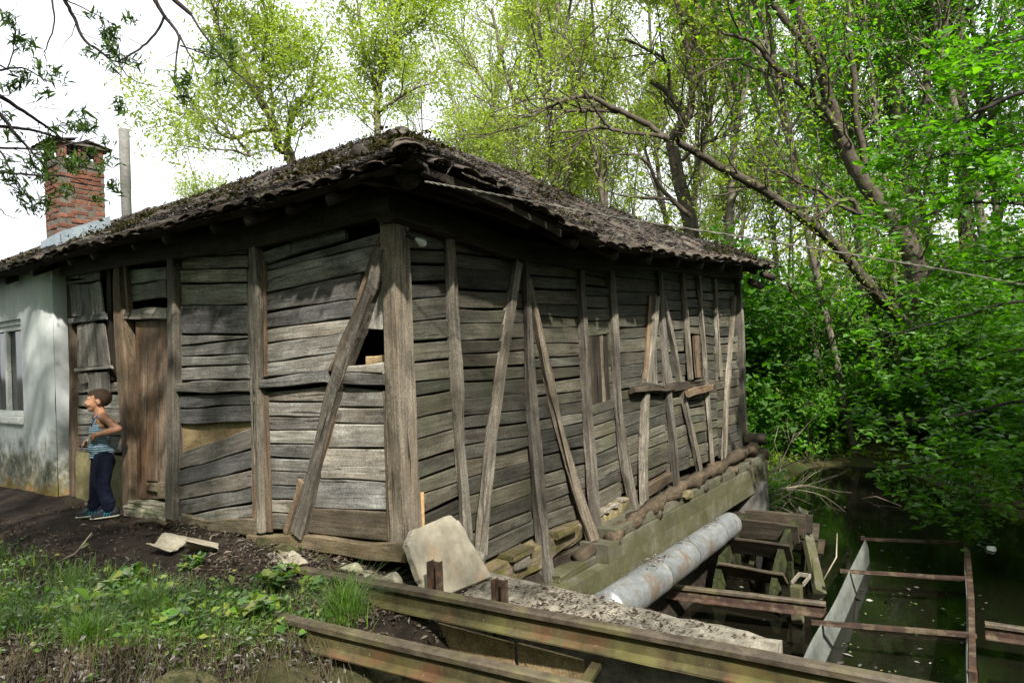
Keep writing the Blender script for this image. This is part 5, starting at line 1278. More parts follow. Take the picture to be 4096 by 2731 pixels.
T_RIGHT = [([(13.23, -1.88, 1.43), (13.12, -1.75, 2.5), (12.99, -1.6, 3.23), (12.76, -1.3, 3.78)], 0.42, 0.34), ([(12.6, -1.42, 3.7), (12.31, -1.09, 4.24), (12.06, -0.82, 4.85), (11.89, -0.67, 5.37), (11.78, -0.58, 5.83), (11.65, -0.47, 6.28), (11.52, -0.37, 7.02), (11.32, -0.17, 7.53), (11.16, -0.02, 8.09), (11.06, 0.05, 8.42)], 0.32, 0.15), ([(11.79, -0.69, 5.4), (11.53, -0.54, 5.71), (11.18, -0.27, 6.2), (10.78, 0.07, 6.51), (10.47, 0.3, 6.76), (10.24, 0.41, 6.97), (9.97, 0.59, 7.09), (9.6, 0.9, 7.17)], 0.16, 0.05), ([(11.43, -0.4, 6.81), (11.18, -0.09, 7.39), (10.97, 0.19, 7.83), (10.89, 0.3, 8.09), (10.82, 0.38, 8.33)], 0.15, 0.1), ([(12.27, -1.0, 4.83), (12.23, -0.95, 5.41), (12.17, -0.89, 5.85), (12.16, -0.9, 6.72), (12.11, -0.86, 7.45), (12.12, -0.89, 8.18), (12.12, -0.91, 8.47)], 0.14, 0.08), ([(11.49, -1.25, 3.58), (11.19, -1.01, 3.71), (11.02, -0.95, 3.91), (10.75, -0.75, 3.91), (10.49, -0.55, 3.69), (10.16, -0.27, 3.52)], 0.1, 0.05), ([(11.45, -1.19, 3.64), (10.92, -0.82, 3.79), (10.43, -0.48, 4.09), (9.98, -0.22, 4.22), (9.58, -0.01, 4.42), (9.21, 0.15, 4.65)], 0.09, 0.03), ([(9.82, 0.62, 6.67), (9.46, 0.78, 6.57), (9.04, 1.02, 6.32), (8.66, 1.21, 6.1)], 0.05, 0.02)]
T_R2 = [([(16.48, -1.33, 4.34), (16.43, -1.29, 5.42), (16.39, -1.27, 6.13), (16.34, -1.23, 7.21), (16.27, -1.15, 8.11), (16.19, -1.07, 8.83), (16.05, -0.9, 9.55), (16.0, -0.84, 10.02)], 0.3, 0.2), ([(16.29, -1.17, 7.93), (15.94, -0.98, 8.23), (15.54, -0.74, 8.56), (15.12, -0.43, 8.68)], 0.1, 0.05), ([(16.21, -1.1, 8.86), (16.2, -1.09, 9.29), (16.22, -1.13, 9.58)], 0.08, 0.06)]
T_R3 = [([(16.1, -2.5, 4.11), (16.07, -2.5, 5.45), (16.07, -2.54, 6.8), (16.04, -2.55, 8.15), (16.05, -2.59, 9.15), (16.06, -2.6, 9.42)], 0.26, 0.22), ([(16.09, -2.61, 8.31), (16.19, -2.77, 8.88), (16.23, -2.84, 9.14), (16.28, -2.91, 9.47)], 0.14, 0.1), ([(16.97, -2.03, 5.02), (17.04, -2.16, 6.08), (17.06, -2.21, 7.16), (17.1, -2.32, 8.94), (17.09, -2.32, 9.65)], 0.2, 0.15), ([(15.09, -1.97, 4.05), (15.0, -1.88, 5.69), (15.04, -1.98, 7.31), (15.1, -2.1, 8.12), (15.05, -2.04, 8.62), (14.98, -1.95, 8.95)], 0.15, 0.14), ([(16.11, -2.57, 5.69), (16.04, -2.76, 6.07), (15.94, -2.91, 6.37), (15.87, -3.11, 6.6)], 0.12, 0.06), ([(16.11, -2.57, 5.79), (15.7, -2.29, 5.92), (15.31, -2.04, 5.99), (15.02, -1.92, 5.91)], 0.07, 0.03)]
T_SLENDER = [([(13.33, 0.09, -0.91), (13.25, 0.12, -0.39), (13.14, 0.18, 0.16), (13.04, 0.24, 0.71), (12.96, 0.28, 1.14), (12.85, 0.34, 1.61)], 0.2, 0.15), ([(12.85, 0.34, 1.61), (12.59, 0.41, 1.92), (12.32, 0.48, 2.26), (12.06, 0.54, 2.55)], 0.11, 0.05), ([(12.86, 0.33, 1.65), (12.92, 0.24, 1.76), (12.91, 0.24, 2.03), (12.99, 0.13, 2.25)], 0.09, 0.04), ([(12.94, 0.24, 1.22), (12.86, 0.1, 1.48), (12.81, -0.06, 1.7), (12.78, -0.25, 1.91)], 0.08, 0.03), ([(13.41, 0.32, -0.77), (13.19, 0.35, -0.15), (12.94, 0.42, 0.37), (12.68, 0.52, 0.85), (12.3, 0.77, 1.33)], 0.11, 0.05), ([(12.62, 0.51, 0.85), (12.55, 0.52, 1.12), (12.54, 0.44, 1.2)], 0.06, 0.04)]
T_WALNUT = [([(8.07, 11.87, 6.59), (7.83, 12.03, 6.96), (7.71, 12.02, 7.32), (7.56, 12.03, 7.8), (7.37, 12.12, 8.12), (7.25, 12.11, 8.39), (7.04, 12.21, 8.93), (6.92, 12.2, 9.15), (6.68, 12.34, 9.38), (6.5, 12.42, 9.6), (6.36, 12.43, 10.08)], 0.28, 0.07), ([(8.01, 11.96, 6.67), (7.96, 11.84, 7.22), (7.96, 11.65, 7.69), (8.04, 11.36, 8.11), (8.12, 11.08, 8.44), (8.17, 10.81, 9.0)], 0.22, 0.06), ([(7.32, 12.18, 8.35), (7.4, 12.06, 8.73), (7.43, 12.01, 9.18), (7.48, 11.91, 9.95), (7.44, 11.94, 10.72)], 0.15, 0.06), ([(7.68, 12.04, 7.44), (7.26, 12.32, 7.36), (6.88, 12.53, 7.13), (6.55, 12.66, 7.2), (6.34, 12.63, 7.4), (6.02, 12.74, 7.61), (5.64, 12.95, 7.56), (5.25, 13.17, 7.66)], 0.12, 0.02), ([(6.87, 11.84, 6.52), (6.66, 11.94, 6.8), (6.5, 11.99, 6.99)], 0.1, 0.05), ([(7.36, 11.93, 8.84), (7.42, 11.42, 9.16), (7.53, 10.84, 9.29)], 0.07, 0.02), ([(7.67, 12.05, 7.87), (7.75, 12.15, 8.35), (7.79, 12.3, 8.91), (7.93, 12.31, 9.84)], 0.1, 0.04), ([(6.84, 11.87, 6.53), (6.3, 11.77, 6.54), (5.58, 11.9, 6.45), (4.91, 11.97, 6.45)], 0.08, 0.015), ([(8.05, 11.0, 8.4), (8.17, 10.67, 8.27), (8.32, 10.3, 7.92), (8.38, 10.06, 7.57)], 0.05, 0.015)]
T_BEHIND = [([(10.81, 11.47, 7.77), (10.82, 11.42, 8.92), (10.93, 11.26, 9.8), (11.12, 10.96, 10.68), (11.21, 10.81, 11.57), (11.26, 10.72, 12.59)], 0.22, 0.12), ([(10.82, 11.44, 8.54), (10.83, 10.86, 8.71), (11.03, 10.0, 8.99), (11.22, 9.18, 9.0)], 0.12, 0.04), ([(10.82, 11.43, 8.79), (10.7, 11.57, 9.82), (10.56, 11.72, 10.85), (10.5, 11.78, 11.88)], 0.12, 0.06), ([(11.08, 11.02, 10.56), (11.54, 10.37, 11.03), (11.92, 9.82, 11.77)], 0.07, 0.04)]
T_BACK2 = [([(14.89, 9.3, 6.81), (14.84, 9.32, 8.08), (14.79, 9.35, 9.49), (14.56, 9.62, 11.05), (14.41, 9.78, 12.46)], 0.2, 0.09), ([(14.83, 9.32, 8.78), (14.3, 10.01, 9.94), (13.98, 10.41, 10.95), (13.83, 10.6, 11.94)], 0.1, 0.04), ([(14.83, 9.31, 9.06), (15.14, 8.84, 10.58), (15.23, 8.67, 11.84), (15.41, 8.4, 12.67)], 0.1, 0.04)]
T_OVER = [([(-0.82, 1.39, 3.94), (-0.81, 1.32, 3.8), (-0.8, 1.23, 3.67), (-0.77, 1.12, 3.52), (-0.79, 1.1, 3.41), (-0.83, 1.09, 3.17)], 0.028, 0.006), ([(-0.75, 1.14, 3.53), (-0.76, 1.04, 3.4), (-0.78, 0.95, 3.31), (-0.79, 0.86, 3.15)], 0.012, 0.004), ([(-0.75, 1.14, 3.46), (-0.66, 1.13, 3.46), (-0.57, 1.11, 3.45), (-0.41, 1.01, 3.43)], 0.01, 0.003), ([(-1.31, 1.56, 3.78), (-1.27, 1.54, 3.69), (-1.23, 1.51, 3.58), (-1.19, 1.48, 3.45), (-1.12, 1.42, 3.38), (-1.07, 1.39, 3.33), (-1.03, 1.36, 3.33)], 0.022, 0.008), ([(-0.81, 1.21, 3.66), (-0.85, 1.23, 3.55), (-0.92, 1.28, 3.44), (-0.99, 1.33, 3.37), (-1.04, 1.35, 3.32), (-1.04, 1.3, 3.25), (-1.01, 1.22, 3.17), (-0.94, 1.07, 3.11)], 0.014, 0.004), ([(-1.37, 1.47, 3.69), (-1.37, 1.47, 3.63), (-1.36, 1.47, 3.5), (-1.39, 1.52, 3.34), (-1.4, 1.53, 3.29)], 0.012, 0.004), ([(-0.47, 1.25, 4.02), (-0.46, 1.24, 3.91), (-0.43, 1.2, 3.75), (-0.42, 1.19, 3.61)], 0.012, 0.004), ([(-1.28, 1.52, 3.69), (-1.2, 1.47, 3.65), (-1.11, 1.41, 3.6), (-1.03, 1.35, 3.54)], 0.008, 0.003), ([(-1.74, 1.66, 3.13), (-1.65, 1.61, 3.14), (-1.58, 1.57, 3.17), (-1.5, 1.53, 3.18), (-1.42, 1.49, 3.13), (-1.36, 1.48, 3.12)], 0.014, 0.004), ([(-1.61, 1.48, 3.13), (-1.59, 1.45, 3.24), (-1.58, 1.43, 3.36), (-1.58, 1.43, 3.44)], 0.007, 0.003), ([(-1.82, 1.61, 3.07), (-1.71, 1.65, 3.06), (-1.59, 1.68, 3.03), (-1.46, 1.71, 2.98), (-1.33, 1.73, 2.92), (-1.2, 1.75, 2.85), (-1.09, 1.79, 2.8)], 0.03, 0.006), ([(-1.82, 1.61, 2.98), (-1.7, 1.56, 2.93), (-1.63, 1.57, 2.89), (-1.55, 1.58, 2.79), (-1.47, 1.59, 2.71), (-1.39, 1.59, 2.61), (-1.34, 1.64, 2.52)], 0.026, 0.005), ([(-1.83, 1.62, 2.79), (-1.68, 1.64, 2.81), (-1.58, 1.73, 2.86), (-1.42, 1.74, 2.88), (-1.25, 1.73, 2.86), (-1.1, 1.76, 2.82), (-0.96, 1.79, 2.79)], 0.024, 0.005), ([(-1.83, 1.63, 2.65), (-1.69, 1.63, 2.68), (-1.59, 1.7, 2.72), (-1.38, 1.62, 2.74), (-1.22, 1.6, 2.81), (-1.08, 1.62, 2.88)], 0.018, 0.004), ([(-1.84, 1.47, 2.5), (-1.67, 1.46, 2.51), (-1.49, 1.43, 2.52), (-1.34, 1.42, 2.54), (-1.22, 1.48, 2.53)], 0.016, 0.004), ([(-1.73, 1.49, 2.67), (-1.67, 1.45, 2.63), (-1.62, 1.43, 2.51), (-1.58, 1.42, 2.43), (-1.54, 1.41, 2.36)], 0.012, 0.004), ([(-1.79, 1.42, 2.28), (-1.71, 1.36, 2.28), (-1.68, 1.37, 2.25), (-1.62, 1.36, 2.23)], 0.007, 0.003), ([(-1.59, 1.46, 2.76), (-1.52, 1.48, 2.68), (-1.47, 1.53, 2.59), (-1.42, 1.58, 2.51)], 0.008, 0.003), ([(-1.32, 1.77, 2.92), (-1.22, 1.71, 2.96), (-1.11, 1.64, 3.0)], 0.005, 0.002), ([(-1.42, 1.57, 2.98), (-1.34, 1.54, 2.98), (-1.25, 1.5, 2.98)], 0.004, 0.002)]
T_NEARBUSH = [([(5.88, -4.59, 3.8), (5.61, -3.93, 3.78), (5.44, -3.42, 3.73), (5.41, -3.09, 3.63), (5.39, -2.78, 3.52), (5.43, -2.54, 3.4), (5.45, -2.28, 3.27)], 0.035, 0.006), ([(5.87, -4.55, 3.06), (5.64, -3.91, 3.15), (5.52, -3.4, 3.23), (5.5, -3.03, 3.21), (5.47, -2.65, 3.24), (5.42, -2.24, 3.12)], 0.02, 0.005), ([(5.58, -4.48, 2.32), (5.45, -3.86, 2.52), (5.41, -3.37, 2.6), (5.34, -2.82, 2.68), (5.31, -2.35, 2.52), (5.33, -1.91, 2.34)], 0.02, 0.005), ([(5.58, -4.46, 1.76), (5.46, -3.84, 1.98), (5.45, -3.35, 2.08), (5.38, -2.79, 2.05), (5.32, -2.24, 1.97)], 0.02, 0.005), ([(5.57, -4.43, 1.28), (5.39, -3.81, 1.48), (5.3, -3.33, 1.64), (5.18, -2.78, 1.5), (5.12, -2.31, 1.4), (5.14, -1.97, 1.22)], 0.02, 0.005), ([(5.56, -4.41, 0.72), (5.52, -3.8, 1.02), (5.56, -3.31, 1.16), (5.55, -2.73, 1.0), (5.59, -2.24, 0.86)], 0.025, 0.005), ([(5.7, -4.42, 0.5), (5.59, -3.79, 0.59), (5.57, -3.28, 0.63), (5.5, -2.71, 0.49), (5.55, -2.31, 0.43), (5.64, -1.95, 0.42)], 0.025, 0.005), ([(5.97, -4.43, -0.07), (5.89, -3.79, 0.08), (5.91, -3.27, 0.14), (5.96, -2.79, -0.03), (6.02, -2.32, -0.12), (6.15, -1.95, -0.16)], 0.02, 0.005), ([(6.24, -4.45, -0.55), (6.1, -3.78, -0.4), (6.05, -3.25, -0.35), (6.11, -2.85, -0.44), (6.24, -2.54, -0.54), (6.39, -2.28, -0.43)], 0.02, 0.005), ([(5.88, -4.61, 4.18), (5.56, -3.95, 4.22), (5.34, -3.44, 4.22), (5.31, -3.19, 4.11), (5.33, -3.0, 4.04)], 0.02, 0.004), ([(5.71, -4.06, -0.77), (5.67, -3.57, -0.56), (5.73, -3.23, -0.51), (5.9, -3.04, -0.47), (6.03, -2.8, -0.57)], 0.015, 0.004)]
# ------------------------------------------------------------------ the recognisable trees
def rooted(limbs, z=None, push=(0.15, 0.0)):
    P = limbs[0][0]; x, y = P[0][0] + push[0], P[0][1] + push[1]
    g = gz(x, y) - 0.3
    P2 = [(x, y, g)] + [(P[0][0] + push[0]*.6, P[0][1] + push[1]*.6, (P[0][2]*.5 + g*.5))] + list(P)
    return [(P2, limbs[0][1]*1.25, limbs[0][2])] + limbs[1:]
LV = lambda per1, l1, per2, l2, r1=.02, up=.12: [dict(per_m=per1, **{'from': .15}, len=l1, ang=.8, n=5, k=5, r=r1, up=up, bend=.16), dict(per_m=per2, **{'from': .15}, len=l2, ang=.75, n=4, k=3, r=.009, up=up, bend=.18)]
own_tree('leaning tree whose long bare branches arch over the far end of the roof', rooted(T_ARCH, push=(.5, -.1)), LV(3.0, 1.5, 5.0, .6, .020), 21, BARK, LEAF_LIME, 11, .055, .12, thin=.52)
own_tree('thick mossy trunked tree with a sawn low limb just past the roof end', rooted(T_MID), LV(2.6, 1.8, 4.4, .8, .025), 22, BARK, LEAF_LIME, 12, .09, .22, thin=.62)
own_tree('big leaning tree with several heavy forking limbs on the right bank', rooted(T_RIGHT, push=(.4, -.2)), LV(2.2, 1.9, 4.4, .8, .03), 23, BARK, LEAF_SPRING, 10, .09, .24, thin=.5)
own_tree('tall trunk with one high side limb, right of the big forking tree', rooted(T_R2), LV(2.4, 1.9, 4.4, .8, .025), 24, BARK_PALE, LEAF_SPRING, 10, .095, .26, thin=.62)
own_tree('cluster of dark upright ivy green stems near the right edge', rooted(T_R3), LV(2.6, 1.8, 4.6, .8, .025), 25, BARK, LEAF_GREEN, 13, .1, .26, thin=.55)
own_tree('small slender tree with twin stems at the far end of the pond', rooted(T_SLENDER), LV(4.0, 1.7, 5.5, .8, .016), 26, BARK, LEAF_GREEN, 14, .11, .16, thin=.5, droop=.2)
own_tree('spreading yellow green walnut tree directly behind the left roof slope', rooted(T_WALNUT), LV(3.2, 2.0, 5.0, .9, .022), 27, BARK_PALE, LEAF_LIME, 44, .11, .2, thin=.45, aspect=2.6, droop=.4)
own_tree('pale forked tree rising right behind the roof hump', rooted(T_BEHIND), LV(3.4, 2.2, 5.0, .9, .022), 28, BARK_PALE, LEAF_LIME, 40, .11, .2, thin=.45, aspect=2.4, droop=.3)
own_tree('straight tree with thin upswept limbs behind the right roof slope', rooted(T_BACK2), LV(3.4, 2.2, 5.0, 1.0, .02), 29, BARK_PALE, LEAF_LIME, 16, .10, .26, thin=.5)

# tree beside the photographer: limbs and leaves hang into the upper left, its crown dapples the walls
def over_tree():
    rng = np.random.default_rng(31); W = Wood(); tips = []
    limbs = [([(-6.6, -1.2, gz(-6.6, -1.2) - .3), (-6.5, -1.3, 1.2), (-6.3, -1.3, 2.6), (-6.1, -1.6, 4.4), (-5.6, -2.2, 6.4), (-5.0, -2.6, 8.2)], .26, .07),
             ([(-6.25, -1.35, 2.9), (-5.4, -.5, 3.5), (-4.2, .5, 3.7), (-3.2, 1.1, 3.6), (-2.3, 1.6, 3.35)], .10, .045),
             ([(-6.1, -1.6, 4.3), (-5.0, -.6, 5.2), (-3.6, .6, 5.6), (-2.2, 1.3, 5.3), (-1.3, 1.6, 4.6), (-.88, 1.55, 3.9)], .10, .03),
             ([(-2.2, 1.3, 5.3), (-1.9, 1.6, 4.6), (-1.6, 1.75, 3.9)], .04, .024),
             ([(-1.3, 1.6, 4.6), (-.7, 1.7, 4.2), (-.4, 1.6, 3.95)], .03, .014),
             ([(-5.6, -2.2, 6.4), (-4.2, -3.0, 7.2), (-2.8, -3.6, 7.4)], .08, .02), ([(-6.1, -1.7, 4.8), (-5.2, -3.2, 5.6), (-4.2, -5.0, 6.3), (-3.6, -6.4, 6.6)], .09, .02),
             ([(-5.8, -2.0, 5.8), (-4.4, -1.8, 6.6), (-3.0, -1.0, 7.0), (-1.8, -.2, 6.8)], .07, .018)]
    inner = []
    for P, r0, r1 in limbs:
        Q = spline(P); R = np.linspace(r0, r1, len(Q)); W.tube(Q, R, 10); inner.append((Q, R))
    vis = []
    for P, r0, r1 in T_OVER:
        Q = spline(P); Q = Q + rng.normal(0, .0015, Q.shape); R = np.linspace(r0*.62, r1*.6, len(Q)); W.tube(Q, R, 7); vis.append((Q, R))
    for k in (8, 9, 10, 11, 12, 13, 14, 15, 16):                # tie the left bundle to its limb
        p = vis[k][0][0]; q = np.array([-2.5, 1.5, 3.45]); W.tube(np.linspace(q, p, 4), np.linspace(.022, vis[k][1][0], 4), 6)
    t1 = []
    grow(W, rng, vis, [dict(per_m=9, **{'from': .22}, len=.36, ang=.7, n=5, k=4, r=.003, up=-.05, bend=.16, maxr=.5), dict(per_m=9.0, **{'from': .25}, len=.12, ang=.7, n=3, k=3, r=.0014, up=.0)], t1)
    t2 = []
    grow(W, rng, inner[4:], [dict(per_m=2.0, **{'from': .2}, len=1.6, ang=.85, n=5, k=5, r=.02, up=.1), dict(per_m=3.0, **{'from': .2}, len=.7, ang=.8, n=3, k=3, r=.007, up=.1)], t2)
    t = thing('tree', 'dark branched tree overhanging the upper left corner with narrow leaves', 'tree', limbs[0][0][0])
    link('trunk', W.mesh('trunk'), BARK_DARK, t)
    sel = [P for P in t1 if rng.random() < .75]
    a, b = leaves_on(rng, sel, 30, .024, .06, aspect=5.5, up=.15, droop=.5, start=.2)
    link('foliage', np_mesh('foliage', a, b), LEAF_ASH, t)
    C = []
    for _ in range(SHADE_CLUMPS):                               # leaf sprays through the crown overhead
        c = np.array([-4.3, -3.0, 6.6]) + rng.normal(0, 1, 3)*np.array([1.7, 2.1, .9])
        ray = np.array([-.62, -.86, 1.02])/np.linalg.norm([-.62, -.86, 1.02])
        q = c - np.array([-.05, .3, .45]); off = np.linalg.norm(q - ray*(q @ ray))
        if off < .75 and rng.random() < .8: continue             # the opening through which the sun reaches the corner
        C.append(c + rng.normal(0, .28, (60, 3)))
    for _ in range(75):  # further unseen clumps, added to shade the plastered end
        C.append(np.array([-3.3, 2.3, 6.2]) + rng.normal(0, 1, 3)*np.array([.9, 1.1, .7]) + rng.normal(0, .28, (60, 3)))
    a, b = cards(np.concatenate(C), .13, up=.4, aspect=2.8, rng=rng)
    link('crown', np_mesh('crown', a, b), LEAF_ASH, t)
SHADE_CLUMPS = 130
over_tree()

# broad-leaved branches reaching in from the right edge
own_tree('broad leaved tree whose bright low branches reach in from the right edge', [([(9.6, -7.2, -1.3), (9.0, -6.9, 0.5), (8.6, -6.6, 2.5), (8.3, -6.3, 4.6)], .16, .06)] + T_NEARBUSH + [([(8.8, -6.7, 1.2), (7.6, -5.9, 1.6), P[0]], .03, r0) for P, r0, r1 in T_NEARBUSH[:11]],
         [dict(per_m=6.0, **{'from': .1}, len=.85, ang=.75, n=4, k=4, r=.005, up=-.04, bend=.14, maxr=.5, draw=True), dict(per_m=8.0, **{'from': .1}, len=.3, ang=.7, n=3, k=3, r=.0022, up=-.05)], 33, BARK_DARK, LEAF_GREEN, 14, .088, .07, aspect=1.9, up=.75, droop=.1, k=7, root=(9.6, -7.2, -1.3))

# ------------------------------------------------------------------ shrubs
def shrub_kind(seed, H, stems, leaf, per, wide=.5):
    rng = np.random.default_rng(seed); W = Wood(); tips = []; L = []
    for k in range(stems):
        a = rng.uniform(0, 6.28); d = (wide*cos(a)*rng.uniform(.3, 1.2), wide*sin(a)*rng.uniform(.3, 1.2), 1)
        P = wander(rng, (rng.normal(0, .15), rng.normal(0, .15), -.15), d, H*rng.uniform(.7, 1.1), 6, .12, .0); R = np.linspace(.018, .005, len(P)); W.tube(P, R, 5); L.append((P, R))
    grow(W, rng, L, [dict(per_m=7, **{'from': .05}, len=H*.42, ang=.9, n=4, k=3, r=.006, up=.05), dict(per_m=6, **{'from': .1}, len=.35, ang=.8, n=2, k=3, r=.003, up=.0, draw=False)], tips)
    a, b = leaves_on(rng, tips, per, .1, leaf, up=.6, droop=.1, aspect=1.8)
    return W.mesh('stems'), np_mesh('foliage', a, b)
SHRUBS = [shrub_kind(41, 2.6, 11, .11, 10), shrub_kind(42, 1.8, 12, .09, 12, .7), shrub_kind(43, 3.4, 10, .12, 10, .4)]
def put_shrub(k, x, y, s, mt, label, group=None, z=None):
    w, f = SHRUBS[k]
    M = T(x, y, gz(x, y) if z is None else z) @ Matrix.Rotation(rr.uniform(0, 6.28), 4, 'Z') @ Matrix.Scale(s, 4)
    t = thing('shrub', label, 'shrub', M.translation, group)
    for nm, me, m_ in (('stems', w, BARK), ('foliage', f, mt)):
        o = link(nm, me, None, t, M)
        if len(me.materials) == 0: me.materials.append(m_)
        o.material_slots[0].link = 'OBJECT'; o.material_slots[0].material = m_
for i in range(46):                                           # understorey beyond the water
    f = i/46
    ang = -42 + 36*rr.random(); d = rr.uniform(16.0, 27)
    x, y = cam_polar(ang, d)
    if x < 8.5 and y > -.5: continue
    if shore_distance(np.array([x]), np.array([y]))[0] < .5: continue
    put_shrub(rr.choice([0, 1, 2, 2]), x, y, rr.uniform(.8, 1.35), rr.choice([LEAF_GREEN, LEAF_GREEN, LEAF_SPRING, LEAF_DEEP]), 'green shrub in the understorey of the wood beyond the pond', 'understorey shrubs')
for i in range(13):                                           # right bank, leaning over the water
    f = i/12; x, y = 7.4 + 6.4*f, -4.9 + 3.3*f
    x += rr.uniform(-.4, .4) + .35; y -= rr.uniform(.2, .9)
    put_shrub(rr.choice([0, 1, 2]), x, y, rr.uniform(.8, 1.15), rr.choice([LEAF_GREEN, LEAF_DEEP, LEAF_GREEN]), 'leafy shrub leaning over the right bank of the pond', 'right bank shrubs')
for i, (x, y, s) in enumerate([(10.4, 1.5, .55), (11.6, 1.4, .6), (12.8, 1.5, .6), (13.9, 1.2, .6), (14.6, .2, .6), (14.3, -1.0, .6), (9.4, 1.6, .6)]):
    put_shrub(1, x, y, s, LEAF_DEEP if i % 2 else LEAF_GREEN, 'low shrub along the shady far shore of the pond', 'far shore shrubs')
# the wood goes on behind and beside the photographer and shades the yard
for i, (ang, d, k) in enumerate([(78, 9.5, 0), (96, 8.5, 2), (112, 10, 1), (128, 8, 3), (146, 11, 0), (163, 11, 2), (105, 15, 3), (135, 16, 0), (160, 17, 3), (84, 13, 2), (118, 13, 0), (150, 14, 3), (90, 18, 1), (122, 19, 0), (295, 24, 0), (280, 26, 3), (262, 25, 1), (245, 24, 0), (228, 26, 2), (65, 14, 4)]):
    x, y = cam_polar(ang, d); w, c, _ = KINDS[k]
    if shore_distance(np.array([x]), np.array([y]))[0] < .3: x, y = cam_polar(ang, d + 4)
    M = T(x, y, gz(x, y)) @ Matrix.Rotation(rr.uniform(0, 6.28), 4, 'Z') @ Matrix.Scale(rr.uniform(.85, 1.1), 4)
    t = thing('forest_tree', 'tall tree of the wood on the photographer\'s side, outside the picture', 'tree', M.translation, 'trees outside the picture')
    for nm, me, m_ in (('trunk', w, BARK_PALE), ('crown', c, LEAF_GREEN)):
        o = link(nm, me, None, t, M); o.material_slots[0].link = 'OBJECT'; o.material_slots[0].material = m_
for i, (x, y, k, sc) in enumerate([(1.5, -12.5, 3, .8), (4.5, -14.0, 0, .9), (7.5, -14.5, 3, .85), (10.5, -13.0, 2, 1.0), (-1.2, -14.5, 1, .85), (3.0, -17.5, 3, .95), (8.5, -18, 1, 1.0)]):
    w, c, _ = KINDS[k]; M = T(x, y, gz(x, y)) @ Matrix.Rotation(rr.uniform(0, 6.28), 4, 'Z') @ Matrix.Scale(sc, 4)
    t = thing('forest_tree', 'tall tree of the wood on the photographer\'s side, outside the picture', 'tree', M.translation, 'trees outside the picture')
    for nm, me, m_ in (('trunk', w, BARK_PALE), ('crown', c, LEAF_GREEN)):
        o = link(nm, me, None, t, M); o.material_slots[0].link = 'OBJECT'; o.material_slots[0].material = m_
for i in range(40):
    ang = 64 + i*6; x, y = cam_polar(ang, rr.uniform(7.5, 11))
    if x > -2.4 and y > -1 or shore_distance(np.array([x]), np.array([y]))[0] < .2: continue
    put_shrub(2 if i % 3 else 0, x, y, rr.uniform(1.5, 1.9), LEAF_GREEN, 'shrub on the photographer\'s side, outside the picture', 'shrubs outside the picture')
# distant wood: one leafy mass behind everything
rng = np.random.default_rng(77)
n = 36000
ang = YAW + np.radians(rng.uniform(-46, 6, n)); d = rng.uniform(44, 75, n)
zc = np.abs(rng.normal(0, 1, n))*4.5 - .5
keep = (np.sin(ang*31)*np.sin(zc*1.1 + ang*17) > -.55)
C = np.stack([CAM.x + d*np.cos(ang), CAM.y + d*np.sin(ang), zc], 1)[keep]
a, b = cards(C, .55, up=.4, aspect=1.5, rng=rng)
tag(link('distant_wood', np_mesh('distant_wood', a, b), LEAF_LIME), 'hazy bright green mass of the far wood behind the trunks', 'wood', kind='stuff')
# ------------------------------------------------------------------ ground cover in the yard
rng = np.random.default_rng(55)
def on_ground(x, y, dz=0.0): return np.stack([x, y, ground_z(x, y) + dz], 1)
def blades(C, h, w, lean=.35, rng=rng, out=None):
    """curved grass blades: three quads each"""
    n = len(C); a = rng.uniform(0, 2*pi, n); H = h*rng.uniform(.5, 1.3, n)
    d = np.stack([np.cos(a), np.sin(a), np.zeros(n)], 1)
    if out is not None: d = d*.5 + out
    s = np.stack([-np.sin(a), np.cos(a), np.zeros(n)], 1)*w
    V = np.empty((n, 8, 3)); le = lean*rng.uniform(.3, 1.8, n)
    for j, f in enumerate((0, .4, .75, 1.0)):
        p = C + np.array([0, 0, 1])*(H*(f - .25*le*f*f))[:, None] + d*(H*le*f*f)[:, None]
        ww = (1 - f*.92)
        V[:, 2*j] = p - s*ww; V[:, 2*j + 1] = p + s*ww
    b = np.arange(n)[:, None]*8
    F = np.concatenate([b + np.array([0, 1, 3, 2]), b + np.array([2, 3, 5, 4]), b + np.array([4, 5, 7, 6])])
    return V.reshape(-1, 3), F
GRASS = leaf_mat('grass_blade', [(0.055, 0.14, 0.014), (0.10, 0.22, 0.022), (0.17, 0.30, 0.035), (0.09, 0.19, 0.022)], 0.45, (1.2, 1.25, .5), gloss=.08)
DRYGRASS = leaf_mat('dry_grass', [(0.09, 0.07, 0.042), (0.19, 0.155, 0.10), (0.13, 0.10, 0.065)], 0.2, (1, 1, 1), gloss=0)
# leaf litter over the yard
def yard_pts(n, f):
    x = rng.uniform(-2.6, -0.02, n); y = rng.uniform(-.7, 4.6, n)
    k = rng.random(n) < f(x, y); x, y = x[k], y[k]
    ok = shore_distance(x, y) > -.12; return x[ok], y[ok]
path = lambda x, y: np.exp(-((x + .55 - .05*(y - 2.4))/.34)**2)*(y > 1.7)          # trodden dark path to the door
f1 = lambda x, y: np.clip(.55 + .5*lump(x, y, 2.2) - .55*path(x, y) + .35*(y < 1.4), .04, 1)
x, y = yard_pts(22000, f1)
a, b = cards(on_ground(x, y, .012) + np.abs(rng.normal(0, .008, (len(x), 3)))*np.array([0, 0, 1]), .034, up=.72, aspect=2.8, curl=.35, rng=rng)
LITTER = leaf_mat('leaf_litter', [(0.022, 0.017, 0.013), (0.055, 0.043, 0.032), (0.11, 0.09, 0.07), (0.2, 0.17, 0.14), (0.08, 0.05, 0.027)], .05, (1, 1, 1), gloss=0)
tag(link('leaf_litter', np_mesh('leaf_litter', a, b), LITTER), 'brown dead leaves strewn over the yard', 'leaf litter', kind='stuff')
x, y = rng.uniform(-.14, .52, 5000), rng.uniform(-2.2, -.15, 5000)
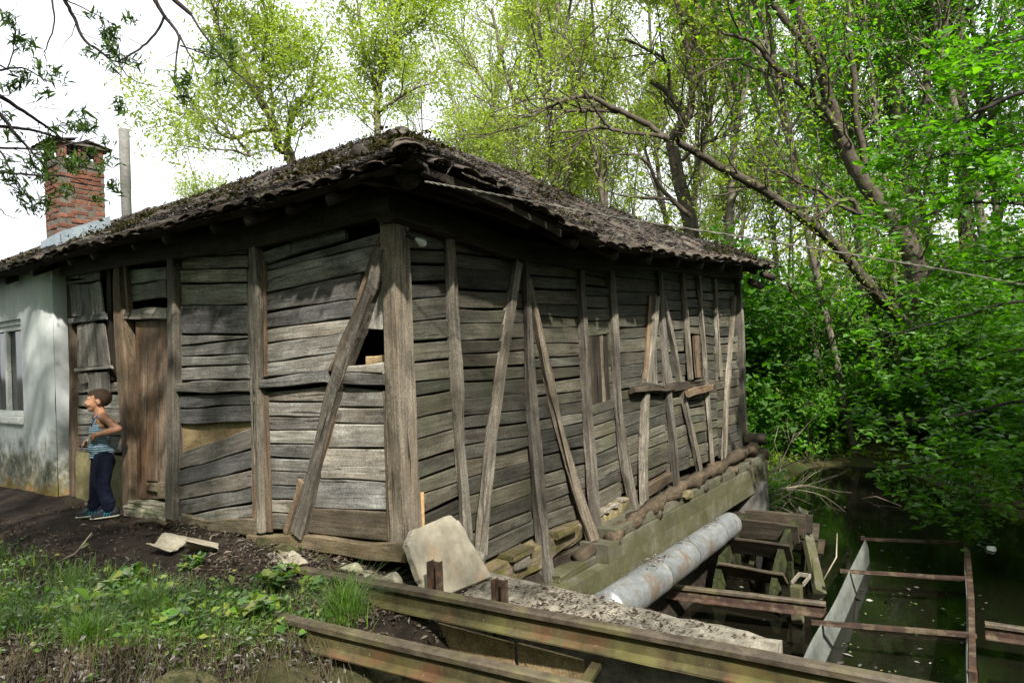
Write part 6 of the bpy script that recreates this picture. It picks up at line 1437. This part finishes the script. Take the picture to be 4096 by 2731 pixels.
k = rng.random(5000) < np.clip(-.05 + .9*np.exp(-((y + 1.1)/.45)**2) + .5*lump(x, y, 3), 0, 1); k &= x < .56 + .07*y; x, y = x[k], y[k]
a, b = cards(np.stack([x, y, -.145 + np.abs(rng.normal(0, .006, len(x)))], 1), .024, up=.85, aspect=2.4, curl=.3, rng=rng)
tag(link('slab_litter', np_mesh('slab_litter', a, b), LITTER), 'curled dead leaves lying on the concrete slab', 'leaf litter', kind='stuff')
# grass and weeds
green = lambda x, y: np.clip(sstep(-.65, -1.05, x + .12*(y - 1) + .06*lump(x, y, 2)), 0, 1)*np.clip(.7 + 1.2*lump(x, y, 1.5), .08, 1) + .9*np.exp(-(((x + 1.02)/.3)**2 + ((y - .35)/.4)**2))
x, y = yard_pts(52000, green)
a, b = blades(on_ground(x, y, -.01), .115, .0026, .7)
tag(link('grass', np_mesh('grass', a, b), GRASS), 'short green grass in the lower left of the yard', 'grass', kind='stuff')
x, y = yard_pts(16000, lambda x, y: green(x, y)*.85)
a, b = cards(on_ground(x, y, .03) + np.abs(rng.normal(0, .028, (len(x), 3)))*np.array([0, 0, 1]), .036, up=.6, aspect=1.6, curl=.25, rng=rng)
WEED = leaf_mat('weed_leaf', [(0.05, 0.15, 0.02), (0.09, 0.22, 0.03), (0.15, 0.29, 0.04), (0.33, 0.36, 0.06), (0.07, 0.18, 0.03)], .35, (1.2, 1.25, .5), gloss=.1)
tag(link('ground_weeds', np_mesh('ground_weeds', a, b), WEED), 'low broad leaved weeds among the grass', 'weeds', kind='stuff')
x, y = yard_pts(900, lambda x, y: .05 + .25*(x > -1.1)*(y < 1.6)*(lump(x, y, 3) > 0))
a, b = blades(on_ground(x, y), .07, .002, .5); c, d = cards(on_ground(x[::3], y[::3], .03), .05, up=.6, aspect=1.6, rng=rng)
tag(link('sparse_sprouts', np_mesh('sparse_sprouts', np.concatenate([a, c]), np.concatenate([b, d + len(a)])), WEED), 'sparse green sprouts among dead leaves along the wall foot', 'weeds', kind='stuff')
# hanging dry grass on the bank edge
C = []; O = []
for _ in range(1700):
    t = rng.random(); px = np.interp(t, [0, .3, .6, .8, 1], [-2.48, -1.95, -1.5, -1.07, -.68]); py = np.interp(t, [0, .3, .6, .8, 1], [1.75, 1.16, .6, .08, -.36])
    C.append((px + rng.normal(0, .05), py + rng.normal(0, .05), 0)); O.append((-.55, -.8, -1.0))
C = np.array(C); C[:, 2] = np.maximum(ground_z(C[:, 0], C[:, 1]), -.4) + .01
a, b = blades(C, .24, .0016, 1.5, out=np.array(O)*rng.uniform(.3, 1.1, (len(C), 1)))
tag(link('dry_bank_grass', np_mesh('dry_bank_grass', a, b), DRYGRASS), 'dry straw grass hanging over the channel bank', 'grass', kind='stuff')
a, b = cards(C + rng.normal(0, .05, C.shape) + np.array([-.06, -.07, -.04]), .03, up=.3, aspect=2.8, curl=.35, rng=rng)
tag(link('bank_leaves', np_mesh('bank_leaves', a, b), DRY), 'grey dead leaves caught on the channel bank', 'leaf litter', kind='stuff')
x = rng.uniform(7.2, 17, 26000); y = rng.uniform(-6, 4, 26000); d_ = shore_distance(x, y); k = (d_ > .02) & (rng.random(26000) < np.clip(.5 + .8*lump(x, y, 1.2), .1, 1)); x, y = x[k], y[k]
a, b = cards(on_ground(x, y, .05) + np.abs(rng.normal(0, .06, (len(x), 3)))*np.array([0, 0, 1]), .085, up=.6, aspect=1.6, rng=rng)
tag(link('forest_floor_plants', np_mesh('forest_floor_plants', a, b), LEAF_SPRING), 'low green plants covering the ground of the far bank', 'ground cover', kind='stuff')
# single tufts and plants that can be picked out
def tuft(loc, n, r, h, w, lean, label, mat=GRASS):
    z = gz(*loc); t = thing('grass_tuft', label, 'grass', (loc[0], loc[1], z), 'grass tufts in the yard')
    C = np.stack([loc[0] + rng.normal(0, r, n), loc[1] + rng.normal(0, r, n), np.full(n, z - .01)], 1)
    a, b = blades(C, h, w, lean); link('blades', np_mesh('blades', a, b), mat, t)
    a, b = blades(C[::4], h*.6, w, lean*1.8); link('dry_blades', np_mesh('dry_blades', a, b), DRYGRASS, t)
tuft((-.56, -.08), 420, .055, .26, .003, .75, 'dense bright grass tuft between the two rails')
tuft((-1.50, .92), 260, .05, .22, .003, .7, 'tall grass tuft on the bank edge at the bottom left')
tuft((-1.12, 1.05), 200, .06, .17, .003, .6, 'grass tuft amid yellowish leaves in the middle of the weeds')
tuft((-1.15, 2.10), 180, .07, .16, .003, .7, 'dark grass tuft at the shady edge of the path')
tuft((-1.85, 1.6), 220, .08, .18, .003, .7, 'grass tuft among weeds near the left edge')
def weed_plant(loc, n, h, leaf, label):
    z = gz(*loc); t = thing('weed_plant', label, 'plant', (loc[0], loc[1], z), 'broad leaved plants in the yard')
    W = Wood(); tips = []
    for k in range(n):
        a = rng.uniform(0, 6.28)
        P = wander(rng, (loc[0] + rng.normal(0, .02), loc[1] + rng.normal(0, .02), z), (cos(a)*.5, sin(a)*.5, 1), h*rng.uniform(.6, 1.2), 5, .15, -.05); W.tube(P, np.linspace(.0035, .0015, len(P)), 5); tips.append(P)
    link('stems', W.mesh('stems'), GRASS, t)
    a, b = leaves_on(rng, tips, 9, .018, leaf, aspect=1.55, up=.7, start=.25); link('leaves', np_mesh('leaves', a, b), WEED, t)
weed_plant((-.86, .22), 7, .17, .085, 'lush leafy plant growing over the buried end of the near rail')
weed_plant((-.62, .52), 6, .20, .075, 'upright leafy plant in front of the curled white scrap')
weed_plant((-.48, .30), 5, .15, .07, 'small leafy plant between the two rails left of the grass tuft')
weed_plant((-1.05, 1.55), 6, .16, .10, 'drooping broad leaved plant at the edge of the dark path')
weed_plant((-1.22, .62), 7, .14, .08, 'leafy plant beside the yellowish patch of weeds')
weed_plant((-1.35, 1.3), 7, .12, .08, 'spreading broad leaved plant in the lower left weeds')
weed_plant((-.62, 1.42), 4, .11, .07, 'small sprout beside the pale slab fragments')
# reeds, nettles and dead brush at the far end of the mill
z0 = gz(7.9, .75)
reed = thing('iris_clump', 'upright green iris leaves with a yellow flower at the mill end', 'plant', (7.9, .7, z0))
C = np.stack([7.7 + rng.normal(0, .35, 300), .55 + rng.normal(0, .28, 300), np.full(300, -1.2)], 1)
a, b = blades(C, .85, .012, .22); link('blades', np_mesh('blades', a, b), GRASS, reed)
YEL = leaf_mat('yellow_petal', [(.6, .42, .02), (.7, .5, .03)], .3, (1, 1, 1), gloss=0)
a, b = cards(np.array([8.25, .42, -.42]) + rng.normal(0, .035, (14, 3)), .07, up=.3, aspect=1.4, rng=rng); link('flower', np_mesh('flower', a, b), YEL, reed)
nettle = thing('nettle_patch', 'light green nettles at the water edge beside the pillar', 'plant', (7.6, .1, -1.25))
W = Wood(); tips = []
for k in range(120):
    P = wander(rng, (7.65 + rng.normal(0, .4), .30 + rng.normal(0, .26), -1.28), (rng.normal(0, .25), rng.normal(0, .2) - .1, 1), rng.uniform(.3, .7), 5, .1); W.tube(P, np.linspace(.006, .003, 6), 4); tips.append(P)
link('stems', W.mesh('stems'), GRASS, nettle); a, b = leaves_on(rng, tips, 26, .05, .085, aspect=1.8, up=.6); link('leaves', np_mesh('leaves', a, b), LEAF_GREEN, nettle)
brush = thing('dead_brush', 'tangle of bare dead twigs lying out over the water past the mill', 'branch', (7.7, 0, -1.3))
W = Wood(); tips = []; L = []
for k in range(15):
    P = wander(rng, (7.55 + rng.uniform(-.3, .4), .25 + rng.uniform(-.2, .2), -1.2 + rng.uniform(0, .25)), (rng.uniform(-.2, 1.0), rng.uniform(-1.2, -.3), rng.uniform(-.02, .5)), rng.uniform(.9, 2.0), 8, .16, -.03)
    R = np.linspace(.011, .003, len(P)); W.tube(P, R, 5); L.append((P, R))
grow(W, rng, L, [dict(per_m=4, **{'from': .2}, len=.55, ang=.6, n=5, k=4, r=.004, up=.0, bend=.2), dict(per_m=4, **{'from': .2}, len=.2, ang=.6, n=3, k=3, r=.002, up=0)], tips)
link('twigs', W.mesh('twigs'), TWIG, brush)
for P, lab in [([(8.0, -.1, -1.0), (8.05, -.2, -.6), (8.1, -.1, -.25), (8.2, -.15, .0)], 'thin dead stem standing up beside the iris at the mill end'), ([(9.6, -1.05, -1.36), (9.5, -1.3, -1.28), (9.2, -1.7, -1.34)], 'pale forked stick floating in the middle of the pond'), ([(4.35, -1.55, -1.1), (4.5, -1.65, -.9), (4.75, -1.62, -.72)], 'bare twig sticking up from the bearing post')]:
    tag(log('stick', P, [.008]*(len(P) - 1) + [.004], TWIG, None, 6), lab, 'stick')
# duckweed and silt flecks on the flume water
x = rng.uniform(2.3, 6, 60); y = -1.8 - rng.random(60)*.95
a, b = cards(np.stack([x, y, np.full(60, WATER_Z + .006)], 1), .03, up=.97, aspect=1.8, curl=.05, rng=rng)
tag(link('floating_leaves', np_mesh('floating_leaves', a, b), WEED), 'small leaves floating on the water inside the flume', 'leaves', kind='stuff')
n = 160; ang = YAW + np.radians(rng.uniform(-34, -17, n)); d = rng.uniform(6, 14, n); x = CAM.x + d*np.cos(ang); y = CAM.y + d*np.sin(ang); k = shore_distance(x, y) < -.3; x, y = x[k], y[k]
a, b = cards(np.stack([x, y, np.full(len(x), WATER_Z + .006)], 1), .05, up=.97, aspect=2, curl=.05, rng=rng)
tag(link('pond_debris', np_mesh('pond_debris', a, b), DRY), 'bits of dead leaf floating on the dark pond', 'leaves', kind='stuff')
# ------------------------------------------------------------------ the boy
BOY = Vector((-0.25, 3.66, gz(-0.25, 3.66)))
boy = thing('person', 'boy in striped blue vest and navy trousers leaning by the door post, looking left', 'person', BOY)
BX = Vector((-0.88, 0.475, 0)); BY = Vector((-0.475, -0.88, 0))
MB_ = Matrix(((BX.x, BY.x, 0, BOY.x), (BX.y, BY.y, 0, BOY.y), (0, 0, 1, BOY.z), (0, 0, 0, 1)))      # local: x forward, y his left, z up
class Blob:
    def __init__(s): s.bm = bmesh.new()
    def ell(s, c, r, rot=None, u=16, v=10):
        M = T(*c) @ (rot if rot is not None else Matrix.Identity(4)) @ Matrix.Diagonal((*r, 1))
        bmesh.ops.create_uvsphere(s.bm, u_segments=u, v_segments=v, radius=1.0, matrix=M)
    def cap(s, a, b, ra, rb, flat=1.0, ref=(0, 0, 1), k=14):
        a, b = Vector(a), Vector(b); X = (b - a); L = X.length
        R3 = frame(X, Vector(ref).cross(X) if abs(Vector(ref).dot(X.normalized())) < .95 else Vector((0, 1, 0)), a)
        rings = []
        for i in range(5): t = pi/2*(1 - i/4); rings.append((-ra*sin(t), max(ra*cos(t), 1e-4)))
        for i in range(5): t = pi/2*i/4; rings.append((L + rb*sin(t), max(rb*cos(t), 1e-4)))
        vs = [[s.bm.verts.new(R3 @ Vector((x, r*cos(2*pi*q/k), r*flat*sin(2*pi*q/k)))) for q in range(k)] for x, r in rings]
        for i in range(len(vs) - 1):
            for q in range(k): s.bm.faces.new((vs[i][q], vs[i][(q + 1) % k], vs[i + 1][(q + 1) % k], vs[i + 1][q]))
        s.bm.faces.new(list(reversed(vs[0]))); s.bm.faces.new(vs[-1])
    def chain(s, pts, rad, flat=1.0, ref=(0, 0, 1)):
        for i in range(len(pts) - 1): s.cap(pts[i], pts[i + 1], rad[i], rad[i + 1], flat, ref)
    def mesh(s, name, voxel=.006, smooth=5, keep=None, thick=0.0):
        bmesh.ops.recalc_face_normals(s.bm, faces=s.bm.faces[:])
        me = bpy.data.meshes.new(name); s.bm.to_mesh(me); s.bm.free()
        o = bpy.data.objects.new('tmp', me); COL.objects.link(o)
        m = o.modifiers.new('r', 'REMESH'); m.mode = 'VOXEL'; m.voxel_size = voxel; m.use_smooth_shade = True
        if smooth:
            m = o.modifiers.new('s', 'SMOOTH'); m.iterations = smooth; m.factor = .5
        dg = bpy.context.evaluated_depsgraph_get(); dg.update()
        me2 = bpy.data.meshes.new_from_object(o.evaluated_get(dg)); me2.name = name
        bpy.data.objects.remove(o); bpy.data.meshes.remove(me)
        if keep is not None:
            bm = bmesh.new(); bm.from_mesh(me2)
            bmesh.ops.delete(bm, geom=[v for v in bm.verts if not keep(v.co)], context='VERTS')
            if thick: bmesh.ops.solidify(bm, geom=bm.faces[:], thickness=thick)
            bm.to_mesh(me2); bm.free()
        me2.polygons.foreach_set('use_smooth', [True]*len(me2.polygons))
        return me2
# key joints
HEAD = Vector((.022, -.008, 1.080)); NECK = Vector((-.004, .0, .968))
SH_L, SH_R = Vector((-.035, .118, .922)), Vector((.045, -.105, .922))
EL_L, WR_L, HD_L = Vector((-.155, .185, .815)), Vector((.02, .165, .775)), Vector((.075, .135, .735))
EL_R, WR_R, HD_R = Vector((.04, -.19, .77)), Vector((.13, -.085, .685)), Vector((.155, -.03, .675))
HIP_L, HIP_R = Vector((-.015, .062, .545)), Vector((.01, -.062, .545))
KN_L, KN_R = Vector((.0, .075, .30)), Vector((.055, -.055, .30))
AN_L, AN_R = Vector((-.045, .075, .075)), Vector((.085, -.07, .075))
yaw_h = Matrix.Rotation(radians(6), 4, 'Z')
def torso(b, g=0.0):
    rz = Matrix.Rotation(radians(-20), 4, 'Z').inverted()
    for z, rx, ry, cx in [(.885, .062, .112, .0), (.84, .072, .116, .004), (.80, .080, .112, .010), (.72, .084, .104, .016), (.64, .088, .104, .016), (.57, .088, .108, .002), (.52, .085, .105, -.006)]:
        b.ell((cx, 0, z), (rx + g, ry + g, .075 + g), rz)
b = Blob()
torso(b)
b.cap(NECK - Vector((0, 0, .05)), NECK + Vector((.02, 0, .06)), .050, .043)
b.cap(NECK + Vector((-.01, .02, -.03)), SH_L, .045, .040); b.cap(NECK + Vector((0, -.02, -.03)), SH_R, .045, .040)
# head: skull, face, jaw, nose, lips, brow, ears
b.ell(HEAD + Vector((-.022, 0, .018)), (.094, .078, .082)); b.ell(HEAD + Vector((.025, 0, -.02)), (.064, .062, .074))
b.ell(HEAD + Vector((.048, 0, -.072)), (.036, .038, .030)); b.ell(HEAD + Vector((.066, .026, -.03)), (.026, .026, .026)); b.ell(HEAD + Vector((.066, -.026, -.03)), (.026, .026, .026))
b.cap(HEAD + Vector((.083, 0, .002)), HEAD + Vector((.097, 0, -.024)), .009, .0115); b.ell(HEAD + Vector((.080, 0, -.050)), (.014, .020, .008)); b.ell(HEAD + Vector((.077, 0, -.062)), (.013, .017, .008))
b.cap(HEAD + Vector((.070, .036, .024)), HEAD + Vector((.078, .008, .022)), .012, .010); b.cap(HEAD + Vector((.070, -.036, .024)), HEAD + Vector((.078, -.008, .022)), .012, .010)
for s in (1, -1): b.ell(HEAD + Vector((-.012, s*.074, -.012)), (.019, .012, .029), Matrix.Rotation(.25, 4, 'Y'))
# arms with hands
b.chain([SH_L, SH_L.lerp(EL_L, .5), EL_L, EL_L.lerp(WR_L, .4), WR_L], [.040, .037, .031, .031, .022])
b.chain([SH_R, SH_R.lerp(EL_R, .5), EL_R, EL_R.lerp(WR_R, .4), WR_R], [.040, .037, .031, .031, .022])
def hand(w, h, side, down):
    d = (h - w).normalized(); n = Vector((0, side, .35)).normalized(); n = (n - d*n.dot(d)).normalized(); a = d.cross(n)*(-side if down else side)
    pc = w + d*.032
    b.cap(w, pc, .019, .024, .62, n)
    for i, (off, L) in enumerate([(-.022, .034), (-.008, .040), (.007, .038), (.021, .030)]):
        p0 = pc + d*.014 + a*off; p1 = p0 + d*L*.62 - n*.004; p2 = p1 + (d*.65 - n*.75).normalized()*L*.55
        b.chain([p0, p1, p2], [.0078, .0072, .0062])
    p0 = w + d*.014 - a*.020; p1 = p0 + (d*.7 - a*.75).normalized()*.024; b.chain([p0, p1, p1 + (d*.9 - n*.3).normalized()*.020], [.0085, .008, .0068])
hand(WR_L, HD_L, 1, True); hand(WR_R, HD_R, -1, True)
b.chain([HIP_L, KN_L, AN_L, AN_L + Vector((.06, 0, -.04))], [.062, .048, .034, .03]); b.chain([HIP_R, KN_R, AN_R, AN_R + Vector((.06, 0, -.04))], [.062, .048, .034, .03])
SKIN = rough_mat('skin', [(.3, (.25, .125, .072)), (.7, (.34, .18, .11))], 4., rough=.55, bump=.03, spec=.35)
body = link('body', b.mesh('body', .0052, 3), SKIN, boy, MB_)
# eyes and brows
EYE = rough_mat('eye', [(.3, (.01, .008, .006)), (.7, (.03, .02, .015))], 5., rough=.15, spec=.6); EYEW = rough_mat('eye_white', [(.3, (.6, .57, .53)), (.7, (.7, .67, .62))], 5., rough=.3)
for s in (1, -1):
    e = Blob(); e.ell(HEAD + Vector((.0735, s*.030, .003)), (.0075, .0105, .0055)); link('eye', e.mesh('eye', .003, 0), EYEW, body, MB_)
    e = Blob(); e.ell(HEAD + Vector((.0785, s*.030, .003)), (.0045, .0065, .0055)); link('iris', e.mesh('iris', .002, 0), EYE, body, MB_)
    e = Blob(); e.cap(HEAD + Vector((.082, s*.014, .024)), HEAD + Vector((.074, s*.042, .025)), .0035, .003); link('eyebrow', e.mesh('eyebrow', .002, 0), EYE, body, MB_)
# close-cropped hair
h = Blob()
h.ell(HEAD + Vector((-.022, 0, .019)), (.0965, .0805, .0845)); h.ell(HEAD + Vector((.005, 0, .04)), (.074, .064, .058))
HAIR = rough_mat('cropped_hair', [(.3, (.018, .011, .007)), (.7, (.055, .033, .02))], 60., rough=.8, bump=.5, dist=.004)
def hairline(p):
    q = p - HEAD
    if q.x > .02: return q.z > .052 - .1*(.09 - q.x)*.2
    if q.x > -.03: return q.z > -.012 + (.02 + q.x*.8 if abs(q.y) > .05 else 0) 
    return q.z > -.055
hair_me = h.mesh('hair', .005, 2, hairline, .003)
hv = np.empty(len(hair_me.vertices)*3); hair_me.vertices.foreach_get('co', hv); hv = hv.reshape(-1, 3)
hv = hv[np.random.default_rng(3).integers(0, len(hv), 5200)]
hn = hv - np.array(HEAD) - np.array([-.02, 0, .01]); hn /= np.linalg.norm(hn, axis=1)[:, None]
hr = np.random.default_rng(4); hd = hn + hr.normal(0, .35, hn.shape) + np.array([.3, 0, -.35]); hd /= np.linalg.norm(hd, axis=1)[:, None]
hs = np.cross(hd, hr.normal(0, 1, hn.shape)); hs /= np.linalg.norm(hs, axis=1)[:, None]
hV = np.stack([hv - hs*.0007, hv + hs*.0007, hv + hd*.0085 + hs*.0003, hv + hd*.0085 - hs*.0003], 1).reshape(-1, 3)
hair = link('hair', hair_me, HAIR, boy, MB_)
tag(link('stubble', np_mesh('stubble', hV, np.arange(len(hV)).reshape(-1, 4)), HAIR, hair, MB_), kind='stuff')
# vest with stripes
v = Blob(); torso(v, .010)
v.ell((.0, 0, .55), (.102, .122, .05)); v.ell((-.01, .0, .60), (.100, .118, .06))
def vest_keep(p):
    if p.z < .535 + .02*sin(p.y*20): return False
    yy = p.y + .25*(p.x - .02)
    if p.z > .815 and p.x > .0: return abs(yy) > .055 and abs(yy) < .083 and p.z < .94 or p.z < .82 + .5*abs(yy)
    if p.z > .82 and abs(yy) > .085: return False
    return p.z < .915
m = MT('striped_jersey')
c = m.coord(); z = m.math('ADD', m.sep(c)[2], m.math('MULTIPLY', m.noise(c, 9, 2), .012))
st = m.math('FRACT', m.math('MULTIPLY', z, 52.0))
col = m.mix(m.range(st, .44, .52), (.05, .10, .16), (.33, .48, .56))
VEST = m.done(m.bsdf(col, .85, m.bump(m.noise(m.map(c, (1, 1, 2.2)), 16, 4, .6, 1.4), .7, .03), spec=.15))
vest = link('vest', v.mesh('vest', .006, 4, vest_keep, .003), VEST, boy, MB_)
NAVY = rough_mat('navy_cloth', [(.3, (.007, .009, .022)), (.7, (.018, .023, .046))], 13., rough=.9, bump=.9, dist=.03, spec=.12)
NAVYT = rough_mat('navy_trim', [(.3, (.02, .025, .06)), (.7, (.04, .045, .09))], 8., rough=.85)
for s in (1, -1):
    k = Blob(); k.chain([(.068, s*.066 - .02, .845), (.044, s*.072 - .01, .915), (.0, s*.074, .948), (-.04, s*.07 + .01, .92), (-.06, s*.065 + .015, .87)], [.010]*5); link('strap', k.mesh('strap', .004, 1), NAVYT, vest, MB_)
# trousers
t = Blob()
t.ell((-.005, 0, .545), (.098, .118, .055)); t.ell((-.012, 0, .50), (.100, .122, .07)); t.ell((-.025, .02, .47), (.075, .09, .07))
t.chain([HIP_L, HIP_L.lerp(KN_L, .5) + Vector((-.005, 0, 0)), KN_L, KN_L.lerp(AN_L, .55) + Vector((-.008, 0, 0)), AN_L + Vector((0, 0, .015))], [.086, .078, .064, .060, .055])
t.chain([HIP_R, HIP_R.lerp(KN_R, .5), KN_R, KN_R.lerp(AN_R, .55) + Vector((-.006, 0, 0)), AN_R + Vector((0, 0, .015))], [.086, .076, .062, .058, .053])
for A in (AN_L, AN_R): t.ell(A + Vector((.0, 0, .035)), (.060, .055, .022)); t.ell(A + Vector((-.005, 0, .075)), (.061, .056, .018))
link('trousers', t.mesh('trousers', .007, 3), NAVY, boy, MB_)
# shoes
SHOE = rough_mat('shoe_upper', [(.3, (.012, .014, .018)), (.7, (.04, .045, .055))], 14., rough=.7); SOLE = rough_mat('shoe_sole', [(.3, (.34, .32, .26)), (.7, (.5, .48, .4))], 9., rough=.7); LACE = rough_mat('teal_lace', [(.3, (.01, .22, .32)), (.7, (.02, .34, .46))], 9., rough=.6)
for A, turn in ((AN_L, .12), (AN_R, -.05)):
    Ms = MB_ @ T(A.x, A.y, 0) @ Matrix.Rotation(turn, 4, 'Z')
    s = Blob(); s.cap((-.045, 0, .048), (.05, 0, .042), .040, .036, 1.0); s.cap((.05, 0, .038), (.115, 0, .030), .036, .028); s.ell((-.03, 0, .075), (.045, .036, .035)); s.ell((.03, 0, .06), (.06, .034, .028))
    sh = link('shoe', s.mesh('shoe', .006, 3, lambda p: p.z > .012), SHOE, boy, Ms)
    s = Blob(); s.cap((-.052, 0, .012), (.118, 0, .012), .040, .036, .30); s.ell((.04, 0, .012), (.08, .043, .012)); link('sole', s.mesh('sole', .006, 2), SOLE, sh, Ms)
    s = Blob()
    for k in range(4): x = .018 + k*.018; s.cap((x, -.026, .084 - k*.007), (x + .008, .026, .084 - k*.007), .0045, .0045)
    s.cap((.02, .0, .094), (.0, .045, .080), .0045, .004); s.cap((.02, 0, .094), (.055, .038, .078), .0045, .004)
    link('lace', s.mesh('lace', .003, 1), LACE, sh, Ms)
    s = Blob()
    for k in range(3): s.cap((.0 + k*.022, .040, .028), (-.014 + k*.022, .040, .055), .004, .004)
    link('side_stripe', s.mesh('side_stripe', .003, 1), LACE, sh, Ms)
